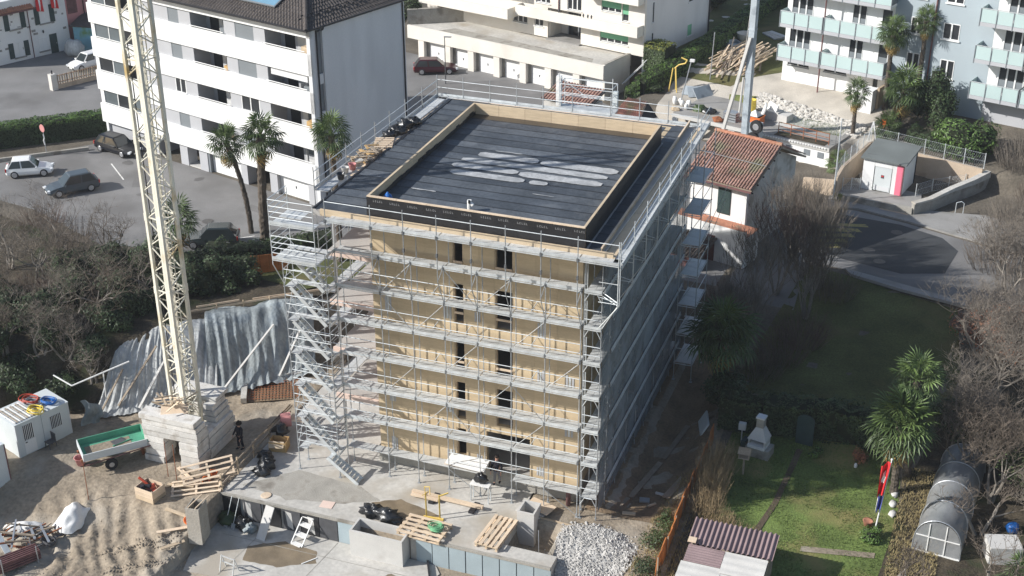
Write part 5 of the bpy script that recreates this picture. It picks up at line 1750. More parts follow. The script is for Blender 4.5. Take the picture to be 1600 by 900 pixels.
# ---------------------------------------------------------------- transformer hut in its walled yard
th = thing('transformer_hut', 'white transformer hut with a pink corner stripe and felt roof', 'hut', (22.04, 44.87, 2.62), radians(-11.6))
TW, TD, TH = 3.15, 3.2, 2.5
B(0.0, 0.88, 0.0, 0.12, 0.0, TH).build('wall_panel', 'white_paint', th)
B(0.9, 2.28, 0.0, 0.12, 2.02, TH).build('wall_panel', 'white_paint', th)
B(2.30, 2.62, 0.0, 0.12, 0.0, TH).build('wall_panel', 'white_paint', th)
B(2.625, TW, -0.004, 0.12, 0.0, TH).build('wall_panel', 'pink_paint', th)
d = B(0.94, 2.24, 0.03, 0.09, 0.06, 2.0).build('door', 'cabin_white', th)
B(1.46, 1.70, 0.015, 0.029, 1.12, 1.38).build('warning_plate', 'dark_grey', d)
B(1.50, 1.66, 0.008, 0.014, 1.24, 1.34).build('warning_plate', 'flag_red', d)
B(1.0, 2.18, 0.015, 0.03, 0.12, 0.45).build('vent_louvre', 'gable_render', d)
B(TW - 0.12, TW - 0.001, 0.125, TD, 0.0, TH).build('side_wall', 'white_paint', th)
B(0.0, 0.12, 0.125, TD, 0.0, TH).build('side_wall', 'white_paint', th)
B(0.125, TW - 0.125, TD - 0.12, TD, 0, TH).build('rear_wall', 'white_paint', th)
MB().path([(TW + 0.03, -0.06, 0.0), (TW + 0.03, -0.06, TH - 0.15), (TW - 0.1, -0.12, TH - 0.02)], 0.04, 7).build('downpipe', 'rusty_pipe', th)
MB().path([(TW + 0.03, TD - 0.05, 0.0), (TW + 0.03, TD - 0.05, TH + 0.2)], 0.05, 7).build('downpipe', 'black_metal', th)
MB().add([(-0.2, -0.25, TH + 0.02), (TW + 0.25, -0.25, TH + 0.02), (TW + 0.25, TD + 0.2, TH + 0.42), (-0.2, TD + 0.2, TH + 0.42), (-0.2, -0.25, TH + 0.14), (TW + 0.25, -0.25, TH + 0.14), (TW + 0.25, TD + 0.2, TH + 0.54), (-0.2, TD + 0.2, TH + 0.54)],
         [(0, 3, 2, 1), (4, 5, 6, 7), (0, 1, 5, 4), (1, 2, 6, 5), (2, 3, 7, 6), (3, 0, 4, 7)]).build('roof', 'roof_felt', th)
MB().obox((2.35, 1.7, TH + 0.325), (0.5, 0.4, 0.05), rx=0.116).build('roof_vent', 'dark_grey', th)
MB().obox((1.1, 0.6, TH + 0.225), (2.0, 0.03, 0.015), rx=0.116, rz=0.12).build('felt_seam', 'dark_grey', th)
MB().prism([(20.5, 42.9), (20.8, 42.3), (26.2, 41.1), (26.9, 41.9), (26.6, 45.2), (20.9, 47)], 2.3, 2.615).build('yard_floor', 'pavement', kind='structure')
yw = thing('yard_wall', 'tan retaining walls around the yard of the transformer hut', 'wall', (20.3, 42.8, 2.5))
T0 = Vector((20.3, 42.8, 2.5))


def wall_run(name, pts, th_, z0, z1, m, parent, o=T0):
    for a, b, (za, zb_) in zip(pts[:-1], pts[1:], zip(z1[:-1], z1[1:])):
        a, b = Vector((*a, 0)) - Vector((o.x, o.y, 0)), Vector((*b, 0)) - Vector((o.x, o.y, 0))
        d = (b - a).normalized()
        n = Vector((-d.y, d.x, 0)) * th_ / 2
        mb = MB()
        mb.add([(a - n) + Vector((0, 0, z0)), (b - n) + Vector((0, 0, z0)), (b + n) + Vector((0, 0, z0)), (a + n) + Vector((0, 0, z0)),
                (a - n) + Vector((0, 0, za)), (b - n) + Vector((0, 0, zb_)), (b + n) + Vector((0, 0, zb_)), (a + n) + Vector((0, 0, za))],
               [(0, 3, 2, 1), (4, 5, 6, 7), (0, 1, 5, 4), (1, 2, 6, 5), (2, 3, 7, 6), (3, 0, 4, 7)])
        mb.build(name, m, parent)


wall_run('wall_run', [(20.3, 42.8), (20.55, 44.4), (21.9, 50.45)], 0.25, -0.1, [1.5, 1.9, 1.95], 'tan_wall', yw)
wall_run('wall_run', [(21.95, 50.55), (30.75, 47.9)], 0.25, -0.1, [1.95, 1.75], 'tan_wall', yw)
wall_run('wall_run', [(20.25, 42.7), (17.8, 43.6)], 0.25, -0.1, [1.35, 0.9], 'tan_wall', yw)
fw = thing('yard_parapet', 'low grey parapet wall curving round the front of the hut yard', 'wall', (20.7, 42.2, 2.5))
T1 = Vector((20.7, 42.2, 2.5))
PAR = [(20.75, 42.15), (23.5, 41.6), (26.3, 41.0), (27.4, 42.2), (28.8, 44.6), (30.2, 46.6), (31.2, 48.4)]
wall_run('wall_run', PAR[:3], 0.35, -0.15, [0.55, 0.55, 0.6], 'old_concrete', fw, T1)
wall_run('wall_run', PAR[2:], 0.3, -0.15, [0.95, 1.0, 1.15, 1.3, 1.4], 'old_concrete', fw, T1)
wall_run('coping', PAR[2:], 0.46, 0.955, [1.06, 1.1, 1.24, 1.38, 1.48], 'concrete', fw, T1)
# chain-link fences round the yard
def wire_fence(name, label, pts, hgt, base, n_per=1.9, mesh=True, group=None):
    o = Vector((pts[0][0], pts[0][1], base[0]))
    f = thing(name, label, 'fence', o, group=group)
    net = MB()
    for i in range(len(pts) - 1):
        a, b = Vector((*pts[i], base[i])), Vector((*pts[i + 1], base[i + 1]))
        k = max(1, round((b - a).length / n_per))
        for q in range(k + (1 if i == len(pts) - 2 else 0)):
            p = a.lerp(b, q / k) - o
            MB().tube(p, p + Vector((0, 0, hgt + 0.06)), 0.032, n=6).build('fence_post', 'galvanised', f)
        for q in (0.02, 0.5, 0.98):
            net.tube(a - o + Vector((0, 0, hgt * q)), b - o + Vector((0, 0, hgt * q)), 0.009, n=3)
        L = (b - a).length
        nn = int(L / 0.16)
        for q in range(nn):
            for s_ in (0, 1):
                p = a.lerp(b, q / nn) - o
                r = a.lerp(b, min(1, (q + 3.2) / nn)) - o
                net.tube(p + Vector((0, 0, 0 if s_ else hgt)), r + Vector((0, 0, hgt if s_ else 0)), 0.0045, n=3, cap=False)
    net.build('wire_mesh', 'galvanised', f, kind='stuff')
    return f


wire_fence('wire_fence', 'wire fence with steel posts on the tan wall behind the hut', [(21.9, 50.5), (26.2, 49.25), (30.8, 47.9)], 1.25, [4.45, 4.35, 4.25])
wire_fence('wire_fence', 'wire fence climbing the tan wall beside the low palm', [(20.3, 43.0), (20.6, 44.6), (21.8, 50.3)], 1.1, [4.0, 4.4, 4.45], 1.5)
wire_fence('wire_fence', 'low wire fence inside the yard beside the hut wall', [(26.2, 44.6), (27.3, 46.1), (29.6, 48.0)], 1.0, [2.6, 2.6, 2.6], 1.4)
wire_fence('wire_fence', 'short wire gate between the tan wall and the hut', [(20.75, 43.9), (22.0, 44.4)], 1.0, [2.6, 2.6], 0.7)
# street pole by the yard
pole = MB().tube((0, 0, 0), (0, 0, 6.6), 0.06, 0.045, n=8).box(-0.12, 0.12, -0.12, 0.12, 0, 0.03)
link('street_pole', pole.mesh('street_pole', 'galvanised'), loc=(20.4, 41.5, 2.6), label='tall thin grey pole at the kerb in front of the tan wall', cat='pole')
ah = thing('a_frame', 'white painted a-frame standing on the wall corner behind the hut', 'frame', (21.95, 50.5, 4.45))
for x in (-0.35, 0.35):
    MB().bar((x, 0, 0), (0, 0.02, 1.7), 0.09).build('leg', 'white_paint', ah)
st_ = MB().path([(0, 0, 0), (0, 0, 0.85), (0.35, 0.1, 0.95), (0.55, 0.15, 0.8), (0.55, 0.15, 0)], 0.03, 7)
link('bike_hoop', st_.mesh('bike_hoop', 'galvanised'), loc=(29.3, 42.3, 2.6), label='bent steel hoop standing in the gravel by the yard wall', cat='hoop')
# ---------------------------------------------------------------- cars


def make_car(name, label, loc, rz, paint, L=4.1, Wd=1.72, H=1.48, hatch=True, plate=True):
    """front towards +x; body shell with arches, cabin with separate panes, wheels, lamps"""
    t = thing(name, label, 'car', loc, rz)
    hw = Wd / 2
    hb = H * 0.56
    st = [(-L / 2, 0.34, hb * 0.94, 0.80), (-L / 2 + 0.12, 0.22, hb * 1.02, 0.95), (-L * 0.32, 0.2, hb * 1.04, 1.0), (0.0, 0.2, hb * 1.0, 1.0), (L * 0.20, 0.2, hb * 0.98, 1.0),
          (L * 0.36, 0.2, hb * 0.88, 0.97), (L / 2 - 0.14, 0.22, hb * 0.72, 0.90), (L / 2, 0.32, hb * 0.58, 0.74)]
    vs, fs = [], []
    ring = 8
    for (x, z0, z1, k) in st:
        w = hw * k
        zm = z0 + (z1 - z0) * 0.55
        vs += [(x, -w * 0.86, z0), (x, -w, z0 + 0.14), (x, -w, zm), (x, -w * 0.90, z1), (x, w * 0.90, z1), (x, w, zm), (x, w, z0 + 0.14), (x, w * 0.86, z0)]
    for i in range(len(st) - 1):
        for j in range(ring):
            fs.append((i * ring + j, i * ring + (j + 1) % ring, (i + 1) * ring + (j + 1) % ring, (i + 1) * ring + j))
    fs.append(tuple(range(ring - 1, -1, -1)))
    fs.append(tuple(range((len(st) - 1) * ring, len(st) * ring)))
    body = MB().add(vs, [tuple(reversed(f)) for f in fs])
    # cabin pillars and roof
    rear = -L / 2 + (0.16 if hatch else 0.75)
    lo = [(rear, hb * 1.0), (L * 0.21, hb * 0.96)]
    hi = [(rear + (0.42 if hatch else 0.55), H), (L * 0.05, H)]
    wl, wh = hw * 0.90, hw * 0.72
    P = {}
    for s in (-1, 1):
        P[s] = [(lo[0][0], s * wl, lo[0][1]), (lo[1][0], s * wl, lo[1][1]), (hi[1][0], s * wh, hi[1][1] - 0.05), (hi[0][0], s * wh, hi[0][1] - 0.07)]
    n0 = len(body.v)
    body.v += P[-1] + P[1]
    mid = [(hi[1][0] - 0.1, 0, H), (hi[0][0] + 0.15, 0, H)]
    body.f += [(n0, n0 + 1, n0 + 2, n0 + 3), (n0 + 7, n0 + 6, n0 + 5, n0 + 4), (n0 + 1, n0 + 5, n0 + 6, n0 + 2), (n0 + 4, n0, n0 + 3, n0 + 7)]
    r0 = len(body.v)
    body.v += [(hi[1][0] - 0.08, -wh * 0.8, H), (hi[0][0] + 0.12, -wh * 0.8, H), (hi[1][0] - 0.08, wh * 0.8, H), (hi[0][0] + 0.12, wh * 0.8, H)]
    body.f += [(r0, r0 + 2, r0 + 3, r0 + 1), (n0 + 2, r0, r0 + 1, n0 + 3), (n0 + 6, n0 + 7, r0 + 3, r0 + 2), (n0 + 2, n0 + 6, r0 + 2, r0), (n0 + 3, r0 + 1, r0 + 3, n0 + 7)]
    o = body.build('body', paint, t, smooth=False)
    bv = o.modifiers.new('soft', 'BEVEL')
    bv.width = 0.05
    bv.segments = 2
    bv.limit_method = 'ANGLE'
    bv.angle_limit = radians(25)

    def paneq(nm, a, b, c, d, k0=0.09, off=0.012):
        a, b, c, d = map(Vector, (a, b, c, d))
        m_ = (a + b + c + d) / 4
        n = (b - a).cross(d - a).normalized() * off
        q = [p.lerp(m_, k0) + n for p in (a, b, c, d)]
        MB().add([tuple(p) for p in q], [(0, 1, 2, 3)]).build(nm, 'car_glass', t)
    A, Z = P[-1], P[1]
    paneq('windscreen', A[1], Z[1], Z[2], A[2])
    paneq('rear_window', Z[0], A[0], A[3], Z[3])
    for s, Q in ((-1, A), (1, Z)):
        q = [Vector(p) for p in Q]
        for u0, u1 in ((0.03, 0.45), (0.47, 0.97)):
            a, b = q[0].lerp(q[1], u0), q[0].lerp(q[1], u1)
            d, c = q[3].lerp(q[2], u0), q[3].lerp(q[2], u1)
            if s < 0:
                paneq('side_window', a, b, c, d, 0.07)
            else:
                paneq('side_window', b, a, d, c, 0.07)
        w = 0.13
        MB().obox((L * 0.17, s * (hw + 0.07), hb * 1.0 + 0.03), (0.12, 0.16, 0.11)).build('wing_mirror', paint, t)
        for x in (-L * 0.31, L * 0.31):
            wh_ = MB().lathe((0, 0, 0), [(0.22, -0.10), (0.30, -0.095), (0.315, -0.05), (0.315, 0.05), (0.30, 0.095), (0.22, 0.10)], 16)
            wo = wh_.build('wheel', 'rubber', t)
            wo.rotation_euler = (pi / 2, 0, 0)
            wo.location = (x, s * (hw - 0.09), 0.315)
            rm = MB().lathe((0, 0, 0), [(0.19, -0.112), (0.21, -0.1), (0.21, 0.1), (0.19, 0.112)], 12).build('rim', 'alloy', wo)
        MB().obox((L / 2 - 0.10, s * hw * 0.66, hb * 0.64), (0.22, 0.34, 0.15), rz=-s * 0.35).build('headlight', 'lamp_clear', t)
        MB().obox((-L / 2 + 0.07, s * hw * 0.80, hb * 0.84), (0.1, 0.2, 0.26), rz=s * 0.2).build('tail_light', 'lamp_red', t)
    B(L / 2 - 0.09, L / 2 + 0.01, -hw * 0.62, hw * 0.62, 0.26, 0.40).build('bumper_grille', 'black_plastic', t)
    if plate:
        B(L / 2 + 0.012, L / 2 + 0.022, -0.25, 0.25, 0.30, 0.41).build('number_plate', 'plate_white', t)
        B(-L / 2 - 0.02, -L / 2 - 0.008, -0.25, 0.25, 0.52, 0.63).build('number_plate', 'plate_white', t)
    return t


make_car('parked_car', 'small white hatchback at the edge of the parking lot by the thicket', (-40.9, 25.2, 2.53), radians(33), 'paint_white', 3.6, 1.6, 1.45)
make_car('parked_car', 'dark grey hatchback parked across the lot behind the bare bushes', (-35.5, 23.4, 2.53), radians(232), 'paint_grey', 4.0, 1.7, 1.5)
make_car('parked_car', 'black estate car parked next to the white house and hedge', (-37.2, 31.9, 2.53), radians(-14), 'paint_black', 4.3, 1.75, 1.45)
make_car('parked_car', 'dark car half hidden by shrubs at the near end of the lot', (-20.0, 18.6, 2.53), radians(205), 'paint_dark', 3.9, 1.68, 1.46)
make_car('parked_car', 'dark red estate car standing in front of the garage doors', (-20.9, 60.9, 2.53), radians(24), 'paint_red', 4.3, 1.72, 1.45)
make_car('parked_car', 'white hatchback by the slatted fence of the shutter house', (-54.0, 50.6, 2.55), radians(250), 'paint_white', 3.7, 1.65, 1.5)

# street lamp by the red car
sl = thing('street_lamp', 'slim street lamp beside the red car in front of the garages', 'street lamp', (-18.6, 58.0, 2.5))
MB().tube((0, 0, 0), (0, 0, 4.6), 0.06, 0.04, n=8).build('pole', 'dark_grey', sl)
MB().obox((0.3, 0.05, 4.62), (0.7, 0.2, 0.09), rz=0.2).build('lamp_head', 'steel', sl)
# round sign at the hedge
rsn = thing('road_sign', 'round red backed sign on a thin post by the hedge', 'sign', (-42.4, 29.2, 2.45))
MB().tube((0, 0, 0), (0, 0, 2.5), 0.035, n=7).build('post', 'steel', rsn)
dsc = MB().lathe((0, 0, 0), [(0.33, -0.02), (0.34, 0.0), (0.33, 0.02)], 18).build('disc', 'pink_house', rsn)
dsc.rotation_euler = (pi / 2, 0, -0.3)
dsc.location = (0, -0.06, 2.45)
MB().path([(0, -0.04, 1.9), (0.05, -0.05, 1.6), (-0.05, -0.05, 1.4), (0.02, -0.04, 1.0)], 0.05, 5).build('chain', 'white_paint', rsn)

# ---------------------------------------------------------------- demolition platform and crane behind
dp = thing('low_building', 'low flat concrete building stripped to its slab beyond the tiled house', 'building', (4.93, 52.49, 2.5), radians(-16.2))
DLn = 14.6
B(0, DLn, 0.0, 8.6, 1.46, 1.70).build('roof_slab', 'pavement', dp)
B(0.0, DLn, -0.06, -0.002, 1.40, 1.72).build('slab_edge', 'light_concrete', dp)
for a, b in ((0.0, 0.5), (2.6, 3.0), (5.4, 6.0), (8.4, 8.7), (9.9, 14.6)):
    B(a, b, 0.05, 0.25, 0.0, 1.455).build('front_wall', 'white_paint', dp)
B(0.4, 14.5, 1.2, 1.4, 0, 1.455).build('inner_wall', 'old_concrete', dp)
B(DLn - 0.2, DLn, 0.255, 8.5, 0, 1.455).build('end_wall', 'old_concrete', dp)
for a in (10.8, 12.4, 13.6):
    B(a, a + 0.55, 0.02, 0.049, 0.7, 1.2).build('cellar_window', 'roller_grey', dp)
for i in range(26):
    x = 8.2 + 0.24 * i
    B(x, x + 0.13, -0.18, -0.062, 1.60, 1.68).build('broken_tile', 'white_paint', dp)
for (x0, x1, y0, y1, m) in ((8.4, 11.2, 2.6, 5.2, 'light_concrete'), (11.4, 14.2, 3.4, 5.6, 'concrete'), (1.0, 6.6, 1.2, 3.2, 'old_concrete'), (9.5, 14, 0.3, 1.3, 'leaf_litter')):
    B(x0, x1, y0, y1, 1.703, 1.725).build('floor_patch', m, dp)
fp = thing('pipe_fence', 'dark rails of a pipe fence along the stripped slab edge', 'fence', cs(9.6, 0.9, (4.93, 52.49)) + (4.2,), radians(-16.2))
for z in (0.3, 0.62, 0.95):
    MB().tube((0, 0, z), (4.6, -0.25, z), 0.03, n=5).build('rail', 'rust', fp)
for x in (0, 1.15, 2.3, 3.45, 4.6):
    MB().tube((x, -0.05 * x, 0), (x, -0.05 * x, 0.97), 0.035, n=5).build('post', 'rust', fp)
for (x, z) in ((4.6, 1.3),):
    MB().tube((5.0, 0.2, 0), (5.0, 0.2, 2.3), 0.025, n=5).build('post', 'steel', fp)
# things on the platform
D0 = (4.93, 52.49)


def on_slab(s, t, z=4.2):
    p = cs(s, t, D0)
    return (p[0], p[1], z)


cw = MB().box(-1.1, 1.1, -0.55, 0.55, 0, 0.62).box(-1.0, 0.2, -0.5, 0.5, 0.62, 0.72)
link('concrete_block', cw.mesh('concrete_block', 'light_concrete'), loc=on_slab(8.1, 3.9), rz=radians(-20), label='big pale concrete block on the stripped slab beside the crane column', cat='block')
for i, (s, t) in enumerate(((-1.2, 2.3), (-0.8, 2.6), (-0.4, 2.2), (-1.5, 2.8), (0.0, 2.5), (0.35, 2.1), (0.5, 1.3))):
    cn = MB().blob((0, 0, 0.28), (0.2, 0.2, 0.3), i, 8, 5, 0.3)
    link('white_sack', cn.mesh('white_sack', 'white_plastic', True), loc=on_slab(s, t + 0.2, 4.2 if s > 0 else height(*on_slab(s, t + 0.2)[:2])), label=('white sack second from the cream house in the cluster', 'white sack in the middle of the cluster by the site lamp', 'white sack at the back of the cluster by the site lamp', 'white sack nearest the cream house in the cluster', 'white sack at the slab corner, end of the cluster', 'white sack on the slab beside the green cuttings', 'lone white sack at the front edge of the slab')[i], cat='sack', group='white sacks at the slab edge')
tub = MB().lathe((0, 0, 0), [(0.36, 0), (0.38, 0.1), (0.38, 0.95), (0.40, 1.0), (0.34, 1.0), (0.33, 0.2)], 16)
link('plastic_drum', tub.mesh('plastic_drum', 'yellow_plastic', True), loc=on_slab(5.2, 4.6), label='pale yellow plastic drum standing on the dusty slab', cat='drum')
ob = MB().box(-0.75, 0.75, -0.5, 0.5, 0, 0.75).box(-0.8, 0.8, -0.55, 0.55, 0.68, 0.75)
o = link('tool_crate', ob.mesh('tool_crate', 'orange_plastic'), loc=on_slab(6.9, 1.7), rz=radians(-16), label='orange crate beside the foot of the grey crane column', cat='crate')
MB().add([(-0.6, -0.4, 0.76), (0.5, -0.4, 0.76), (0.6, 0.4, 0.76), (-0.5, 0.4, 0.76), (0.1, 0.0, 1.25)], [(0, 1, 4), (1, 2, 4), (2, 3, 4), (3, 0, 4)]).build('cover_sheet', 'white_plastic', o)
pl_ = MB()
for i in range(4):
    pl_.box(-0.6, 0.6, -0.4, 0.4, i * 0.22, i * 0.22 + 0.14)
link('crate_stack', pl_.mesh('crate_stack', 'steel'), loc=on_slab(5.0, 1.3), rz=radians(-16), label='stack of grey trays on the slab near the orange crate', cat='trays')
for i, (s, t, m, r) in enumerate(((1.6, 1.9, 'leaf_mid', 0.55), (2.6, 1.8, 'black_plastic', 0.5), (4.2, 0.5, 'rust', 0.4), (-0.2, 0.9, 'board', 0.35))):
    hp_ = MB().blob((0, 0, r * 0.35), (r * 1.2, r, r * 0.6), i + 4, 10, 6, 0.7, 2.2)
    link('debris_heap', hp_.mesh('debris_heap', m), loc=on_slab(s, t), label=('low heap of green cuttings on the stripped slab', 'black bundle beside the green cuttings on the slab', 'rust red scrap at the front edge of the slab', 'small heap of boards at the near corner of the slab')[i], cat='heap')
# old boards in a heap behind
wp = thing('timber_heap', 'sprawling heap of old roof battens beside the dark hedge', 'timber heap', (8.2, 64.6, height(8.2, 64.6)))
for q in range(70):
    L = rnd(3.0, 6.0)
    MB().obox((rnd(-1.9, 1.9), rnd(-1.6, 1.6), 0.35 + rnd(0, 0.8)), (L, rnd(0.08, 0.18), rnd(0.05, 0.09)), rz=radians(72) + rnd(-0.3, 0.45), ry=-0.12 + rnd(-0.12, 0.1)).build('board', ('old_board', 'board', 'pale_timber')[q % 3], wp)
for i, (x, y, a, b) in enumerate(((6.5, 70.2, 2.2, 1.4), (9.4, 75.0, 2.4, 1.2))):
    sk = thing('skip_tray', ('shallow grey tray lying on the grass by the hedge', 'stack of pale sheets lying on the ground past the round tub')[i], 'tray', (x, y, height(x, y)), radians(-50))
    B(-a / 2, a / 2, -b / 2, b / 2, 0.05, 0.12).build('floor', 'boom_grey', sk)
    if i == 0:
        for yy in (-b / 2, b / 2 - 0.06):
            B(-a / 2, a / 2, yy, yy + 0.06, 0.125, 0.42).build('side', 'boom_grey', sk)
        for xx in (-a / 2, a / 2 - 0.06):
            B(xx, xx + 0.06, -b / 2 + 0.065, b / 2 - 0.065, 0.125, 0.42).build('side', 'boom_grey', sk)
    else:
        for q in range(3):
            MB().obox((0.1 * q, 0.3 * q - 0.3, 0.16 + 0.06 * q), (a, b * 0.5, 0.04), rz=0.1 * q).build('sheet', 'light_concrete', sk)
tb = MB().lathe((0, 0, 0), [(0.5, 0), (0.72, 0.3), (0.8, 0.75), (0.84, 0.8), (0.72, 0.78), (0.62, 0.4)], 18)
link('round_tub', tb.mesh('round_tub', 'rough_wall', True), loc=(7.0, 72.6, height(7.0, 72.6)), label='round open tub standing by the hedge above the grey tray', cat='tub')
# small upright things along the hedge
yh = thing('yellow_hoist', 'yellow painted tripod stand with a bent arm before the hedge', 'stand', (3.5, 58.6, height(3.5, 58.6)))
for (x, y) in ((-0.4, -0.2), (0.35, -0.25), (0.1, 0.4)):
    MB().tube((x, y, 0), (x * 0.35, y * 0.3, 2.2), 0.055, n=6).build('leg', 'yellow_paint', yh)
MB().path([(0, 0, 2.15), (0.35, 0, 2.5), (0.95, 0, 2.7), (1.1, 0, 3.0), (0.55, 0, 3.2)], 0.07, 6).build('arm', 'yellow_paint', yh)
lp = thing('site_lamp', 'thin leaning pole with a small white head in the dug earth', 'lamp', (5.0, 54.9, height(5.0, 54.9)))
MB().tube((0, 0, 0), (0.75, 0.2, 4.1), 0.05, n=6).build('pole', 'steel', lp)
MB().obox((0.85, 0.2, 4.15), (0.4, 0.3, 0.2)).build('lamp_head', 'white_plastic', lp)
cp2 = MB().tube((0, 0, 0), (0.15, 0, 4.4), 0.05, n=6)
link('white_post', cp2.mesh('white_post', 'steel'), loc=(6.3, 60.8, height(6.3, 60.8)), label='straight thin white post beside the dark hedge', cat='post')
for i in range(3):
    s = MB().obox((0, 0, 0.25), (2.0, 1.1, 0.05), rx=0.5 + 0.2 * i, rz=0.5 * i)
    link('roof_sheet', s.mesh('roof_sheet', 'boom_grey'), loc=(5.4 + 0.5 * i, 58.4 - 0.3 * i, height(5.4, 58.4) + 0.1 * i), label=('crumpled grey metal sheet lowest in the heap before the hedge', 'grey metal sheet in the middle of the heap before the hedge', 'steepest grey metal sheet on top of the heap before the hedge')[i], cat='sheet')
# self-erecting crane: grey column, strut, base with two tyres
se = thing('folding_crane', 'grey column crane with white strut and big tyres behind the tiled house', 'crane', (11.9, 49.3, 2.52), radians(-16))
B(-0.25, 0.25, -0.25, 0.25, 0.9, 16.5).build('column', 'boom_grey', se)
for z in (3.5, 7.0, 10.5, 14):
    B(-0.28, 0.28, -0.28, 0.28, z, z + 0.12).build('collar', 'boom_grey', se)
MB().bar((-2.0, -0.3, 1.2), (0.05, -0.42, 10.0), 0.25).build('strut', 'light_concrete', se)
MB().tube((-0.5, -0.3, 3.6), (-0.36, -0.3, 6.6), 0.09, n=8).build('cylinder', 'light_concrete', se)
B(-1.4, 1.5, -0.9, 0.9, 0.55, 0.9).build('base_frame', 'boom_grey', se)
for (x, z) in ((1.05, 1.75), (1.3, 2.85)):
    w = MB().lathe((0, 0, 0), [(0.3, -0.16), (0.52, -0.15), (0.56, -0.06), (0.56, 0.06), (0.52, 0.15), (0.3, 0.16)], 18).build('wheel', 'rubber', se)
    w.rotation_euler = (pi / 2, 0, 0)
    w.location = (x, -0.65, z)
    MB().lathe((0, 0, 0), [(0.26, -0.165), (0.30, -0.15), (0.30, 0.15), (0.26, 0.165)], 14).build('rim', 'alloy', w)
B(0.6, 1.5, -0.5, 0.2, 0.9, 3.0).build('axle_carrier', 'boom_grey', se)
for (x, y) in ((-1.9, -1.4), (1.9, -1.4), (1.9, 1.4), (-1.9, 1.4)):
    MB().bar((x * 0.5, y * 0.5, 0.75), (x, y, 0.6), 0.16).build('outrigger', 'boom_grey', se)
    B(x - 0.2, x + 0.2, y - 0.2, y + 0.2, 0.0, 0.55).build('outrigger_pad', 'old_board', se)
hk = MB().tube((0, 0, 0.4), (0.9, 0.25, 17), 0.022, n=5)
o = link('crane_rope', hk.mesh('crane_rope', 'light_concrete'), loc=(8.6, 64.2, height(8.6, 64.2)), label='taut pale rope running up from the timber heap', cat='rope')
# rubble bank before the flats
rb = MB()
for q in range(1500):
    s, t = rnd(2.6, 13.4), rnd(0, 1)
    base = cs(s, 4.6 + 2.6 * t - 0.16 * (s - 4), (6.8, 52.6))
    z = height(*base)
    r = rnd(0.07, 0.26)
    rb.blob((base[0], base[1], z + r * 0.3), (r, r * rnd(0.6, 1), r * 0.7), q, 5, 3, 0.5, 2.0)
rb.build('rubble', 'rubble_stone', kind='stuff')
# white sheet boards at the left end of the bank
for i, (s, t) in enumerate(((7.0, 3.2), (7.4, 4.0))):
    p = cs(s, t, D0)
    b = MB().obox((0, 0, 0.6), (0.1, 1.6, 1.3), ry=0.3)
    link('white_board', b.mesh('white_board', 'white_plastic'), loc=(p[0], p[1], 4.2), rz=radians(10 + 25 * i), label=('upright white board leaning beside the crane column', 'second white board leaning in the weeds by the crane column')[i], cat='board')
# the roofless shed with pink tiles just behind the roof edge
kt = thing('tiled_shed', 'little shed with faded pink tiles partly stripped behind the roof walkway', 'shed', (-4.4, 51.8, 2.5), radians(-16))
pantiles('roof_tiles', kt, (-1.6, -1.6, 2.3), (3.2, -1.6, 2.3), (3.2, 1.2, 3.2), (-1.6, 1.2, 3.2), 0.42, 0.3, 'roof_old_clay')
MB().add([(-1.6, -1.6, 2.29), (3.2, -1.6, 2.29), (3.2, 1.2, 3.19), (-1.6, 1.2, 3.19)], [(0, 1, 2, 3)]).build('roof_deck', 'black_metal', kt)
B(-1.5, 3.1, -1.4, 1.0, 0.0, 2.25).build('wall', 'rough_wall', kt)
for x in (-1.6, 3.3):
    MB().bar((x, -1.6, 2.28), (x, 1.2, 3.2), 0.12).build('verge_board', 'black_metal', kt)
tiled_slope('roof_tiles', kt, (5.0, -0.6, 1.7), (7.8, -0.6, 1.7), (7.4, 1.4, 2.9), (5.4, 1.4, 2.9), 0.42, 0.22, 'roof_old_clay', 0.10)
MB().add([(7.4, -0.6, 1.6), (8.2, 1.8, 1.6), (7.4, 1.4, 2.9)], [(0, 1, 2)]).build('gable_infill', 'black_metal', kt)
B(4.9, 7.9, -0.3, 1.6, 0, 1.6).build('wall', 'old_concrete', kt)
# ---------------------------------------------------------------- the site in front of the building
# white cabins
def cabin(name, label, loc, rz, L, Wd, H, grilles):
    t = thing(name, label, 'site cabin', loc, rz)
    B(0, L, 0.0, 0.06, 0.05, H).build('front_wall', 'cabin_white', t)
    B(0, 0.06, 0.065, Wd, 0.05, H).build('end_wall', 'cabin_white', t)
    B(L - 0.06, L, 0.065, Wd, 0.05, H).build('end_wall', 'cabin_white', t)
    B(0.065, L - 0.065, Wd - 0.06, Wd, 0.05, H).build('rear_wall', 'cabin_white', t)
    B(-0.02, L + 0.02, -0.02, Wd + 0.02, H, H + 0.06).build('roof', 'cabin_white', t)
    for (a, b, z0, z1) in grilles:
        w = B(a, b, -0.012, -0.001, z0, z1).build('window', 'window_dark', t)
        n = int((b - a) / 0.10)
        for i in range(n + 1):
            x = a + (b - a) * i / n
            B(x - 0.014, x + 0.014, -0.04, -0.014, z0, z1).build('grille_bar', 'white_paint', w)
    for x in (0.0, L - 0.08):
        B(x, x + 0.08, -0.012, -0.0005, 0.05, H).build('corner_post', 'gable_render', t)
    B(L * 0.48, L * 0.48 + 0.02, -0.01, -0.001, 0.05, H).build('panel_joint', 'roller_grey', t)
    return t


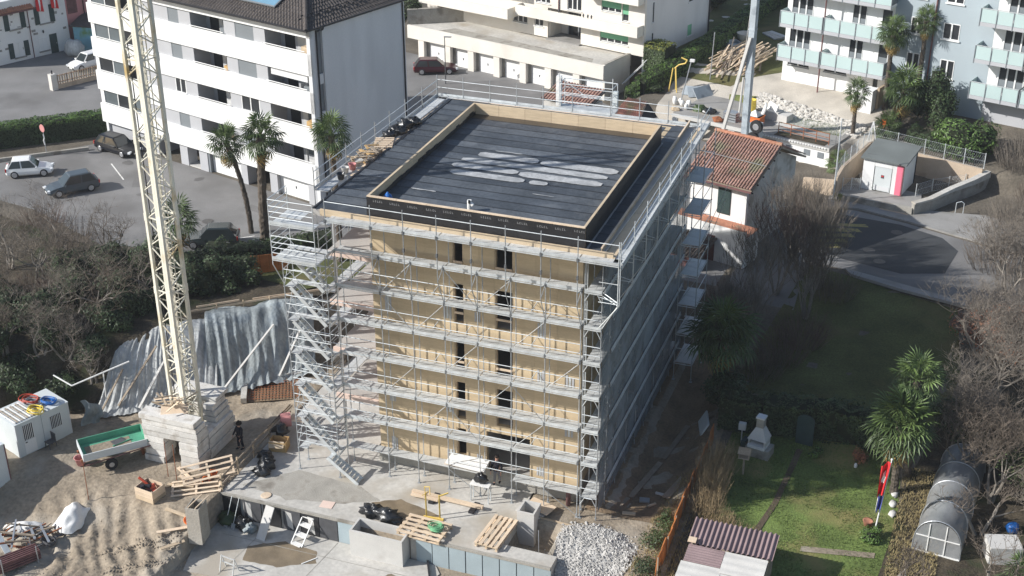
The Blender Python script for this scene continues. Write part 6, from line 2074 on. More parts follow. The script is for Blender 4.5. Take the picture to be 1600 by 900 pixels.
cbn = cabin('site_cabin', 'white site cabin with barred windows and hoses on its roof', (-17.91, -5.63, -0.05), radians(69.8), 3.42, 2.25, 2.15, [(0.42, 1.05, 1.0, 1.95), (2.15, 2.85, 0.95, 1.75)])
d = B(0.40, 1.12, -0.02, -0.013, 0.12, 0.95).build('door_leaf', 'white_paint', cbn)
B(0.46, 0.58, -0.06, -0.021, 0.85, 0.89).build('handle', 'black_metal', d)
cab2 = cabin('site_cabin', 'grey white cabin cut off at the edge with rusty corner', (-19.35, -13.0, -0.6), radians(70), 6.06, 2.4, 2.7, [])
B(6.03, 6.1, -0.03, 0.06, 0.05, 2.7).build('rusty_corner', 'rusty_pipe', cab2)
# what lies on the first cabin's roof: a ladder-like rack, hoses
T9 = Matrix.Translation(Vector((-17.91, -5.63, -0.05))) @ Matrix.Rotation(radians(69.8), 4, 'Z')


def on_cabin(x, y, z=2.22):
    return tuple(T9 @ Vector((x, y, z)))


def coil(name, label, loc, m, R=0.36, n=5, r=0.028, rz=0):
    mb = MB()
    for k in range(n):
        pts = []
        RR = R * rnd(0.7, 1.05)
        ox, oy = rnd(-0.1, 0.1), rnd(-0.1, 0.1)
        for i in range(19):
            t = 2 * pi * i / 18
            pts.append((ox + RR * cos(t) * 1.15, oy + RR * sin(t) * 0.85, r + k * r * 1.3 + 0.02 * sin(3 * t)))
        mb.path(pts, r, 5)
    return link(name, mb.mesh(name, m), loc=loc, rz=rz, label=label, cat='hose')


coil('hose_coil', 'coiled yellow hose on the cabin roof', on_cabin(1.65, 0.42), 'yellow_plastic', 0.42, 7)
coil('hose_coil', 'coiled bright blue hose on the cabin roof corner', on_cabin(2.65, 0.75), 'blue_plastic', 0.40, 7)
coil('hose_coil', 'red and grey hose heap at the back of the cabin roof', on_cabin(2.1, 1.7), 'red_plastic', 0.5, 6)
coil('hose_coil', 'dull grey hose pile behind the blue coil on the cabin roof', on_cabin(2.0, 1.25), 'roller_grey', 0.5, 5)
rk = thing('roof_rack', 'pale slatted rack lying on the near end of the cabin roof', 'rack', on_cabin(0.1, 0.1), radians(69.8))
for i in range(9):
    MB().bar((0.05 + 0.16 * i, 0.0, 0.05), (0.05 + 0.16 * i, 1.9, 0.05), 0.05).build('slat', ('white_plastic', 'old_board')[i % 2], rk)
for y in (0.1, 1.0, 1.8):
    MB().bar((0, y, 0.0), (1.4, y, 0.0), 0.05).build('bearer', 'steel', rk)
ch = thing('garden_chair', 'dark plastic chair standing at the cabin door', 'chair', (-17.0, -4.05, -0.05), radians(-20))
B(-0.24, 0.24, -0.24, 0.24, 0.40, 0.44).build('seat', 'dark_grey', ch)
bk = MB()
for i in range(5):
    bk.box(-0.22 + 0.095 * i, -0.16 + 0.095 * i, 0.2, 0.235, 0.45, 0.86)
bk.box(-0.24, 0.24, 0.2, 0.24, 0.86, 0.92)
bk.build('backrest', 'dark_grey', ch)
for (x, y) in ((-0.2, -0.2), (0.2, -0.2), (-0.2, 0.2), (0.2, 0.2)):
    MB().bar((x, y, 0.4), (x * 1.15, y * 1.15, 0), 0.04).build('leg', 'dark_grey', ch)
tp = MB().grid(lambda u, v: (-16.45 + 0.75 * u + 0.2 * sin(5 * v), -1.7 + 0.75 * u + 0.10 * sin(9 * u + 4 * v), 0.1 + 1.75 * (1 - v) * (0.75 + 0.25 * cos(2 * u))), 10, 8)
link('plastic_sheet', tp.mesh('plastic_sheet', 'tarp_blue', True), label='crumpled pale sheet hanging at the far corner of the cabin', cat='sheet')
gb = thing('goal_frame', 'thin white tube frame leaning behind the cabin', 'frame', (-17.0, -1.3, 0.2))
MB().path([(-1.5, 0.1, 2.7), (-0.2, 0.0, 2.3), (2.3, 2.3, 3.2)], 0.045, 6).build('rail', 'white_plastic', gb)
MB().tube((1.2, 1.2, 2.75), (1.2, 1.1, 1.0), 0.04, n=6).build('post', 'white_plastic', gb)

# green tipper trailer
tr = thing('tipper_trailer', 'green tipping trailer bed with a dusty floor beside the crane', 'trailer', (-12.72, -3.95, 0.0), radians(48))
B(-1.75, 1.75, -0.85, 0.85, 0.98, 1.04).build('bed_floor', 'green_paint', tr)
for y in (-0.9, 0.85):
    B(-1.75, 1.75, y, y + 0.05, 0.98, 1.42).build('side_board', 'green_paint' if y > 0 else 'cabin_white', tr)
for x in (-1.8, 1.755):
    B(x, x + 0.045, -0.9, 0.9, 0.98, 1.42).build('end_board', 'cabin_white' if x < 0 else 'green_paint', tr)
B(-1.5, 1.0, -0.6, 0.5, 1.041, 1.055).build('sand_layer', 'dirt', tr)
for y in (-0.5, 0.5):
    MB().bar((-1.9, y, 0.86), (2.3, y, 0.86), 0.14).build('chassis_beam', 'rust', tr)
for y in (-0.8, 0.8):
    w = MB().lathe((0, 0, 0), [(0.16, -0.12), (0.33, -0.11), (0.36, 0), (0.33, 0.11), (0.16, 0.12)], 16).build('wheel', 'rubber', tr)
    w.rotation_euler = (pi / 2, 0, 0)
    w.location = (-0.35, y, 0.36)
    MB().lathe((0, 0, 0), [(0.14, -0.125), (0.17, -0.11), (0.17, 0.11), (0.14, 0.125)], 12).build('rim', 'alloy', w)
MB().tube((-1.75, -0.95, 0.75), (1.9, -1.05, 1.05), 0.035, n=6).build('tie_pipe', 'rusty_pipe', tr)
MB().obox((0.35, 0.15, 1.1), (0.7, 0.5, 0.04), rz=0.3).build('torn_mat', 'dark_grey', tr)
MB().obox((0.5, -0.05, 1.09), (1.1, 0.08, 0.05), rz=0.25).build('loose_bar', 'green_paint', tr)
B(1.5, 1.65, -0.2, 0.2, 0.0, 0.8).build('prop_leg', 'rust', tr)
bkt = MB().lathe((0, 0, 0), [(0.22, 0), (0.33, 0.45), (0.36, 0.47), (0.30, 0.45), (0.2, 0.06)], 16)
link('round_bucket', bkt.mesh('round_bucket', 'pink_house', True), loc=(-14.25, -5.0, 0.05), label='pale pink mortar tub at the corner of the green trailer', cat='tub')
# thin steel rods standing in the dirt
for i, (x, y, h_, lb_) in enumerate(((-11.99, -7.46, 2.5, 'thin rusty rod standing alone in the dirt near the white sheet'), (-9.0, -4.3, 2.3, 'thin rod in front of the doorway of the ballast, nearer the trailer'), (-8.35, -4.45, 2.3, 'thin rod in front of the doorway of the ballast, nearer the site fence'))):
    r_ = MB().tube((0, 0, 0), (0.02, 0.02, h_), 0.022, n=6)
    link('steel_rod', r_.mesh('steel_rod', 'rust'), loc=(x, y, height(x, y) + rough(x, y)), label=lb_, cat='rod')

# timber crate with red things in it
cr8 = thing('timber_crate', 'square pale timber crate holding red plastic parts', 'crate', (-8.85, -6.2, -0.05), radians(-8))
for i in range(3):
    z0 = 0.03 + i * 0.25
    for y in (-0.5, 0.46):
        B(-0.62, 0.62, y, y + 0.04, z0, z0 + 0.235).build('board', 'pale_timber' if i else 'board', cr8)
    for x in (-0.62, 0.58):
        B(x, x + 0.04, -0.455, 0.455, z0, z0 + 0.235).build('board', 'pale_timber' if i else 'board', cr8)
for (x, y) in ((-0.55, -0.43), (0.55, -0.43), (-0.55, 0.43), (0.55, 0.43)):
    B(x - 0.035, x + 0.035, y - 0.02, y + 0.02, 0.0, 0.8).build('corner_batten', 'old_board', cr8)
B(-0.57, 0.57, -0.45, 0.45, 0.05, 0.09).build('floor', 'old_board', cr8)
rp = thing('red_parts', 'red and dark plastic parts piled inside the timber crate', 'plastic parts', (-8.85, -6.2, 0.1))
for q in range(9):
    MB().obox((rnd(-0.35, 0.35), rnd(-0.25, 0.25), 0.2 + rnd(0, 0.4)), (rnd(0.2, 0.55), rnd(0.15, 0.3), rnd(0.08, 0.2)), rz=rnd(0, 3), rx=rnd(-0.5, 0.5), ry=rnd(-0.6, 0.6)).build('plastic_piece', ('red_plastic', 'cloth_black', 'pink_house')[q % 3], rp)
MB().obox((-0.45, 0.1, 0.75), (0.6, 0.06, 0.14), ry=0.7, rz=0.2).build('plastic_piece', 'red_plastic', rp)

# hinged formwork box of ply standing on end
fbx = thing('formwork_box', 'tall pale formwork box standing in the dirt beside the slab', 'formwork', (-5.1, -7.45, -0.95), radians(8))
B(-0.38, 0.38, -0.52, -0.47, 0, 2.25).build('panel', 'dust', fbx)
B(-0.38, -0.33, -0.465, 0.5, 0, 2.2).build('panel', 'old_concrete', fbx)
B(0.33, 0.38, -0.465, 0.5, 0, 2.25).build('panel', 'old_concrete', fbx)
B(-0.325, 0.325, 0.45, 0.5, 0, 2.15).build('panel', 'old_concrete', fbx)
for x in (-0.2, 0.2):
    MB().bar((x, -0.5, 2.3), (x + 0.25, 0.7, 2.35), 0.05).build('batten', 'pale_timber', fbx)
bk_ = MB().lathe((0, 0, 0), [(0.16, 0), (0.22, 0.3), (0.24, 0.31), (0.2, 0.3), (0.15, 0.04)], 14)
for i, (x, y, a) in enumerate(((-5.75, -7.2, 1.2), (-6.6, -3.5, 0.0), (-6.9, -3.9, 1.3))):
    o = link('bucket', bk_.mesh('bucket', 'orange_plastic', True), loc=(x, y, height(x, y) + 0.12), label=('orange bucket tipped over against the formwork box', 'orange bucket upright under the slatted panels', 'orange bucket on its side under the slatted panels')[i], cat='bucket')
    o.rotation_euler = (a, 0.2, 0.4 * i)
# slatted timber panels thrown together
def slat_panel(name, label, loc, rot, L, Wd, n, cross=3, m='pale_timber', cat='timber panel'):
    t = thing(name, label, cat, loc)
    t.rotation_euler = rot
    for i in range(n):
        y = -Wd / 2 + Wd * i / (n - 1)
        B(-L / 2, L / 2, y - 0.055, y + 0.055, 0.03, 0.065).build('slat', m, t)
    for i in range(cross):
        x = -L / 2 + 0.08 + (L - 0.16) * i / (cross - 1)
        B(x - 0.06, x + 0.06, -Wd / 2 - 0.08, Wd / 2 + 0.08, -0.03, 0.028).build('crosspiece', m, t)
    return t


slat_panel('timber_grille', 'slatted timber panel tilted on top beside the handrail', (-6.75, -3.75, 0.62), (0.55, -0.12, 0.62), 2.9, 1.0, 4)
slat_panel('timber_grille', 'lower slatted timber panel lying flat towards the crate', (-6.9, -4.75, 0.12), (0.18, -0.05, 0.5), 2.7, 1.05, 4)
for i, (x, y, r_, L) in enumerate(((-8.1, -3.9, -0.5, 1.8), (-7.8, -4.9, 0.2, 1.5), (-6.2, -8.0, 0.65, 1.9), (-6.7, -7.0, -0.15, 1.5), (-7.6, -4.3, -0.2, 1.6), (-5.8, -8.9, 0.9, 1.3))):
    b = MB().obox((0, 0, 0), (L, 0.2, 0.04), rx=0.06)
    link('plank', b.mesh('plank', ('pale_timber', 'board')[i % 2]), loc=(x, y, height(x, y) + 0.12), rz=r_, label=('plank on the dirt at the doorway of the ballast', 'short plank between the crate and the panels', 'plank pointing to the foot of the formwork box', 'plank lying next to the tipped orange bucket', 'plank under the thin rods by the ballast', 'plank in the mud nearest the low floor')[i], cat='plank')
# site handrail of old boards running from the crane to the stair tower
tf = thing('site_railing', 'rusty brown timber handrail climbing from the panels to the stairs', 'railing', (-5.55, -4.0, 0))
for (a, b, z0, z1) in (((0, -0.6), (0.1, 3.2), 0.75, 1.0), ((0.0, -0.6), (0.1, 3.2), 0.3, 0.55), ((0.05, 2.3), (0.1, 7.3), 0.95, 1.05), ((0.05, 2.6), (0.1, 7.3), 0.5, 0.6), ((0.25, 4.0), (0.3, 7.2), 1.1, 1.1)):
    MB().bar((a[0], a[1], z0), (b[0], b[1], z1), 0.04, 0.13).build('rail_board', ('formwork', 'old_board')[int(z0 * 10) % 2], tf)
for y in (-0.4, 1.3, 3.0, 4.8, 6.6):
    MB().bar((0.06, y, 0.0), (0.06, y, 1.1), 0.08).build('post', 'board', tf)

# ---- black bags, boxes and bundles on the slab
def bag(label, loc, r, seed, m='black_plastic', cat='rubbish bag', group=None, name='rubbish_bag'):
    b = MB().blob((0, 0, r[2] * 0.7), r, seed, 14, 9, 0.75, 2.6)
    o = link(name, b.mesh(name, m, True), loc=loc, label=label, cat=cat, group=group)
    b2 = MB().lathe((0, 0, 0), [(0.09, 0), (0.04, 0.06), (0.1, 0.16), (0.07, 0.18)], 8).build('tied_neck', m, o)
    b2.location = (r[0] * 0.2, 0, r[2] * 1.45)
    return o


bag('dark rubbish bag in the pile near the ballast, towards the railing', (-4.75, -0.95, 0), (0.5, 0.4, 0.3), 1)
bag('dark rubbish bag in the middle of the pile near the handrail', (-4.35, -1.6, 0), (0.45, 0.42, 0.32), 2)
bag('dark rubbish bag at the front of the pile near the handrail', (-4.2, -2.3, 0), (0.5, 0.36, 0.28), 3)
bag('blue black bag lying across the open carton', (-4.9, 1.1, 0.55), (0.5, 0.45, 0.28), 4)
bag('big black plastic bundle behind the concrete trough', (3.15, -3.55, 0), (0.62, 0.5, 0.36), 5)
bag('long black plastic bundle behind the concrete trough beside the pallet', (4.15, -3.7, 0), (0.85, 0.45, 0.34), 6)
for i, (x, y, r, m) in enumerate(((-4.9, -5.1, 0.5, 'leaf_dark'), (-4.2, -5.05, 0.36, 'black_plastic'), (-3.75, -5.25, 0.42, 'black_plastic'), (-3.3, -5.4, 0.36, 'tarp_blue'))):
    bag(('dark green bag against the slab end wall', 'black bag between the two shovels', 'patterned dark bag left of the leaning board', 'clear plastic bag at the foot of the leaning board')[i], (x, y, -1.46), (r, r * 0.9, r * 0.75), 11 + i, m)
cbx = thing('cardboard_box', 'open cardboard box with a torn side on the slab', 'box', (-4.6, 0.35, 0.0), radians(12))
B(-0.5, 0.5, -0.4, -0.37, 0, 0.6).build('side', 'formwork', cbx)
B(-0.5, -0.47, -0.365, 0.4, 0, 0.6).build('side', 'formwork', cbx)
B(0.47, 0.5, -0.365, 0.4, 0, 0.6).build('side', 'formwork', cbx)
B(-0.465, 0.465, 0.37, 0.4, 0, 0.6).build('side', 'formwork', cbx)
MB().obox((-0.05, -0.42, 0.5), (0.9, 0.02, 0.4), rx=-0.7).build('flap', 'board', cbx)
wb = MB().obox((0, 0, 0), (1.3, 0.75, 0.05))
link('pale_sheet', wb.mesh('pale_sheet', 'pale_timber'), loc=(-4.2, 2.3, 0.95), rz=0.15, label='pale board resting level beside the stair tower foot', cat='panel')
spool = MB().tube((-0.3, 0, 0.5), (0.3, 0, 0.5), 0.42, n=16).tube((-0.32, 0, 0.5), (0.32, 0, 0.5), 0.1, n=8)
link('cable_drum', spool.mesh('cable_drum', 'pink_house'), loc=(-5.05, 2.0, 0.35), rz=0.6, label='dull pink drum behind the rusty handrail', cat='drum')
pr = MB().lathe((0, 0, 0), [(0.28, 0), (0.3, 0.02), (0.28, 0.04)], 14)
link('paper_disc', pr.mesh('paper_disc', 'pale_timber'), loc=(-3.0, -4.0, 0.01), label='flat pale disc on the slab edge', cat='disc')
link('ply_square', MB().obox((0, 0, 0.012), (0.72, 0.6, 0.02)).mesh('ply_square', 'render_pink'), loc=(0.5, -3.6, 0.005), rz=0.1, label='small pinkish ply square on the slab edge', cat='board')

# ---- concrete trough, tall light well, leaning board, ladders, table
tg = thing('concrete_trough', 'long pale concrete light well standing on the low floor', 'concrete trough', (2.68, -5.36, -1.46))
B(0, 3.02, 0.0, 0.11, 0, 1.58).build('side', 'light_concrete', tg)
B(0, 3.02, 1.10, 1.21, 0, 1.58).build('side', 'light_concrete', tg)
B(0, 0.11, 0.115, 1.095, 0, 1.575).build('end', 'light_concrete', tg)
B(2.91, 3.02, 0.115, 1.095, 0, 1.575).build('end', 'light_concrete', tg)
B(0.115, 2.905, 0.115, 1.095, 0, 0.5).build('floor', 'old_concrete', tg)
tw = thing('light_well', 'tall square concrete light well at the end of the slab', 'light well', (10.62, -1.45, -1.3))
B(0, 0.95, -0.15, -0.04, 0, 2.05).build('side', 'light_concrete', tw)
B(0, 0.95, 0.86, 0.97, 0, 2.05).build('side', 'light_concrete', tw)
B(0, 0.1, -0.035, 0.855, 0, 2.05).build('side', 'light_concrete', tw)
B(0.85, 0.95, -0.035, 0.855, 0, 2.05).build('side', 'light_concrete', tw)
B(0.105, 0.845, -0.035, 0.855, 0, 0.9).build('inner_floor', 'dark_grey', tw)
lbm = MB().obox((0, 0, 0), (0.55, 1.85, 0.05))
o = link('leaning_board', lbm.mesh('leaning_board', 'light_concrete'), loc=(-2.35, -5.35, -0.72), label='pale board leaning from the low floor up to the slab edge', cat='board')
o.rotation_euler = (radians(55), 0, radians(-8))
for i, x in enumerate((-4.75, -4.3)):
    s = thing('shovel', ('shovel leaning on the slab wall nearer the slab corner', 'shovel leaning on the slab wall beside the patterned bag')[i], 'shovel', (x, -5.3, -1.46))
    MB().tube((0, -0.15, 0.28), (0.08, 0.55, 1.55), 0.02, n=6).build('handle', 'galvanised', s)
    MB().obox((-0.01, -0.2, 0.12), (0.24, 0.03, 0.32), rx=-0.5).build('blade', 'steel', s)
stp = thing('step_stool', 'pale folding work platform standing at the slab wall', 'step platform', (-0.25, -5.0, -1.46), radians(-12))
for k, z in enumerate((0.35, 0.75)):
    B(-0.32, 0.32, -0.35 + 0.38 * k, 0.0 + 0.38 * k, z, z + 0.04).build('step', 'white_plastic', stp)
B(-0.36, 0.36, 0.35, 0.75, 1.1, 1.14).build('top', 'white_plastic', stp)
for x in (-0.36, 0.36):
    MB().bar((x, -0.65, 0), (x, 0.4, 1.1), 0.05).build('leg', 'white_plastic', stp)
    MB().bar((x, 1.0, 0), (x, 0.7, 1.1), 0.05).build('leg', 'white_plastic', stp)
B(-0.3, 0.3, -0.75, -0.45, 0.02, 0.05).build('foot_board', 'white_plastic', stp)
hs = thing('trestle', 'pale steel trestle on the low concrete floor', 'trestle', (-2.6, -8.75, -1.46), radians(-8))
for z in (0.85, 0.5):
    MB().bar((-0.42, 0, z), (0.42, 0, z), 0.05).build('rail', 'deck_metal', hs)
for x in (-0.42, 0.42):
    MB().bar((x, -0.25, 0), (x, 0.0, 0.9), 0.045).build('leg', 'deck_metal', hs)
    MB().bar((x, 0.25, 0), (x, 0.0, 0.9), 0.045).build('leg', 'deck_metal', hs)
link('lath', MB().obox((0, 0, 0.02), (0.9, 0.06, 0.03)).mesh('lath', 'white_plastic'), loc=(0.9, -6.6, -1.455), rz=0.95, label='short white lath lying on the low floor', cat='lath')
gf = thing('foil_strip', 'dark folded strip at the broken edge of the low floor', 'strip', (7.3, -5.6, -1.5), radians(-62))
MB().obox((0, 0, 0.12), (2.4, 0.1, 0.24)).build('strip', 'black_metal', gf)
# pallets
def pallet(name, label, loc, rz, rx=0.0, n=5, L=2.2, Wd=1.5):
    t = thing(name, label, 'pallet', loc)
    t.rotation_euler = (rx, 0, rz)
    for i in range(n):
        y = -Wd / 2 + Wd * i / (n - 1)
        B(-L / 2, L / 2, y - 0.085, y + 0.085, 0.22, 0.26).build('slat', 'pale_timber', t)
        B(-L / 2, L / 2, y - 0.05, y + 0.05, 0.0, 0.035).build('slat', 'pale_timber', t) if i % 2 == 0 else None
    for x in (-L / 2 + 0.1, -L / 6, L / 6, L / 2 - 0.1):
        for y in (-Wd / 2, 0, Wd / 2):
            B(x - 0.07, x + 0.07, y - 0.06, y + 0.06, 0.036, 0.15).build('block', 'board', t)
        B(x - 0.08, x + 0.08, -Wd / 2, Wd / 2, 0.151, 0.219).build('bearer', 'board', t)
    return t


pallet('pallet', 'big slatted pallet with green cord lying beside the black bundle', (6.35, -3.95, 0.02), radians(-3), 0.0, 5, 2.5, 1.45)
pallet('pallet', 'slatted pallet propped up steeply beside the light well', (10.0, -3.0, 0.06), radians(86), 0.0, 5, 2.6, 1.15)
coil('cord_coil', 'tangle of pale green cord on the big pallet', (7.0, -3.9, 0.29), 'green_cord', 0.32, 9, 0.022)
# long beams on blocks, the strapped stand
bs = thing('timber_beams', 'two long pale beams resting on dark blocks before the scaffold', 'beams', (6.45, -1.15, 0.0), radians(-1.5))
B(-2.05, 2.1, -0.12, 0.08, 0.14, 0.30).build('beam', 'pale_timber', bs)
B(-2.0, -0.4, -0.36, -0.17, 0.14, 0.24).build('beam', 'pale_timber', bs)
for x in (-0.9, 1.45):
    B(x, x + 0.3, -0.5, 0.42, 0.0, 0.135).build('bearer_block', 'black_metal', bs)
MB().tube((-1.3, -0.4, 0.33), (-1.15, 0.1, 0.33), 0.02, n=5).build('strap', 'yellow_paint', bs)
ys = thing('yellow_stand', 'two legged yellow timber stand tied with a loop beside the pallet', 'stand', (6.15, -2.75, 0.0), radians(5))
for x in (-0.2, 0.55):
    MB().bar((x, 0, 0), (x - 0.05, 0.1, 1.45), 0.075).build('post', 'yellow_paint', ys)
MB().bar((-0.35, -0.05, 0.05), (0.75, -0.05, 0.05), 0.1).build('foot', 'yellow_paint', ys)
MB().path([(-0.25, 0.1, 1.4), (-0.3, 0.1, 1.85), (0.0, 0.1, 1.9), (0.0, 0.1, 1.4)], 0.025, 5).build('loop', 'yellow_paint', ys)
MB().bar((0.5, 0.1, 1.4), (0.95, 0.3, 1.55), 0.06).build('arm', 'yellow_paint', ys)
# white table with black boxes on the lowest deck, red prop, stored panels
tbl = thing('sheet_material', 'white sheet material lying over the lowest deck at the doorway', 'panel', (7.0, 0.3, 1.5))
MB().obox((0.0, 0.1, 0.12), (2.3, 0.75, 0.06), rx=0.12, rz=-0.05).build('sheet', 'white_plastic', tbl)
MB().obox((0.05, 0.18, 0.22), (2.2, 0.7, 0.05), rx=0.2, rz=-0.02).build('sheet', 'white_plastic', tbl)
MB().obox((-0.1, 0.1, 0.05), (2.2, 0.7, 0.04), rz=-0.03).build('sheet', 'pale_timber', tbl)
bag('black satchel hanging at the front of the white sheets', (8.05, -0.28, 1.15), (0.38, 0.22, 0.3), 21, name='satchel', cat='satchel')
tt = thing('work_table', 'small white trestle table at the foot of the doorway', 'table', (8.1, -0.35, 0.0))
B(-0.55, 0.55, -0.25, 0.2, 1.05, 1.1).build('table_top', 'white_plastic', tt)
for x in (-0.5, 0.5):
    for y in (-0.2, 0.15):
        MB().bar((x, y, 0), (x, y, 1.05), 0.05).build('leg', 'galvanised', tt)
pp = MB().tube((0, 0, 0), (0, 0, 1.2), 0.13, n=12)
link('red_pipe', pp.mesh('red_pipe', 'rusty_pipe', True), loc=(12.65, 0.85, 0.0), label='stub of dark red pipe under the lowest deck near the corner', cat='pipe')
# stored sheets by the light well
for i in range(3):
    link('slab_sheet', MB().obox((0, 0, 0.05 * i + 0.05), (1.5, 0.9, 0.04), rz=0.1 * i).mesh('slab_sheet', ('light_concrete', 'steel', 'pale_timber')[i]), loc=(11.0 + 0.2 * i, -0.35 + 0.12 * i, 0.01 + 0.05 * i), rz=-0.2 - 0.15 * i, label=('pale sheet at the end of the slab behind the light well', 'steel sheet stacked over the slab end by the light well', 'timber sheet sticking out over the pit by the light well')[i], cat='sheet')
sv = thing('shovel', 'shovel standing in the dark pit beside the light well', 'shovel', (12.2, -2.6, -1.25))
MB().tube((0, 0, 0.3), (-0.15, 0.35, 1.6), 0.022, n=6).build('handle', 'steel', sv)
MB().obox((0.02, -0.08, 0.15), (0.26, 0.04, 0.4), rx=-0.4).build('blade', 'steel', sv)
# trodden earth edge boards and long planks beside the building
for i, (x0, y0, x1, y1, w) in enumerate(((14.5, -0.9, 15.3, 3.2, 0.32), (15.4, 3.4, 16.1, 7.2, 0.32), (16.15, 7.6, 16.7, 11.2, 0.3))):
    a, b = Vector((x0, y0, height(x0, y0) + 0.12)), Vector((x1, y1, height(x1, y1) + 0.12))
    link('scaffold_plank', MB().bar((0, 0, 0), b - a, w, 0.05).mesh('scaffold_plank', 'old_board'), loc=a, label=('long plank at the front corner of the netted side', 'long plank midway along the netted side', 'long plank deepest in the shade of the netted side')[i], cat='plank')
for i, (x, y, L, w, r_, m) in enumerate(((17.55, 4.7, 2.2, 0.42, 1.35, 'old_board'), (16.9, 4.2, 0.6, 0.16, -0.1, 'light_concrete'), (16.2, 3.4, 0.55, 0.4, 0.2, 'steel'), (15.9, 1.3, 0.7, 0.22, 0.2, 'board'), (16.7, 3.1, 0.5, 0.12, 0.9, 'pale_timber'))):
    link('scrap_board', MB().obox((0, 0, 0.06), (L, w, 0.08)).mesh('scrap_board', m), loc=(x, y, height(x, y) + 0.05), rz=r_, label=('long board bin lying along the orange fence', 'pale lath near the long board by the orange fence', 'small grey sheet on the shaded soil', 'short board at the edge of the shadow', 'pale stick at the top of the earth bank')[i], cat='board')
link('dirt_board', MB().obox((0, 0, 0.03), (3.6, 0.05, 0.22)).mesh('dirt_board', 'board'), loc=(12.9, -0.85, -0.05), rz=-0.05, label='board holding the earth under the corner of the scaffold', cat='board')
# ---- white gravel heap at the corner of the site
gh = MB()
GC = (14.9, -2.7)


def heap_z(x, y):
    dx, dy = (x - GC[0]) / 2.5, (y - GC[1]) / 2.6
    k = 1 - (dx * dx + dy * dy)
    return height(x, y) + 0.32 * max(0, k) ** 0.7 * (1 + 0.5 * noise.noise(Vector((x * 0.8, y * 0.8, 3)))) + 0.10 * noise.noise(Vector((x * 2.1, y * 2.1, 1))) * max(0, min(1, 3 * k)) + 0.01


gh.grid(lambda u, v: (GC[0] - 2.7 + 5.4 * u, GC[1] - 2.7 + 5.4 * v, heap_z(GC[0] - 2.7 + 5.4 * u, GC[1] - 2.7 + 5.4 * v) - 0.05 - (0.3 if (2 * u - 1) ** 2 + (2 * v - 1) ** 2 > 0.62 + 0.3 * noise.noise(Vector((u * 4, v * 4, 0))) else 0)), 40, 40)
for q in range(5200):
    a, r = rnd(0, 2 * pi), min(3.0, 2.4 * random.random() ** 0.42 + (rnd(0, 0.5) if q % 4 == 0 else 0))
    x, y = GC[0] + r * cos(a) * (1 + 0.12 * sin(3 * a)), GC[1] + r * sin(a) * (1 + 0.15 * cos(2 * a))
    s = rnd(0.02, 0.055) if q % 14 else rnd(0.06, 0.11)
    z = heap_z(x, y)
    rz_, c_, d_ = rnd(0, 3), rnd(0.6, 1.2), rnd(0.5, 0.9)
    ca_, sa_ = cos(rz_) * s, sin(rz_) * s
    gh.add([(x + ca_, y + sa_, z), (x - sa_ * c_, y + ca_ * c_, z), (x - ca_, y - sa_, z), (x + sa_ * c_, y - ca_ * c_, z), (x + rnd(-.4, .4) * s, y + rnd(-.4, .4) * s, z + s * d_ * 1.3)], [(0, 1, 4), (1, 2, 4), (2, 3, 4), (3, 0, 4)])
o = gh.build('gravel_heap', 'gravel_white', kind='stuff')
# clods and stones over the open dirt
cl = MB()
n = 0
while n < 4200:
    x, y = rnd(-20, -5.6), rnd(-13.5, 2.5)
    if n % 5 == 0:
        x, y = rnd(13.4, 18.4), rnd(-5, 3)
    d = toe_dist(x, y)
    k = noise.noise(Vector((x * 0.35, y * 0.35, 4)))
    if d > -0.2 or (k < -0.05 and n % 3):
        n += 1
        continue
    s = rnd(0.02, 0.06) * (1.4 if (y < -7 and k > 0.1) else 1.0)
    z = height(x, y) + rough(x, y) - 0.01
    a = rnd(0, 3)
    ca_, sa_ = cos(a) * s, sin(a) * s
    cl.add([(x + ca_, y + sa_, z), (x - sa_, y + ca_, z), (x - ca_, y - sa_, z), (x + sa_, y - ca_, z), (x + rnd(-.3, .3) * s, y + rnd(-.3, .3) * s, z + s * rnd(0.3, 0.7))], [(0, 1, 4), (1, 2, 4), (2, 3, 4), (3, 0, 4)])
    n += 1
cl.build('clods', 'dirt', kind='stuff')
# tyre-tread prints: raised lugs pressed out of the mud
td = MB()
for (x0, y0, ang, L) in ((-9.4, -10.6, 0.62, 4.6), (-8.2, -11.6, 0.62, 4.2), (-7.9, -9.2, 0.2, 2.6)):
    m_ = int(L / 0.16)
    for i in range(m_):
        for s in (-1, 1):
            cx, cy = x0 + cos(ang) * i * 0.16 - s * sin(ang) * 0.13, y0 + sin(ang) * i * 0.16 + s * cos(ang) * 0.13
            td.obox((cx, cy, height(cx, cy) + rough(cx, cy) + 0.015), (0.05, 0.18, 0.035), rz=ang + s * 0.45)
td.build('tyre_track', 'dirt', kind='stuff')

# ---- tarpaulins over the cut bank, laced boards, rail along the top
def bank_path(pts):
    out = []
    for a, b in zip(pts[:-1], pts[1:]):
        out.append((Vector((*a, 0)), Vector((*b, 0))))
    tot = sum((b - a).length for a, b in out)

    def f(u):
        s = u * tot
        for a, b in out:
            L = (b - a).length
            if s <= L or (a, b) == out[-1]:
                return a.lerp(b, min(1.0, s / L))
            s -= L
    return f


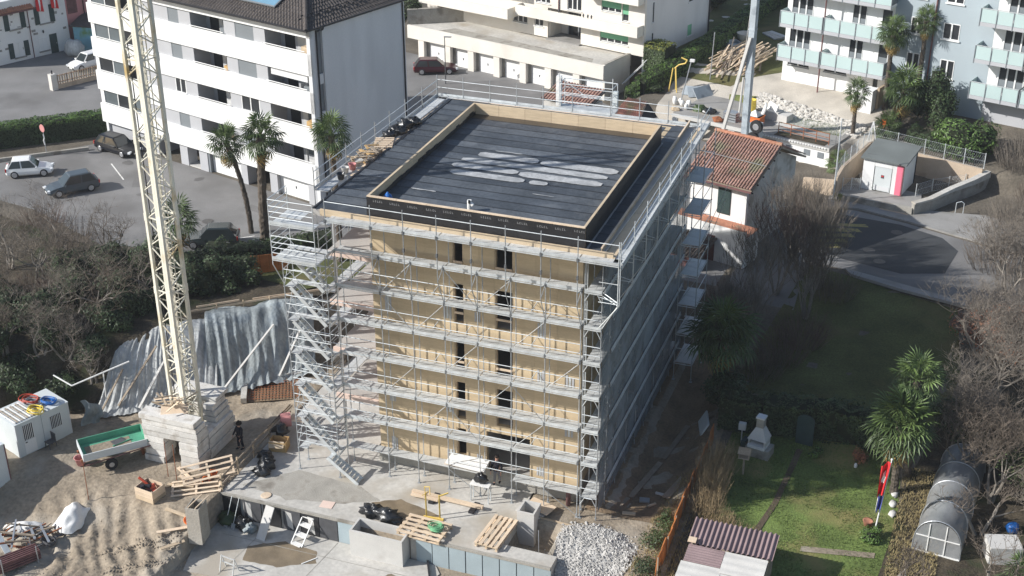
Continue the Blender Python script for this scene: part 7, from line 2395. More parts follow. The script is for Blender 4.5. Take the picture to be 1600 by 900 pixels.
def tarp(name, label, m, toe_pts, top_pts, nu, nv, fold, fr, seed, lift0=0.12):
    ft, fp_ = bank_path(toe_pts), bank_path(top_pts)
    wob = lambda u, v: u + 0.03 * noise.noise(Vector((u * 4, v * 2.5, seed + 11)))

    def fn(u, v):
        a, b = ft(u), fp_(u)
        p = a.lerp(b, v)
        z = height(p.x, p.y) + lift0 + 0.25 * sin(pi * v) + 0.22 * noise.noise(Vector((u * 5, v * 3.5, seed + 20)))
        u0, u = u, wob(u, v)
        w = noise.noise(Vector((u * fr, v * 1.3, seed))) + 0.6 * noise.noise(Vector((u * fr * 2.3, v * 2.0, seed + 3)))
        w2 = 1.6 * noise.noise(Vector((u * fr * 3.1 + v, v * 0.7, seed + 8))) + 0.8 * noise.noise(Vector((u * fr * 1.4, v * 6.0, seed + 5)))
        off = fold * (w + 0.45 * w2) * (0.35 + 0.65 * sin(pi * min(1, v * 0.9 + 0.1)))
        # ragged, rucked hem at the foot
        if v < 0.06:
            p = p + (a - b).normalized() * 0.25 * noise.noise(Vector((u * 22, seed, 0)))
        n = (b - a).normalized()
        return (p.x - n.y * 0.0 + n.x * -off * 0.5, p.y - n.y * off * 0.5, z + off)
    mb = MB().grid(fn, nu, nv)
    return link(name, mb.mesh(name, m, True), label=label, cat='tarpaulin')


tarp('tarpaulin', 'silver grey tarpaulin creased in vertical folds behind the crane foot', 'tarp_silver', [(-16.6, -0.9), (-15.0, 0.2), (-14.0, 1.0), (-12.9, 2.3), (-10.9, 3.9)], [(-16.9, 2.6), (-15.9, 5.2), (-14.6, 6.8), (-13.0, 8.2)], 150, 44, 0.12, 15, 1)
tarp('tarpaulin', 'blue grey tarpaulin hanging in soft folds next to the stair tower', 'tarp_blue', [(-11.2, 3.7), (-9.7, 5.0), (-7.8, 6.9), (-6.5, 8.4)], [(-14.0, 8.1), (-12.2, 9.7), (-9.9, 11.2), (-8.6, 12.4)], 120, 44, 0.13, 9, 7, 0.22)
for i, (p, q, w, lb_) in enumerate((((-15.5, 0.4, 0.5), (-14.6, 3.6, 3.1), 0.14, 'long pole lying up the silver tarpaulin near its open edge'), ((-14.4, 0.9, 0.3), (-13.9, 4.6, 3.2), 0.16, 'pale board lying up the middle of the silver tarpaulin'),
                                    ((-10.6, 4.2, 0.5), (-9.5, 8.8, 2.9), 0.13, 'white board leaning across the blue grey tarpaulin'), ((-8.3, 7.0, 0.4), (-7.9, 9.8, 2.9), 0.13, 'pale plank at the edge of the blue grey tarpaulin by the stairs'),
                                    ((-16.2, -0.6, 0.2), (-15.9, 1.8, 2.2), 0.12, 'wooden pole at the open edge of the silver tarpaulin'))):
    link('tarp_board', MB().bar((0, 0, 0), Vector(q) - Vector(p), w, 0.05).mesh('tarp_board', ('old_board', 'light_concrete')[i in (1, 2, 3)]), loc=p, label=lb_, cat='board')
tr_ = thing('bank_railing', 'pale boards along the top edge of the tarpaulins', 'railing', (-14.6, 7.4, 3.25))
for a, b, z0, z1 in (((0, 0), (4.9, 4.0), 0.35, 0.45), ((0.3, 0.3), (2.4, 2.0), 0.55, 0.6), ((3.0, 2.6), (6.6, 5.4), 0.5, 0.5)):
    MB().bar((a[0], a[1], z0), (b[0], b[1], z1), 0.05, 0.12).build('rail_board', 'pale_timber', tr_)
for k in range(5):
    MB().bar((1.3 * k, 1.05 * k, -0.4), (1.3 * k, 1.05 * k, 0.6), 0.06).build('post', 'board', tr_)
# dark bare soil and a mesh of reinforcing bars beside the stairs
fo = thing('foundation_pit', 'concrete kerb around a pit of rusty reinforcing bars near the stairs', 'foundation', (-8.9, 5.6, 0.0), radians(28))
B(-1.1, 2.6, 1.2, 1.6, 0.0, 0.35).build('kerb', 'concrete', fo)
B(-1.1, -0.75, -1.4, 1.195, 0.0, 0.35).build('kerb', 'concrete', fo)
for i in range(16):
    MB().tube((-0.7 + 0.2 * i, -1.3, 0.12), (-0.7 + 0.2 * i, 1.2, 0.12), 0.018, n=5).build('bar', 'rust', fo)
for i in range(9):
    MB().tube((-0.75, -1.2 + 0.28 * i, 0.15), (2.5, -1.2 + 0.28 * i, 0.15), 0.018, n=5).build('bar', 'rust', fo)
MB().quad((-0.74, -1.39, 0.06), (2.5, -1.39, 0.06), (2.5, 1.19, 0.06), (-0.74, 1.19, 0.06)).build('pit_floor', 'mud', fo)

# ---- white sheet over a pile, and the junk heap at the lower corner
ws = MB().grid(lambda u, v: (-12.9 + 1.5 * u + 0.1 * sin(6 * v), -9.9 + 2.3 * v + 0.1 * sin(7 * u), height(-12, -9) + 0.05 + 0.75 * (sin(pi * u) * sin(pi * v)) ** 0.6 + 0.14 * noise.noise(Vector((u * 5, v * 5, 2)))), 16, 20)
link('white_tarp', ws.mesh('white_tarp', 'white_plastic', True), label='white plastic sheet draped over a pile on the mud', cat='sheet')
ws2 = MB().grid(lambda u, v: (-15.3 + 2.2 * u, -11.2 + 1.0 * v + 0.9 * u, height(-14.4, -10.6) + 0.05 + 0.55 * (sin(pi * u) * sin(pi * v)) ** 0.6 + 0.16 * noise.noise(Vector((u * 5, v * 5, 9)))), 16, 10)
link('white_tarp', ws2.mesh('white_tarp', 'white_plastic', True), label='grey white sheet bundled beside the scrap heap', cat='sheet')
jk = thing('scrap_heap', 'tangled heap of bars and boards beside the bundled sheet', 'scrap heap', (-13.3, -11.2, height(-13.3, -11.2)), radians(45))
for q in range(26):
    MB().obox((rnd(-1.2, 1.2), rnd(-0.7, 0.7), 0.2 + rnd(0, 0.7)), (rnd(0.8, 2.4), rnd(0.05, 0.14), rnd(0.04, 0.08)), rz=rnd(-0.5, 0.5) + (1.3 if q % 4 == 0 else 0), ry=rnd(-0.4, 0.4)).build('bar', ('steel', 'old_board', 'rust', 'dark_grey')[q % 4], jk)
tk = thing('prop_stack', 'stack of dark red steel props in a rack', 'prop rack', (-12.6, -12.7, height(-12.6, -12.7)), radians(58))
for i in range(5):
    for j in range(4):
        MB().tube((-1.1, -0.32 + 0.16 * i, 0.2 + 0.15 * j), (1.1, -0.32 + 0.16 * i, 0.2 + 0.15 * j), 0.06, n=7).build('prop', 'rusty_pipe', tk)
for x in (-0.9, 0.9):
    for y in (-0.45, 0.45):
        MB().bar((x, y, 0), (x, y, 1.05), 0.05).build('rack_post', 'steel', tk)
    MB().bar((x, -0.5, 0.1), (x, 0.5, 0.1), 0.06).build('rack_beam', 'steel', tk)
gp = thing('grey_beam', 'grey steel beam with two legs standing in front of the scrap', 'beam', (-14.2, -12.0, height(-14.2, -12.0)), radians(-30))
MB().obox((0, 0, 0.85), (2.2, 0.3, 0.08), ry=0.35).build('beam', 'boom_grey', gp)
for x in (-0.8, 0.8):
    MB().bar((x, 0, 0), (x, 0, 0.85 - 0.36 * x), 0.08).build('leg', 'steel', gp)
hc = MB()
for k in range(5):
    pts = [(0.32 * cos(t * 2 * pi / 14) * (1 + 0.1 * k), 0.26 * sin(t * 2 * pi / 14), 0.1 + 0.06 * k) for t in range(15)]
    hc.path(pts, 0.03, 5)
link('cable_coil', hc.mesh('cable_coil', 'dark_grey'), loc=(-12.2, -10.7, height(-12.2, -10.7)), label='grey coil of cable between the white sheet and the scrap', cat='coil')

# ---- orange fence of sheet boards along the garden
of = thing('orange_fence', 'rust orange board fence along the garden', 'fence', (18.62, -3.4, 0))
y = 0.0
i = 0
while y < 12.6:
    L = 0.9
    x0 = 0.05 * sin(y * 0.8)
    z0 = height(18.6, -3.4 + y + L / 2) - 0.1
    MB().obox((x0, y + L / 2, z0 + 0.62), (0.05, L - 0.012, 1.2 + 0.05 * (i % 3)), rz=rnd(-0.03, 0.03), ry=rnd(-0.05, 0.09)).build('panel', 'orange_sheet', of)
    if i % 2 == 0:
        MB().bar((x0 + 0.07, y, z0), (x0 + 0.07, y, z0 + 1.3), 0.06).build('post', 'old_board', of)
    y += L
    i += 1
ob2 = thing('orange_fence', 'short piece of brown red board fence by the verge at the parking lot', 'fence', (-14.6, 14.9, 2.6), radians(33))
for k in range(4):
    B(0.62 * k, 0.62 * k + 0.6, 0, 0.05, -0.1, 1.5).build('board', 'orange_sheet', ob2)
# ---- clutter on the left edge of the roof
ZR = 15.47
for i, (x, y, r) in enumerate(((-1.75, 12.9, 0.5), (-1.95, 12.0, 0.45), (-1.5, 13.6, 0.45), (-2.0, 11.2, 0.4), (-1.6, 11.9, 0.4))):
    bag(('shiny black bag on the walkway nearest the back of the roof', 'black bag in the row on the left walkway of the roof', 'black bag behind the others on the roof walkway', 'black bag at the front of the row on the roof walkway', 'black bag leaning on the roof edge roll')[i], (x, y, ZR), (r, r * 0.8, r * 0.6), 30 + i)
dbp = thing('board_pile', 'pile of brown boards and cut timber on the roof walkway', 'timber pile', (-1.75, 8.0, ZR))
for q in range(22):
    MB().obox((rnd(-0.35, 0.4), rnd(-1.3, 1.0), 0.06 + rnd(0, 0.45)), (rnd(0.5, 1.3), rnd(0.08, 0.2), 0.04), rz=rnd(-1.5, 1.5), ry=rnd(-0.3, 0.3)).build('board', ('old_board', 'formwork', 'board')[q % 3], dbp)
pl9 = thing('pallet', 'pale pallet of battens on the roof walkway behind the boards', 'pallet', (-1.75, 9.9, ZR), radians(20))
for k in range(6):
    B(-0.55, 0.55, -0.75 + 0.28 * k, -0.6 + 0.28 * k, 0.12, 0.17).build('slat', 'pale_timber', pl9)
for x in (-0.45, 0.0, 0.4):
    B(x, x + 0.08, -0.75, 0.8, 0.0, 0.118).build('bearer', 'board', pl9)
for i, (x, y, m) in enumerate(((-1.75, 5.9, 'pink_house'), (-1.9, 5.3, 'light_concrete'), (-1.7, 4.4, 'black_plastic'))):
    bu = MB().lathe((0, 0, 0), [(0.17, 0), (0.22, 0.32), (0.24, 0.34), (0.2, 0.32), (0.16, 0.05)], 14)
    link('bucket', bu.mesh('bucket', m, True), loc=(x, y, ZR), label=('pink bucket on the roof walkway', 'pale bucket on the roof walkway by the corner', 'black bucket on the roof walkway nearest the corner')[i], cat='bucket')

# ---- people
def skin_mesh(name, m, V, E, parent, sub=2):
    """V: (x, y, z, r) joints; E: edges; one continuous skinned surface rooted at joint 0"""
    me = bpy.data.meshes.new(name)
    me.from_pydata([v[:3] for v in V], E, [])
    o = link(name, me, parent)
    sk = o.modifiers.new('skin', 'SKIN')
    sk.use_smooth_shade = True
    for i, d in enumerate(me.skin_vertices[0].data):
        d.radius = (V[i][3], V[i][3])
        d.use_root = (i == 0)
    ss_ = o.modifiers.new('sub', 'SUBSURF')
    ss_.levels = sub
    ss_.render_levels = sub
    me.materials.append(M(m))
    return o


def person(label, loc, rz, top, legs, hair, puff=1.0, arms=((0.28, 0.05, 1.1), (0.28, 0.12, 1.12)), hands=((0.26, 0.16, 0.84), (0.26, 0.3, 0.92)), step=0.08, bareh=True):
    t = thing('person', label, 'person', loc, rz)
    # joints: pelvis, waist, chest, neck, head
    V = [(0, 0, 0.95, 0.15), (0, 0, 1.12, 0.135), (0, -0.01, 1.36, 0.155), (0, 0.0, 1.49, 0.06), (0, 0.02, 1.58, 0.085), (0, 0.03, 1.68, 0.095)]
    E = [(0, 1), (1, 2), (2, 3), (3, 4), (4, 5)]

    def limb(s, pts, start):
        prev = start
        for p in pts:
            V.append(p)
            E.append((prev, len(V) - 1))
            prev = len(V) - 1
        return prev
    for i, s in enumerate((-1, 1)):
        ex, ey, ez_ = arms[i]
        hx_, hy, hz = hands[i]
        w = limb(s, [(s * 0.19, 0, 1.42, 0.06), (s * ex, ey, ez_, 0.042), (s * hx_, hy, hz, 0.028)], 2)
        px_, py, pz = s * hx_, hy + 0.03, hz - 0.07
        V.append((px_, py, pz, 0.033))
        E.append((w, len(V) - 1))
        palm = len(V) - 1
        for q in range(4):
            L = (0.075, 0.085, 0.08, 0.062)[q]
            a = limb(s, [(px_ - s * (0.022 - 0.015 * q), py + 0.018, pz - 0.05, 0.009), (px_ - s * (0.022 - 0.015 * q), py + 0.034, pz - 0.05 - L * 0.7, 0.008)], palm)
        limb(s, [(px_ - s * 0.035, py + 0.035, pz - 0.01, 0.01), (px_ - s * 0.04, py + 0.06, pz - 0.045, 0.009)], palm)
        limb(s, [(s * 0.10, 0.0, 0.86, 0.095), (s * 0.12, 0.03 + s * step * 0.4, 0.50, 0.062), (s * 0.12, -0.02 + s * step, 0.10, 0.04), (s * 0.13, 0.13 + s * step, 0.04, 0.035)], 0)
    skin_mesh('body', 'skin', V, E, t)
    up = [(v[0], v[1], v[2], v[3] + 0.02) for v in V]
    # jacket: torso and sleeves
    JV = [(0, 0, 0.88, 0.175 * puff), (0, 0, 1.12, 0.165 * puff), (0, -0.01, 1.36, 0.185 * puff), (0, 0, 1.48, 0.08)]
    JE = [(0, 1), (1, 2), (2, 3)]
    for i, s in enumerate((-1, 1)):
        ex, ey, ez_ = arms[i]
        hx_, hy, hz = hands[i]
        b = len(JV)
        JV += [(s * 0.2, 0, 1.42, 0.085 * puff), (s * ex, ey, ez_, 0.065), (s * hx_, hy, hz + 0.01, 0.048)]
        JE += [(2, b), (b, b + 1), (b + 1, b + 2)]
    skin_mesh('jacket', top, JV, JE, t)
    LV = [(0, 0, 0.96, 0.165)]
    LE = []
    for s in (-1, 1):
        b = len(LV)
        LV += [(s * 0.10, 0, 0.84, 0.115), (s * 0.12, 0.03 + s * step * 0.4, 0.50, 0.085), (s * 0.12, -0.02 + s * step, 0.13, 0.07)]
        LE += [(0, b), (b, b + 1), (b + 1, b + 2)]
    skin_mesh('trousers', legs, LV, LE, t)
    for s in (-1, 1):
        MB().blob((s * 0.125, 0.06 + s * step, 0.05), (0.06, 0.15, 0.055), 2, 10, 6, 0.1).build('shoe', 'cloth_black', t, smooth=True)
    hb_ = MB().blob((0, -0.02, 1.72), (0.12 * hair, 0.13 * hair, 0.115 * hair), 5, 14, 9, 0.25, 3)
    hb_.build('hair', 'hair_dark', t, smooth=True)
    # face: nose, eyes, mouth, ears
    MB().blob((0, 0.13, 1.645), (0.016, 0.022, 0.026), 1, 8, 5, 0.05).build('nose', 'skin', t, smooth=True)
    for s in (-1, 1):
        MB().blob((s * 0.036, 0.112, 1.675), (0.013, 0.01, 0.008), 1, 8, 5, 0.0).build('eye', 'hair_dark', t, smooth=True)
        MB().blob((s * 0.098, 0.02, 1.655), (0.012, 0.022, 0.032), 1, 8, 5, 0.05).build('ear', 'skin', t, smooth=True)
    B(-0.026, 0.026, 0.108, 0.118, 1.592, 1.602).build('mouth', 'pink_house', t)
    return t


person('person in black jacket and trousers with big dark hair beside the crane ballast', (-6.65, -0.45, 0.0), radians(155), 'cloth_black', 'cloth_black', 1.35, 1.15)
person('person in dark jacket and grey trousers standing in the wide doorway', (8.55, 0.9, 0.4), radians(185), 'cloth_black', 'cloth_grey', 0.98, 1.0, step=0.12)
person('person in bright orange jacket walking by the palms at the blue flats', (22.6, 53.2, height(22.6, 53.2)), radians(120), 'cloth_orange', 'cloth_black', 0.98, 1.05, step=0.15)
# ---------------------------------------------------------------- palms: fan palms with hairy trunks
def frond_mesh(name, m, droop, R=0.62, n=15, stalk=0.75, spread=2.5):
    """one fan leaf: stalk and narrow folded blades; grows along +x from the origin"""
    mb = MB()
    mb.tube((0, 0, 0), (stalk, 0, 0.0), 0.02, 0.012, n=4, cap=False)
    for i in range(n):
        a = -spread + 2 * spread * i / (n - 1)
        L = R * (1.0 - 0.28 * abs(a) / spread) * rnd(0.9, 1.08)
        d = Vector((cos(a), sin(a), 0))
        nn = Vector((-sin(a), cos(a), 0))
        w = 0.052
        b = Vector((stalk, 0, 0))
        mid = b + d * L * 0.6 + Vector((0, 0, 0.03 - droop * 0.12))
        tip = b + d * L + Vector((0, 0, -droop * (0.26 + 0.15 * random.random())))
        k = b + d * 0.06
        mb.add([k, mid + nn * w * 0.75, tip, mid - nn * w * 0.75, mid + Vector((0, 0, -0.025))], [(0, 4, 1), (0, 3, 4), (1, 4, 2), (4, 3, 2)])
    return mb.mesh(name, m)


FR = {}
for k in range(3):
    FR['g%d' % k] = frond_mesh('frond', 'palm_leaf', 0.7 + 0.3 * k)
    FR['y%d' % k] = frond_mesh('frond', 'palm_young', 0.35 + 0.2 * k)
    FR['d%d' % k] = frond_mesh('frond', 'palm_dry', 1.6 + 0.4 * k, 0.5, 11)


def palm(label, loc, H, rz=0.0, n=34, size=1.0, lean=(0, 0), dry=9, rt=0.17, group=None, young=0.25):
    t = thing('palm_tree', label, 'palm tree', loc, rz, group)
    mb = MB()
    pts = []
    for i in range(9):
        u = i / 8
        pts.append(Vector((lean[0] * u * u, lean[1] * u * u, H * u)))
    rings = []
    ns = 9
    for i in range(40):
        u = i / 39
        p = Vector((lean[0] * u * u, lean[1] * u * u, H * u))
        r = rt * (1.12 - 0.25 * u + 0.30 * sm((u - 0.72) / 0.28)) * (1 + 0.10 * (i % 2))
        rings.append([(p.x + r * cos(2 * pi * q / ns) * rnd(0.88, 1.12), p.y + r * sin(2 * pi * q / ns) * rnd(0.88, 1.12), p.z) for q in range(ns)])
    vs = [v for r in rings for v in r]
    fs = [(i * ns + q, i * ns + (q + 1) % ns, (i + 1) * ns + (q + 1) % ns, (i + 1) * ns + q) for i in range(39) for q in range(ns)]
    mb.add(vs, fs)
    for i in range(70):          # hanging fibre and old leaf bases
        u = rnd(0.25, 1.0)
        a = rnd(0, 2 * pi)
        p = Vector((lean[0] * u * u + rt * cos(a), lean[1] * u * u + rt * sin(a), H * u))
        q = p + Vector((cos(a) * rnd(0.03, 0.1), sin(a) * rnd(0.03, 0.1), -rnd(0.15, 0.4)))
        s_ = Vector((-sin(a), cos(a), 0)) * 0.035
        mb.add([p - s_, p + s_, q], [(0, 1, 2)])
    mb.build('trunk', 'palm_trunk', t)
    top = Vector((lean[0], lean[1], H))
    ga = 2.399963
    for i in range(n):
        u = i / n
        pit = radians(82 - 118 * u ** 0.85 + rnd(-8, 8))
        key = ('y' if u < young else 'g') + str(random.randrange(3))
        o = link('frond', FR[key], t)
        o.rotation_euler = (rnd(-0.35, 0.35), -pit, ga * i + rnd(-0.2, 0.2))
        o.location = top + Vector((0, 0, 0.15 * (1 - u) - 0.25 * u))
        s = size * rnd(0.88, 1.12)
        o.scale = (s, s, s)
    for i in range(dry):
        o = link('frond', FR['d%d' % random.randrange(3)], t)
        o.rotation_euler = (rnd(-0.4, 0.4), radians(rnd(42, 74)), 2 * pi * i / dry + rnd(-0.3, 0.3))
        o.location = top + Vector((0, 0, -0.35 - rnd(0, 0.35)))
        s = size * rnd(0.75, 1.0)
        o.scale = (s, s, s)
    return t


def P(x, y, dz=0.0):
    return (x, y, height(x, y) + dz)


# ---------------------------------------------------------------- leafy shrubs, hedges, bare trees
def leaf_at(mb, p, n, s):
    """a small folded leaf at p facing n"""
    n = Vector(n)
    if n.length < 1e-4:
        n = Vector((0, 0, 1))
    n.normalize()
    a = n.cross(Vector((rnd(-1, 1), rnd(-1, 1), rnd(-1, 1))))
    if a.length < 1e-3:
        a = n.orthogonal()
    a.normalize()
    b = n.cross(a)
    w = s * 0.45
    mb.add([p - a * s, p + b * w, p + a * s, p - b * w], [(0, 1, 2), (0, 2, 3)])


def shrub(name, label, cat, loc, r, m, n, s=0.09, core='core_shade', group=None, fill=0.55, tips=None, seed=0, stem=True, amp=0.55):
    """an uneven crown of single leaves round a few dark inner clumps"""
    t = thing(name, label, cat, loc, 0, group)
    lobes = []
    k = 7 + int(r[0] * 2)
    random.seed(seed * 7 + 3)
    for i in range(k):
        a, u = rnd(0, 2 * pi), sqrt(random.random()) * 0.72
        lobes.append((Vector((r[0] * u * cos(a), r[1] * u * sin(a), r[2] * rnd(0.35, 1.15))), rnd(0.32, 0.55)))
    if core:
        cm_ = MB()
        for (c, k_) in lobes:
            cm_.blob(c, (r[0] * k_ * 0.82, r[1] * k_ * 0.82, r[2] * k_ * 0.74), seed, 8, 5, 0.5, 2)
        cm_.build('solid_core', core, t)  # added solid that blocks light inside the crown
    lm = MB()
    lt_ = MB()
    for q in range(n):
        c, k_ = lobes[q % len(lobes)]
        d = Vector((random.gauss(0, 1), random.gauss(0, 1), random.gauss(0, 1))).normalized()
        rad = 1.0 + amp * noise.noise(d * 2.2 + c * 0.9) if random.random() < fill else rnd(0.6, 1.0)
        p = c + Vector((d.x * r[0] * k_ * rad, d.y * r[1] * k_ * rad, d.z * r[2] * k_ * rad))
        if p.z < 0.03:
            continue
        nn = d + Vector((rnd(-0.7, 0.7), rnd(-0.7, 0.7), rnd(-0.2, 0.9)))
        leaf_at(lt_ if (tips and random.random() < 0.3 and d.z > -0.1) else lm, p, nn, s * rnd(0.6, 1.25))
    lm.build('crown', m, t)
    if tips and lt_.v:
        lt_.build('upper_leaves', tips, t)  # second leaf tone, on the upper side of the lobes only
    if stem:
        sm_ = MB()
        for i in range(3):
            sm_.tube((rnd(-0.15, 0.15), rnd(-0.15, 0.15), -0.1), (rnd(-r[0], r[0]) * 0.4, rnd(-r[1], r[1]) * 0.4, r[2] * 0.9), 0.05, 0.02, n=5)
        sm_.build('stem', 'bark', t)
    return t


def hedge(label, pts, w, h, m, tips=None, s=0.085, dens=220, base=None, group=None, seed=1, name='hedge', wob=0.12):
    """clipped hedge following a line: dark inner body, single leaves on all faces"""
    o = Vector((pts[0][0], pts[0][1], height(*pts[0]) if base is None else base))
    t = thing(name, label, 'hedge', o, 0, group)
    random.seed(seed)
    cm_, lm, lt_ = MB(), MB(), MB()
    for a, b in zip(pts[:-1], pts[1:]):
        A, Bv = Vector((*a, height(*a) if base is None else base)), Vector((*b, height(*b) if base is None else base))
        d = (Bv - A)
        L = d.length
        d.normalize()
        n = Vector((-d.y, d.x, 0)).normalized()
        for q in range(max(1, int(L / 0.8))):
            p0 = A.lerp(Bv, q / max(1, int(L / 0.8))) - o
            p1 = A.lerp(Bv, (q + 1) / max(1, int(L / 0.8))) - o
            hh = h * (1 + 0.05 * sin(q * 1.7 + seed)) * 0.93
            k = n * w * 0.44
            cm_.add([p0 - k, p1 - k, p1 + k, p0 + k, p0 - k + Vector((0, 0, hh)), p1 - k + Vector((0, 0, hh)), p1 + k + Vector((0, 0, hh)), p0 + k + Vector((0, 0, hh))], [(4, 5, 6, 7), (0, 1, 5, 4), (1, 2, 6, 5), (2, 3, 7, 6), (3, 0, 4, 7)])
        cnt = int(L * (w + 2 * h) * dens)
        for q in range(cnt):
            u = random.random()
            p = A.lerp(Bv, u) - o
            v = random.random() * (w + 2 * h)
            bump = wob * noise.noise((p + o) * 1.4 + Vector((0, 0, v)))
            if v < h:
                q_, nn = p - n * (w / 2 + bump) + Vector((0, 0, v)), -n
            elif v < h + w:
                q_, nn = p + n * (v - h - w / 2) + Vector((0, 0, h + bump * 1.6 + rnd(-0.03, 0.05))), Vector((0, 0, 1))
            else:
                q_, nn = p + n * (w / 2 + bump) + Vector((0, 0, v - h - w)), n
            nn = nn + Vector((rnd(-0.7, 0.7), rnd(-0.7, 0.7), rnd(-0.3, 0.8)))
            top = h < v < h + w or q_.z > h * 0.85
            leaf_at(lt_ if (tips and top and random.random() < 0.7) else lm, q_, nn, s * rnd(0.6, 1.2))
    cm_.build('solid_core', 'core_shade', t)  # added solid body that keeps light out of the hedge
    lm.build('foliage', m, t)
    if tips:
        lt_.build('upper_leaves', tips, t)  # second leaf tone, along the top of the hedge
    return t


def bare_tree(label, loc, H, spread, m='twig', stems=1, seed=0, depth=5, r0=0.11, group=None, gnarl=0.35, up=0.35, cat='bare tree', name='bare_tree', trunk_m='bark', kids=(3, 4), lean=(0, 0), rmin=0.0065, keep=0.0):
    """recursive branching; limbs in one mesh, twigs in the crown mesh"""
    t = thing(name, label, cat, loc, 0, group)
    random.seed(100 + seed)
    tk_, cw_ = MB(), MB()

    def grow(p, d, L, r, lev):
        k = 3 if lev < 3 else 2
        pts = [p]
        for i in range(k):
            d = (d + Vector((rnd(-gnarl, gnarl), rnd(-gnarl, gnarl), rnd(-gnarl, gnarl) + up * 0.25))).normalized()
            pts.append(pts[-1] + d * (L / k))
        r1 = r * (0.62 if lev < depth else 0.35)
        (tk_ if lev < 2 else cw_).path(pts, r, 5 if lev < 2 else 3, r1)
        if lev >= depth:
            return
        nk = random.randint(*kids)
        for i in range(nk):
            u = rnd(0.4, 1.0) if i else 1.0
            q = pts[-1] if u > 0.8 else pts[-2].lerp(pts[-1], u)
            side = Vector((rnd(-1, 1), rnd(-1, 1), rnd(-0.35, 0.75)))
            nd = (d * rnd(0.35 + keep, 0.8 + keep) + side.normalized() * spread + Vector((0, 0, up * 0.5))).normalized()
            grow(q, nd, L * rnd(0.62, 0.86), max(rmin, r1 * rnd(0.62, 0.95)), lev + 1)
    for s in range(stems):
        a = 2 * pi * s / max(1, stems) + rnd(-0.4, 0.4)
        d = Vector((cos(a) * (0.28 if stems > 1 else 0.05) + lean[0], sin(a) * (0.28 if stems > 1 else 0.05) + lean[1], 1)).normalized()
        grow(Vector((cos(a) * 0.12 * (stems > 1), sin(a) * 0.12 * (stems > 1), -0.1)), d, H * rnd(0.30, 0.38), r0 * rnd(0.8, 1.1), 0)
    tk_.build('trunk', trunk_m, t)
    cw_.build('crown', m, t)
    return t


def brush(name, label, cat, loc, r, H, n, m, seed=0, lean=0.35, group=None, rad=0.012, fork=2):
    """dense upright dry stems"""
    t = thing(name, label, cat, loc, 0, group)
    random.seed(500 + seed)
    mb = MB()
    for q in range(n):
        a, u = rnd(0, 2 * pi), sqrt(random.random())
        p = Vector((r[0] * u * cos(a), r[1] * u * sin(a), 0))
        d = Vector((cos(a) * u * lean + rnd(-0.2, 0.2), sin(a) * u * lean + rnd(-0.2, 0.2), 1)).normalized()
        L = H * rnd(0.6, 1.1) * (1 - 0.3 * u)
        m1 = p + d * L * 0.5 + Vector((rnd(-0.1, 0.1), rnd(-0.1, 0.1), 0))
        e = p + d * L + Vector((rnd(-0.3, 0.3), rnd(-0.3, 0.3), 0)) * L * 0.2
        mb.tube(p, m1, rad, rad * 0.8, n=3, cap=False)
        mb.tube(m1, e, rad * 0.8, rad * 0.3, n=3, cap=False)
        for f in range(fork):
            s_ = m1.lerp(e, rnd(0, 0.7))
            mb.tube(s_, s_ + Vector((rnd(-0.3, 0.3), rnd(-0.3, 0.3), rnd(0.1, 0.4))) * L * 0.35, rad * 0.6, rad * 0.25, n=3, cap=False)
    mb.build('crown', m, t)
    return t


# palms ------------------------------------------------------------
palm('tall palm by the parking lot, the nearer one of the pair before the white house', (-15.8, 18.9, 2.5), 8.6, 0.3, 44, 1.25, (0.35, 0.1), 8, 0.29)
palm('tall slender palm by the parking lot, left of its thicker twin', (-18.4, 21.3, 2.5), 7.2, 1.2, 38, 1.1, (-1.15, 0.3), 8, 0.17)
palm('palm crown showing over the clutter at the roof corner', (-9.2, 17.6, height(-9.2, 17.6)), 9.3, 2.1, 40, 1.15, (0.1, 0.1), 7, 0.18)
palm('dark palm behind the crane mast in the thicket', (-19.4, 13.6, 2.6), 4.0, 0.7, 30, 1.25, (0.2, -0.3), 8, 0.18, young=0.0)
palm('palm with ragged yellow skirt on the stripped slab beyond the tiled house', P(20.2, 52.6), 3.7, 0.5, 34, 0.95, (0, 0.1), 12, 0.15)
palm('tall palm rising before the blue flats, nearer the white balconies', P(22.1, 57.2), 6.6, 1.1, 40, 1.15, (0, 0), 14, 0.18)
palm('tallest palm before the blue flats, behind its shorter neighbour', P(24.6, 57.6), 7.6, 1.9, 34, 1.0, (0, 0), 10, 0.18)
palm('low wide palm in front of the tall pair at the blue flats', P(23.6, 54.6), 3.4, 0.2, 46, 1.5, (0.1, -0.2), 16, 0.2, young=0.4)
palm('small bushy palm under the low wide palm by the fence', P(22.9, 52.9), 1.0, 0.9, 34, 1.05, (0, 0), 10, 0.14)
palm('little young palm at the wire fence beside the hut yard', P(19.9, 47.8, 0.0), 0.8, 2.9, 18, 0.95, (0, 0), 0, 0.1, young=1.0)
palm('dark palm in the shade between the net and the hedge', P(17.7, 13.2), 4.6, 0.4, 52, 1.8, (0.3, 0.2), 12, 0.2, young=0.05)
palm('sunlit palm at the end of the hedge, lower crown of two', P(28.9, 7.6), 4.3, 0.4, 60, 1.5, (-0.1, 0.1), 28, 0.2, young=0.55)
palm('sunlit palm at the end of the hedge, upper crown behind', P(29.4, 9.2), 6.2, 2.4, 36, 1.2, (0.1, 0.2), 14, 0.17, young=0.5)
palm('palm foliage low at the edge under the bare branches', P(35.6, 1.4), 0.9, 0.4, 26, 1.0, (0, 0), 4, 0.14)

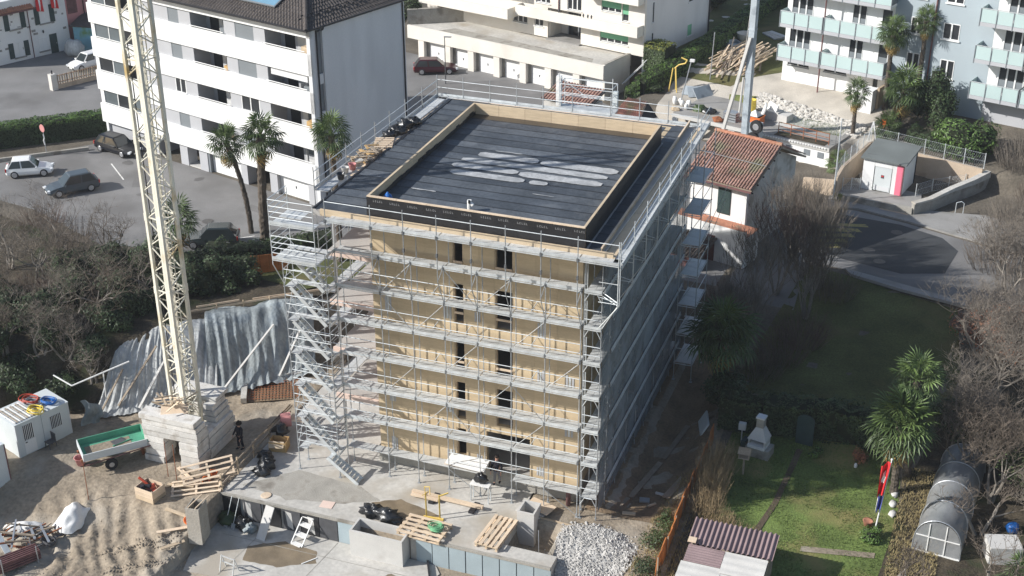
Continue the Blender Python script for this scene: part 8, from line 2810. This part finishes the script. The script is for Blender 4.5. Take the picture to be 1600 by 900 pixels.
# hedges -----------------------------------------------------------
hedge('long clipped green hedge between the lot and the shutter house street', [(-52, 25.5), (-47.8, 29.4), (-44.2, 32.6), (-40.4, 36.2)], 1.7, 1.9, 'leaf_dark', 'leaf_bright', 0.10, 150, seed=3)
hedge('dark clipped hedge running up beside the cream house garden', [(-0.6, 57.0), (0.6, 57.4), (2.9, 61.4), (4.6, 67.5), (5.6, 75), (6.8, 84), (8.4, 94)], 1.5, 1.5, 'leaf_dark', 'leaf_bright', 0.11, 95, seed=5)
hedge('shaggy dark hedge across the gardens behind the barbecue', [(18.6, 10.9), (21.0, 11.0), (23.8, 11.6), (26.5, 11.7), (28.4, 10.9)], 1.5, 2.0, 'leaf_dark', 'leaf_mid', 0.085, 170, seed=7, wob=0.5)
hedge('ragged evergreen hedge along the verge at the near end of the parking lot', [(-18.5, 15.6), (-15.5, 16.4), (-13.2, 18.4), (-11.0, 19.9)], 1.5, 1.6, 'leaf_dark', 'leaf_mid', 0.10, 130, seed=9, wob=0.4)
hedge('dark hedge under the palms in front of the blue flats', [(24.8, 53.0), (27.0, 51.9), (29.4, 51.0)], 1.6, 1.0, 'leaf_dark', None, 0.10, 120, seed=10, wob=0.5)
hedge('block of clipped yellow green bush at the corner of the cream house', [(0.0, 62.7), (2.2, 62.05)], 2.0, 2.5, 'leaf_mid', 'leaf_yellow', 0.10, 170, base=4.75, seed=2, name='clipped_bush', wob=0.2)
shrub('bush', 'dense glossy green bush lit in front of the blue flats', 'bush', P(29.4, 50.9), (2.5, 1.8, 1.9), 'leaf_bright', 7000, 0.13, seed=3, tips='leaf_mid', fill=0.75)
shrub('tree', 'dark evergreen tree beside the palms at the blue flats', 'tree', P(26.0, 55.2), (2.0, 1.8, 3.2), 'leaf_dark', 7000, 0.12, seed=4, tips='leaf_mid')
shrub('bush', 'small green bush by the flagpole foot on the lawn', 'bush', P(28.2, 3.3), (0.75, 0.6, 0.5), 'leaf_bright', 1800, 0.06, seed=6, fill=0.8)
shrub('bush', 'little round green plant at the dark hedge door', 'bush', P(24.3, 9.5), (0.5, 0.45, 0.35), 'leaf_bright', 700, 0.06, seed=8)
shrub('bush', 'brown dry plant in front of the dark hedge', 'bush', P(26.7, 9.8), (0.6, 0.5, 0.55), 'leaf_copper', 700, 0.06, seed=9, core=None)
shrub('bush', 'dark evergreen bush between hedge and netted scaffold under the palm', 'bush', P(18.6, 11.8), (1.5, 1.5, 1.7), 'leaf_dark', 4200, 0.10, seed=11)
shrub('bush', 'white flowering dark bush beside the sunlit palms', 'bush', P(31.2, 14.2), (1.4, 1.2, 1.4), 'leaf_dark', 3200, 0.10, seed=12, tips='leaf_mid')
shrub('bush', 'copper brown beech bush behind the bare branches', 'bush', P(33.2, 22.8), (2.6, 2.0, 2.2), 'leaf_copper', 5200, 0.09, seed=13, core='brown_twig', fill=0.6)
shrub('bush', 'green ivy clad bush under the bare branches by the palms', 'bush', P(33.6, 12.2), (2.2, 1.8, 1.9), 'leaf_mid', 5200, 0.09, seed=14, tips='leaf_dark', core='core_shade')
shrub('bush', 'green ivy mass at the edge above the greenhouse', 'bush', P(36.0, 9.2), (2.4, 2.0, 2.2), 'leaf_mid', 5200, 0.09, seed=15, tips='leaf_bright')
# the thicket on the bank left of the crane
for i, (x, y, r, h, m, tp, lb_) in enumerate((
        (-18.6, 5.0, 1.8, 1.3, 'leaf_dark', None, 'dark bush right behind the silver tarpaulin'), (-20.6, 9.6, 2.2, 1.7, 'leaf_dark', 'leaf_mid', 'dark bush under the palm behind the crane mast'),
        (-23.4, 7.2, 2.0, 1.6, 'leaf_dark', 'leaf_mid', 'broad green bush in the middle of the thicket'), (-26.2, 10.6, 2.0, 1.4, 'leaf_mid', 'leaf_dark', 'olive green bush below the grey hatchback'),
        (-22.2, 12.6, 1.9, 1.6, 'leaf_mid', 'leaf_dark', 'ivy green bush at the top of the thicket near the grey hatchback'), (-17.2, 9.8, 1.7, 1.5, 'leaf_dark', None, 'deep dark bush on the bank behind the mast'),
        (-24.8, 2.6, 1.9, 1.2, 'leaf_dark', 'leaf_mid', 'low bush behind the site cabin'), (-14.2, 12.4, 1.9, 1.5, 'leaf_dark', 'leaf_mid', 'dark bush above the blue grey tarpaulin'),
        (-28.6, 6.0, 2.2, 1.3, 'leaf_dark', None, 'shadowy bush at the edge of the picture in the thicket'), (-17.6, 13.8, 1.6, 1.6, 'leaf_dark', 'leaf_mid', 'green bush beside the dark parked car'),
        (-19.8, 11.2, 2.0, 2.9, 'leaf_dark', 'leaf_mid', 'tall ivy dark evergreen clump just behind the crane mast'), (-21.6, 10.4, 2.2, 2.6, 'leaf_dark', 'leaf_mid', 'high evergreen clump left of the palm behind the mast'),
        (-19.0, 7.4, 2.1, 2.0, 'leaf_dark', None, 'dark evergreen bush over the top of the silver tarpaulin'), (-22.0, 3.0, 1.8, 1.5, 'leaf_dark', None, 'dark evergreen bush behind the cabin roof'),
        (-20.4, 2.0, 1.4, 1.1, 'leaf_dark', 'leaf_mid', 'low dark bush between the cabin and the silver tarpaulin'), (-24.4, 9.6, 2.1, 2.0, 'leaf_dark', 'leaf_mid', 'ivy clump in the heart of the bare thicket'),
        (-26.6, 3.4, 2.0, 1.6, 'leaf_dark', None, 'dark bush above the cabin at the picture edge'), (-16.4, 11.2, 1.8, 2.0, 'leaf_dark', None, 'dark evergreen bush between the mast and the verge'),
        (-19.4, -0.2, 1.3, 1.1, 'leaf_dark', None, 'dark bush just behind the cabin, nearest the tarpaulin'), (-21.8, -0.8, 1.6, 1.3, 'leaf_dark', 'leaf_mid', 'dark bush right behind the roof rack of the cabin'), (-18.2, 2.0, 1.3, 1.0, 'leaf_dark', None, 'dark bush hugging the open edge of the silver tarpaulin'), (-23.8, -0.6, 1.8, 1.3, 'leaf_dark', None, 'dark bush behind the cabin at the picture edge'))):
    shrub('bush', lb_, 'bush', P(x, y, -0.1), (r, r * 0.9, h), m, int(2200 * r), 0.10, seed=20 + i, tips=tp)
TH = [(-27.2, 9.0, 5.2, 'pale bare tree in the thicket nearest the white hatchback'), (-24.2, 9.2, 5.0, 'bare tree in the thicket below the grey hatchback'), (-21.6, 7.8, 4.8, 'bare tree in the thicket between the mast and the grey hatchback'),
      (-19.6, 4.4, 4.6, 'bare tree leaning over the silver tarpaulin'), (-22.4, 3.4, 4.6, 'bare tree behind the site cabin roof'), (-25.8, 4.4, 4.6, 'bare tree at the picture edge above the cabin'),
      (-18.4, 8.2, 4.4, 'bare tree close behind the mast in the thicket'), (-28.8, 13.6, 6.4, 'tall bare tree in front of the white hatchback'), (-21.0, 0.9, 4.0, 'bare bush at the end of the silver tarpaulin'), (-29.6, 2.0, 4.4, 'bare tree low at the picture edge beyond the cabin'),
      (-30.8, 10.2, 5.0, 'bare tree at the picture edge below the white hatchback'), (-25.2, 13.4, 4.2, 'bare bush in front of the grey hatchback'), (-19.6, 1.4, 3.6, 'bare bush rising behind the cabin beside the tarpaulin'), (-22.8, -0.2, 4.0, 'bare tree directly behind the hoses of the cabin roof'), (-17.6, 1.0, 2.8, 'small bare bush at the edge of the silver tarpaulin'), (-24.6, -2.0, 3.8, 'bare tree behind the near end of the cabin')]
for i, (x, y, h_, lb_) in enumerate(TH):
    bare_tree(lb_, P(x, y), h_, 0.95, ('grey_twig', 'twig')[i % 2], 3, 10 + i, 5, 0.10, up=0.25, gnarl=0.42, trunk_m='pale_bark', kids=(2, 4), group=None)
for i, (x, y, lb_) in enumerate(((-22.6, 5.4, 'tangle of dry stems before the broad green bush'), (-20.2, 2.2, 'tangle of dry stems near the tarpaulin edge'), (-26.8, 7.4, 'tangle of dry stems under the pale bare tree'), (-29.5, 15.4, 'reddish stems by the white hatchback'), (-24.5, 11.2, 'grey dry stems below the grey hatchback'), (-33.4, 17.0, 'bare reddish stems at the picture edge by the hatchback'))):
    brush('brushwood', lb_, 'brushwood', P(x, y), (1.5, 1.5), 2.0, 170, ('twig', 'grey_twig', 'brown_twig')[i % 3], 40 + i, 0.6)
# bare trees and shrubs between the tiled house and the gardens
MT = [(19.0, 25.6, 6.6, 'dark bare tree in front of the tiled house, middle one of the clump'), (21.4, 23.4, 5.8, 'bare tree spreading towards the painted shadow on the road'), (18.2, 22.4, 5.8, 'dark bare tree beside the loading tower'),
      (20.2, 28.0, 6.2, 'bare tree against the gable of the tiled house'), (17.8, 18.6, 5.0, 'brown bare tree above the shaded palm'), (21.6, 27.2, 6.6, 'grey bare tree reaching over the yellow crossing stripes'), (19.2, 30.4, 6.0, 'grey bare tree hard against the tiled house gable')]
for i, (x, y, h_, lb_) in enumerate(MT):
    bare_tree(lb_, P(x, y), h_, 0.75, ('brown_twig', 'twig')[i % 2] if i < 2 else 'grey_twig', 8, 30 + i, 4, 0.06, up=0.5, gnarl=0.15, trunk_m='pale_bark', kids=(3, 4), rmin=0.010, keep=0.78)
for i, (x, y, lb_, h_) in enumerate(((20.8, 18.4, 'brown dry thicket at the edge of the shaded lawn', 2.6), (19.6, 16.2, 'brown stems behind the shaded palm', 2.2), (21.6, 20.6, 'dry stems under the dark bare clump', 2.6), (22.6, 26.6, 'reddish stems at the top of the shaded lawn', 2.0), (16.6, 22.4, 'red brown stems at the lean-to roof', 2.4))):
    brush('brushwood', lb_, 'brushwood', P(x, y), (1.5, 1.4), h_, 240, ('brown_twig', 'twig')[i % 2], 60 + i, 0.5)
# big bare trees over the right gardens
RT = [(33.4, 17.5, 5.6, 'big grey bare tree arching over the copper bush', 0), (32.2, 9.6, 5.0, 'bare tree with long arms above the greenhouse', 1), (35.0, 14.0, 6.0, 'grey bare tree behind the ivy clad bush', 2), (33.4, 5.4, 4.2, 'bare fruit tree leaning over the greenhouse', 3),
      (36.6, 6.4, 5.0, 'bare tree at the picture edge beside the greenhouse', 4), (35.4, 24.0, 6.4, 'pale bare tree at the side street bend', 5), (33.4, 29.6, 5.2, 'bare tree by the pavement at the picture edge', 6), (30.2, -0.6, 3.0, 'small bare fruit tree in front of the greenhouse', 7), (35.6, 19.2, 6.2, 'wide bare tree at the picture edge beside the copper bush', 8), (34.4, 0.8, 4.2, 'thin bare tree at the lower picture corner', 9), (31.6, 12.6, 4.6, 'bare tree with pale arms beside the sunlit palms', 11), (33.8, 8.4, 5.2, 'tall bare tree over the back of the greenhouse', 12), (32.6, 21.0, 5.4, 'grey bare tree at the corner of the shaded lawn', 13), (37.2, 11.6, 6.0, 'bare tree at the picture edge level with the palms', 14), (34.2, 33.0, 4.6, 'bare tree by the side street below the pavement', 15)]
for i, (x, y, h_, lb_, sd_) in enumerate(RT):
    bare_tree(lb_, P(x, y), h_, 1.0, ('grey_twig', 'twig')[i % 2], 3 if h_ > 4.5 else 2, 50 + sd_, 6 if h_ > 4.5 else 5, 0.125, up=0.16, gnarl=0.24, trunk_m='pale_bark', kids=(2, 4), rmin=0.0085, keep=0.35)
for i, (x, y, lb_, h_, n_) in enumerate(((34.2, 41.4, 'long bare hedge climbing the slope by the yard wall', 2.6, 420), (35.8, 45.6, 'bare hedge stems beside the hut yard', 2.8, 420), (33.6, 37.8, 'bare stems above the pavement at the picture edge', 2.2, 300), (33.0, 34.0, 'grey bare bush beside the pavement bend', 2.4, 300), (35.2, 30.4, 'grey brushwood by the side street', 2.6, 320), (34.4, 26.6, 'reddish brushwood above the copper bush', 2.2, 300), (34.0, 49.8, 'dense grey brushwood behind the yard fence', 3.2, 420))):
    brush('brushwood', lb_, 'brushwood', P(x, y), (2.3, 2.0), h_, n_, ('grey_twig', 'twig')[i % 2], 70 + i, 0.5, rad=0.014)
# dry reeds along the orange fence
for i, (x, y) in enumerate(((19.5, 6.6), (19.6, 5.2), (19.7, 3.8), (19.8, 2.4), (20.8, 1.6), (22.2, 1.0))):
    brush('dry_reed', ('dry reed clump nearest the hedge along the orange fence', 'dry reed clump second from the hedge along the orange fence', 'tall dry reed clump halfway along the orange fence', 'dry reed clump behind the brown shed roof', 'low dry reeds at the corner of the lawn', 'thin dry reeds above the brown shed')[i], 'reeds', P(x, y), (0.75, 0.8), (2.2, 2.4, 2.2, 1.7, 1.2, 0.9)[i], (230, 260, 230, 190, 150, 110)[i], 'dry_stem', 80 + i, 0.25, rad=0.010, fork=3)
brush('brushwood', 'dry stems behind the tan wall at the street pole', 'brushwood', P(19.0, 41.0), (0.9, 0.7), 1.8, 120, 'dry_stem', 90, 0.5)
shrub('bush', 'small yellow green bush at the foot of the street pole', 'bush', (20.8, 41.45, 2.6), (0.4, 0.35, 0.5), 'leaf_yellow', 500, 0.05, seed=51, core=None)
for i, (x, y, lb_) in enumerate(((12.9, 70.4, 'shady shrub by the far hedge'), (10.2, 88.0, 'large dark shrub at the far end of the garden lawn'), (1.4, 84.0, 'dark shrub against the cream house side wall'))):
    shrub('bush', lb_, 'bush', P(x, y), (1.8, 1.6, 1.5), 'leaf_dark', 2600, 0.12, seed=60 + i)
shrub('bush', 'green bush at the top of the retaining wall beside the white gable', 'bush', (-27.2, 66.8, 5.4), (2.5, 1.8, 1.8), 'leaf_mid', 3000, 0.12, seed=70)
shrub('bush', 'low green weed clump at the foot of the orange fence', 'bush', P(18.1, 1.2), (0.7, 1.2, 0.35), 'leaf_mid', 1100, 0.06, seed=71, core=None)
shrub('bush', 'green weeds on the earth bank beside the gravel heap', 'bush', P(17.9, -1.2), (0.8, 1.3, 0.4), 'leaf_mid', 1100, 0.06, seed=72, core=None)
shrub('bush', 'ivy along the foot of the orange fence near the picture edge', 'bush', P(18.0, -3.4), (0.8, 1.3, 0.35), 'leaf_dark', 1100, 0.06, seed=73, core=None)
shrub('bush', 'low green planting before the flats porch', 'bush', P(1.9, 57.8), (0.9, 0.6, 0.5), 'leaf_mid', 800, 0.08, seed=74)
# grass blades and tufts
gb_ = MB()
random.seed(11)


def tuft(x, y, z, s):
    for q in range(3):
        a = rnd(0, 2 * pi)
        dx, dy = cos(a) * 0.025, sin(a) * 0.025
        gb_.add([(x - dy * 0.6, y + dx * 0.6, z), (x + dy * 0.6, y - dx * 0.6, z), (x + dx * 2 + rnd(-.03, .03), y + dy * 2 + rnd(-.03, .03), z + s)], [(0, 1, 2)])


for q in range(15000):
    x, y = rnd(19.4, 30.4), rnd(-9, 11.2)
    if inside(LAWN, x, y) and noise.noise(Vector((x * 0.6, y * 0.6, 0))) > -0.25:
        tuft(x, y, height(x, y) + 0.01, rnd(0.05, 0.12))
for q in range(5000):
    s_, t_ = rnd(9, 14.4), rnd(2.3, 4.6)
    p = cs(s_ - 4, t_, (8.6, 52.2))
    tuft(p[0], p[1], height(*p) + 0.02, rnd(0.1, 0.25))
gb_.build('grass', 'grass_blade', kind='stuff')
dg = MB()
gb2, gb_ = gb_, dg
for q in range(5200):
    x, y = rnd(29.2, 31.6), rnd(-2, 10)
    tuft(x, y, height(x, y) + 0.04, rnd(0.06, 0.2))
for q in range(2600):
    x, y = rnd(17.2, 20.2), rnd(-4, 6)
    tuft(x, y, height(x, y) + 0.02, rnd(0.08, 0.25))
gb_.build('dry_grass', 'dry_grass', kind='stuff')

# ---------------------------------------------------------------- garden things
# flagpole with flag hanging down
fg = thing('flagpole', 'white flagpole leaning on the lawn with a hanging red and white flag', 'flagpole', P(28.35, 3.75))
MB().tube((0, 0, 0), (0.35, -0.15, 4.75), 0.045, 0.03, n=8).build('pole', 'white_paint', fg)
MB().blob((0.35, -0.15, 4.8), (0.06, 0.06, 0.06), 1, 8, 6, 0).build('finial', 'white_paint', fg)


def flagcloth(name, m, z0, z1, x0, w, ph):
    mb = MB().grid(lambda u, v: (0.07 * (z0 + (z1 - z0) * v) + x0 + w * u * (0.7 + 0.3 * v), -0.12 - 0.14 * sin(u * 7 + ph + 2 * v), z0 + (z1 - z0) * v - 0.3 * u), 10, 8)
    return mb


flag = thing('flag', 'red flag with a white cross hanging folded on the leaning flagpole', 'flag', P(28.35, 3.75))
flagcloth('cloth', 'flag_red', 2.7, 4.65, 0.0, -0.42, 0.0).build('cloth', 'flag_red', flag, smooth=True)
flagcloth('cross', 'flag_white', 3.35, 4.15, -0.02, -0.38, 0.0)
MB().grid(lambda u, v: (0.07 * (3.45 + 0.75 * v) - 0.13 - 0.2 * u * (0.7 + 0.3 * v) + 0.08 * v, -0.165 - 0.14 * sin((0.3 + 0.45 * u) * 7 + 2 * (0.38 + 0.38 * v)), 3.45 + 0.75 * v - 0.3 * (0.3 + 0.45 * u)), 8, 6).build('white_cross', 'flag_white', flag, smooth=True)
pen = thing('flag', 'narrow dark blue and white pennant under the red flag', 'flag', P(28.35, 3.75))
flagcloth('cloth', 'flag_blue', 1.75, 2.75, 0.02, -0.28, 1.0).build('cloth', 'flag_blue', pen, smooth=True)
flagcloth('cloth', 'flag_white', 1.85, 2.6, -0.17, -0.09, 1.6).build('stripe', 'flag_white', pen, smooth=True)
# foil greenhouse
gh_ = thing('greenhouse', 'long foil tunnel greenhouse with an arched glazed end', 'greenhouse', P(30.3, 3.2), radians(-5.5))
GWd, GL_, GHt = 2.35, 7.9, 2.0


def arch(u, k=1.0):
    t = pi * (1 - u)
    return (GWd / 2 + k * GWd / 2 * cos(t), GHt * k * (sin(t) ** 0.62 if sin(t) > 0 else 0))


for i in range(4):
    ya, yb = 0.04 + (GL_ - 0.1) * i / 4, 0.04 + (GL_ - 0.1) * (i + 1) / 4

    def fn(u, v, ya=ya, yb=yb):
        x, z = arch(u)
        y = ya + (yb - ya) * v
        sag = -0.07 * sin(pi * v) * (z / GHt) + 0.035 * noise.noise(Vector((u * 6, y * 1.4, 2)))
        return (x, y, max(0.0, z + sag))
    MB().grid(fn, 22, 10).build('foil', 'foil', gh_, smooth=True)
for i in range(5):
    y = 0.04 + (GL_ - 0.1) * i / 4
    MB().path([(arch(u / 18, 1.012)[0], y, arch(u / 18, 1.012)[1]) for u in range(19)], 0.03, 5).build('hoop', 'steel', gh_)
eg = MB()
pts = [(arch(u / 18, 0.985)[0], 0.0, arch(u / 18, 0.985)[1]) for u in range(19)]
MB().add(pts, [tuple(range(19))]).build('end_foil', 'foil', gh_)
for x in (0.72, 1.55):
    MB().bar((x, -0.02, 0), (x, -0.02, arch(x / GWd * 0.9 + 0.05)[1] * 0.98), 0.05).build('end_post', 'white_plastic', gh_)
MB().bar((0.1, -0.02, 1.0), (2.25, -0.02, 1.0), 0.045).build('end_rail', 'white_plastic', gh_)
MB().bar((0.0, -0.02, 0.04), (2.35, -0.02, 0.04), 0.07).build('sill', 'white_plastic', gh_)
B(0.3, 1.0, 1.0, 6.8, 0.02, 0.35).build('plant_bed', 'leaf_dark', gh_)
B(1.4, 2.05, 1.0, 6.8, 0.02, 0.35).build('plant_bed', 'soil', gh_)
# brick barbecue, white with a chimney
bq = thing('barbecue', 'white stone barbecue with a tapering hood and chimney at the hedge', 'barbecue', P(21.3, 8.7), radians(-10))
B(-0.62, 0.75, -0.42, 0.5, 0.0, 0.6).build('base', 'old_concrete', bq)
B(-0.5, 0.5, -0.48, 0.45, 0.605, 0.78).build('hearth_slab', 'white_paint', bq)
for x in (-0.5, 0.42):
    B(x, x + 0.08, -0.4, 0.45, 0.785, 1.12).build('hearth_side', 'light_concrete', bq)
B(-0.415, 0.415, 0.37, 0.45, 0.785, 1.12).build('hearth_back', 'black_metal', bq)
hd = MB()
hd.add([(-0.55, -0.44, 1.125), (0.55, -0.44, 1.125), (0.55, 0.48, 1.125), (-0.55, 0.48, 1.125), (-0.22, -0.1, 1.78), (0.22, -0.1, 1.78), (0.22, 0.34, 1.78), (-0.22, 0.34, 1.78)],
       [(0, 3, 2, 1), (4, 5, 6, 7), (0, 1, 5, 4), (1, 2, 6, 5), (2, 3, 7, 6), (3, 0, 4, 7)])
hd.build('hood', 'light_concrete', bq)
B(-0.21, 0.21, -0.09, 0.33, 1.785, 2.35).build('chimney', 'old_concrete', bq)
B(-0.25, 0.25, -0.13, 0.37, 2.355, 2.45).build('chimney_cap', 'gable_render', bq)
B(-0.95, -0.66, -0.3, 0.3, 0.0, 0.75).build('side_table', 'shutter_green', bq)
gd = thing('garden_door', 'dark green arched garden door set in the hedge', 'door', P(23.6, 10.35), radians(-8))
ar = [(-0.5, 0.0), (0.5, 0.0), (0.5, 1.6)] + [(0.5 * cos(t * pi / 8), 1.6 + 0.35 * sin(t * pi / 8)) for t in range(1, 8)] + [(-0.5, 1.6)]
m_ = MB().add([(x, -0.06, z) for x, z in ar] + [(x, 0.0, z) for x, z in ar], [tuple(range(len(ar))), tuple(range(2 * len(ar) - 1, len(ar) - 1, -1))] + [(i, i + len(ar), (i + 1) % len(ar) + len(ar), (i + 1) % len(ar)) for i in range(len(ar))])
m_.build('door_leaf', 'shutter_green', gd)
bi = thing('bird_table', 'pale wooden bird table on a post near the barbecue', 'bird table', P(20.9, 6.6))
MB().bar((0, 0, 0), (0, 0, 1.15), 0.1).build('post', 'old_board', bi)
B(-0.3, 0.3, -0.3, 0.3, 1.155, 1.2).build('tray', 'old_board', bi)
MB().add([(-0.34, -0.3, 1.45), (0.34, -0.3, 1.45), (0.34, 0.3, 1.45), (-0.34, 0.3, 1.45), (-0.34, 0, 1.75), (0.34, 0, 1.75)], [(0, 1, 5, 4), (2, 3, 4, 5), (1, 2, 5), (3, 0, 4), (0, 3, 2, 1)]).build('roof', 'old_board', bi)
for (x, y) in ((-0.27, -0.25), (0.27, -0.25), (0.27, 0.25), (-0.27, 0.25)):
    MB().bar((x, y, 1.2), (x, y, 1.45), 0.04).build('corner_post', 'old_board', bi)
mbx = MB().obox((0, 0, 1.15), (0.4, 0.3, 0.4)).bar((0, 0, 0), (0, 0, 0.95), 0.06)
link('letter_box', mbx.mesh('letter_box', 'light_concrete'), loc=P(20.2, 9.4), label='pale little box on a post beside the barbecue', cat='box')
wf = MB().blob((0, 0, 0.12), (0.1, 0.14, 0.16), 3, 8, 6, 0.2)
link('garden_figure', wf.mesh('garden_figure', 'white_plastic', True), loc=P(26.65, 9.2), label='small white figure in front of the brown dry plant', cat='figure')
pt = MB().lathe((0, 0, 0), [(0.18, 0), (0.26, 0.4), (0.28, 0.42), (0.22, 0.38)], 12)
link('clay_pot', pt.mesh('clay_pot', 'roof_clay', True), loc=P(27.95, 4.25), label='clay pot behind the green bush at the flagpole', cat='pot')
for i, (x, y) in enumerate(((29.0, 7.4), (29.0, 6.5), (29.05, 5.7))):
    s = MB().blob((0, 0, 0.08), (0.2, 0.33, 0.12), i, 9, 5, 0.5)
    link('edging_stone', s.mesh('edging_stone', 'light_concrete', True), loc=P(x, y), label=('pale edging stone farthest from the clay pot by the flagpole', 'middle pale edging stone of the row by the flagpole', 'pale edging stone nearest the clay pot by the flagpole')[i], cat='stone', group='edging stones by the flagpole')
for i in range(6):
    p = (12.6 - 0.55 * i * (1 if i < 3 else 0.2) + 0.0, 74.5 + 1.6 * i)
    s = MB().blob((0, 0, 0.03), (0.45, 0.35, 0.05), i, 9, 4, 0.3)
    link('stepping_stone', s.mesh('stepping_stone', 'concrete'), loc=P(2.2 + 2.6 * sin(i * 0.5), 78.5 + 1.9 * i), label='stepping stone ' + ('nearest the cream house in', 'second from the cream house in', 'third from the cream house in', 'fourth from the cream house in', 'fifth from the cream house in', 'farthest from the cream house in')[i] + ' the shaded lawn path', cat='stone', group='stepping stones in the far lawn')
blu = MB().blob((0, 0, 0.3), (0.35, 0.3, 0.35), 4, 10, 6, 0.4)
link('blue_barrel', blu.mesh('blue_barrel', 'blue_plastic', True), loc=P(35.0, 6.2), label='blue plastic bundle behind the bare branches near the greenhouse', cat='bundle')
wbx = MB().box(-0.8, 0.8, -0.6, 0.6, 0.0, 1.0)
link('white_crate', wbx.mesh('white_crate', 'light_concrete'), loc=P(34.6, 4.0), rz=0.3, label='pale square tank among the branches right of the greenhouse', cat='tank')
fl9 = MB().obox((0, 0, 0.35), (0.1, 1.5, 0.9), ry=0.5)
link('white_sheet', fl9.mesh('white_sheet', 'cabin_white'), loc=P(17.75, 10.6), rz=0.3, label='pale sheet leaning at the end of the orange fence', cat='sheet')
# shed with corrugated sheets
cg = thing('garden_shed', 'garden shed with brown corrugated sheets and pale patches on its roof', 'shed', (19.95, -4.5, 0.0), radians(0))


def corr(x0, x1, y0, y1, z0, z1, m, n, amp=0.045, along='y'):
    def fn(u, v):
        x, y = x0 + (x1 - x0) * u, y0 + (y1 - y0) * v
        w = amp * sin(2 * pi * n * (u if along == 'y' else v))
        return (x, y, z0 + (z1 - z0) * v + w)
    mb = MB().grid(fn, n * 6 if along == 'y' else 2, 2 if along == 'y' else n * 6)
    mb2 = MB()
    k = len(mb.v)
    mb.v += [(a, b, c - 0.02) for a, b, c in mb.v]
    mb.f += [tuple(reversed([i + k for i in f])) for f in mb.f]
    return mb.build('roof_sheet', m, cg, smooth=True)


corr(0.0, 4.2, 1.75, 3.55, 2.05, 2.3, 'corrugated_brown', 17, 0.055)
corr(0.1, 1.9, 0.55, 1.72, 1.86, 2.0, 'corrugated_brown', 7, 0.03, 'x')
corr(1.92, 4.0, 0.2, 1.72, 1.84, 2.0, 'corrugated_pale', 3, 0.012, 'x')
corr(0.0, 2.0, -1.2, 0.53, 1.72, 1.84, 'corrugated_pale', 3, 0.015, 'x')
corr(1.9, 4.3, -1.2, 0.18, 1.72, 1.82, 'corrugated_pale', 3, 0.012, 'x')
B(0.05, 0.45, 1.6, 1.95, 2.2, 2.28).build('loose_plank', 'pale_timber', cg)
for (x0, x1, y0, y1) in ((0.1, 4.0, 3.3, 3.4), (0.1, 0.2, -1.0, 3.28), (3.9, 4.0, -1.0, 3.28), (0.2, 3.88, -1.1, -1.02)):
    B(x0, x1, y0, y1, 0.0, 1.7).build('wall', 'old_board', cg)
vf = wire_fence('wire_fence', 'thin wire fence in front of the lawn beside the shed', [(24.6, -3.6), (26.8, -2.9)], 0.9, [0.0, 0.0], 1.0)
# fence and gate piers of the shutter house
sf = thing('slatted_fence', 'brown slatted fence on a low wall by the shutter house', 'fence', (-52.6, 44.0, 2.5), radians(66))
B(0, 8.5, -0.1, 0.12, 0, 0.45).build('base_wall', 'tan_wall', sf)
B(-0.6, -0.02, -0.3, 0.3, 0, 1.55).build('pier', 'rough_wall', sf)
B(-0.35, -0.25, -0.06, 0.06, 1.55, 1.9).build('pier_cap', 'black_metal', sf)
for i in range(34):
    B(0.1 + 0.245 * i, 0.1 + 0.245 * i + 0.13, -0.02, 0.02, 0.46, 1.35).build('slat', ('old_board', 'board')[i % 2], sf)
MB().bar((0, 0.05, 1.25), (8.5, 0.05, 1.25), 0.06).build('rail', 'rust', sf)
MB().bar((0, 0.05, 0.65), (8.5, 0.05, 0.65), 0.06).build('rail', 'rust', sf)
kb = thing('garden_wall', 'low old kerb wall along the street below the clipped hedge', 'wall', (-43.2, 28.4, 2.45), radians(42))
B(-6, 4.5, -0.12, 0.12, 0, 0.35).build('wall_run', 'old_concrete', kb)

# ---------------------------------------------------------------- the air: thin even haze in a closed box
hz = bpy.data.materials.new('haze')
hz.use_nodes = True
hz.node_tree.nodes.clear()
_o = hz.node_tree.nodes.new('ShaderNodeOutputMaterial')
_v = hz.node_tree.nodes.new('ShaderNodeVolumePrincipled')
_v.inputs['Color'].default_value = (0.90, 0.94, 1.0, 1)
_v.inputs['Density'].default_value = 0.00022
_v.inputs['Anisotropy'].default_value = 0.0
hz.node_tree.links.new(_v.outputs[0], _o.inputs['Volume'])
MB().box(-112, 122, -72, 202, -3.2, 46.5).build('haze', hz, kind='stuff')
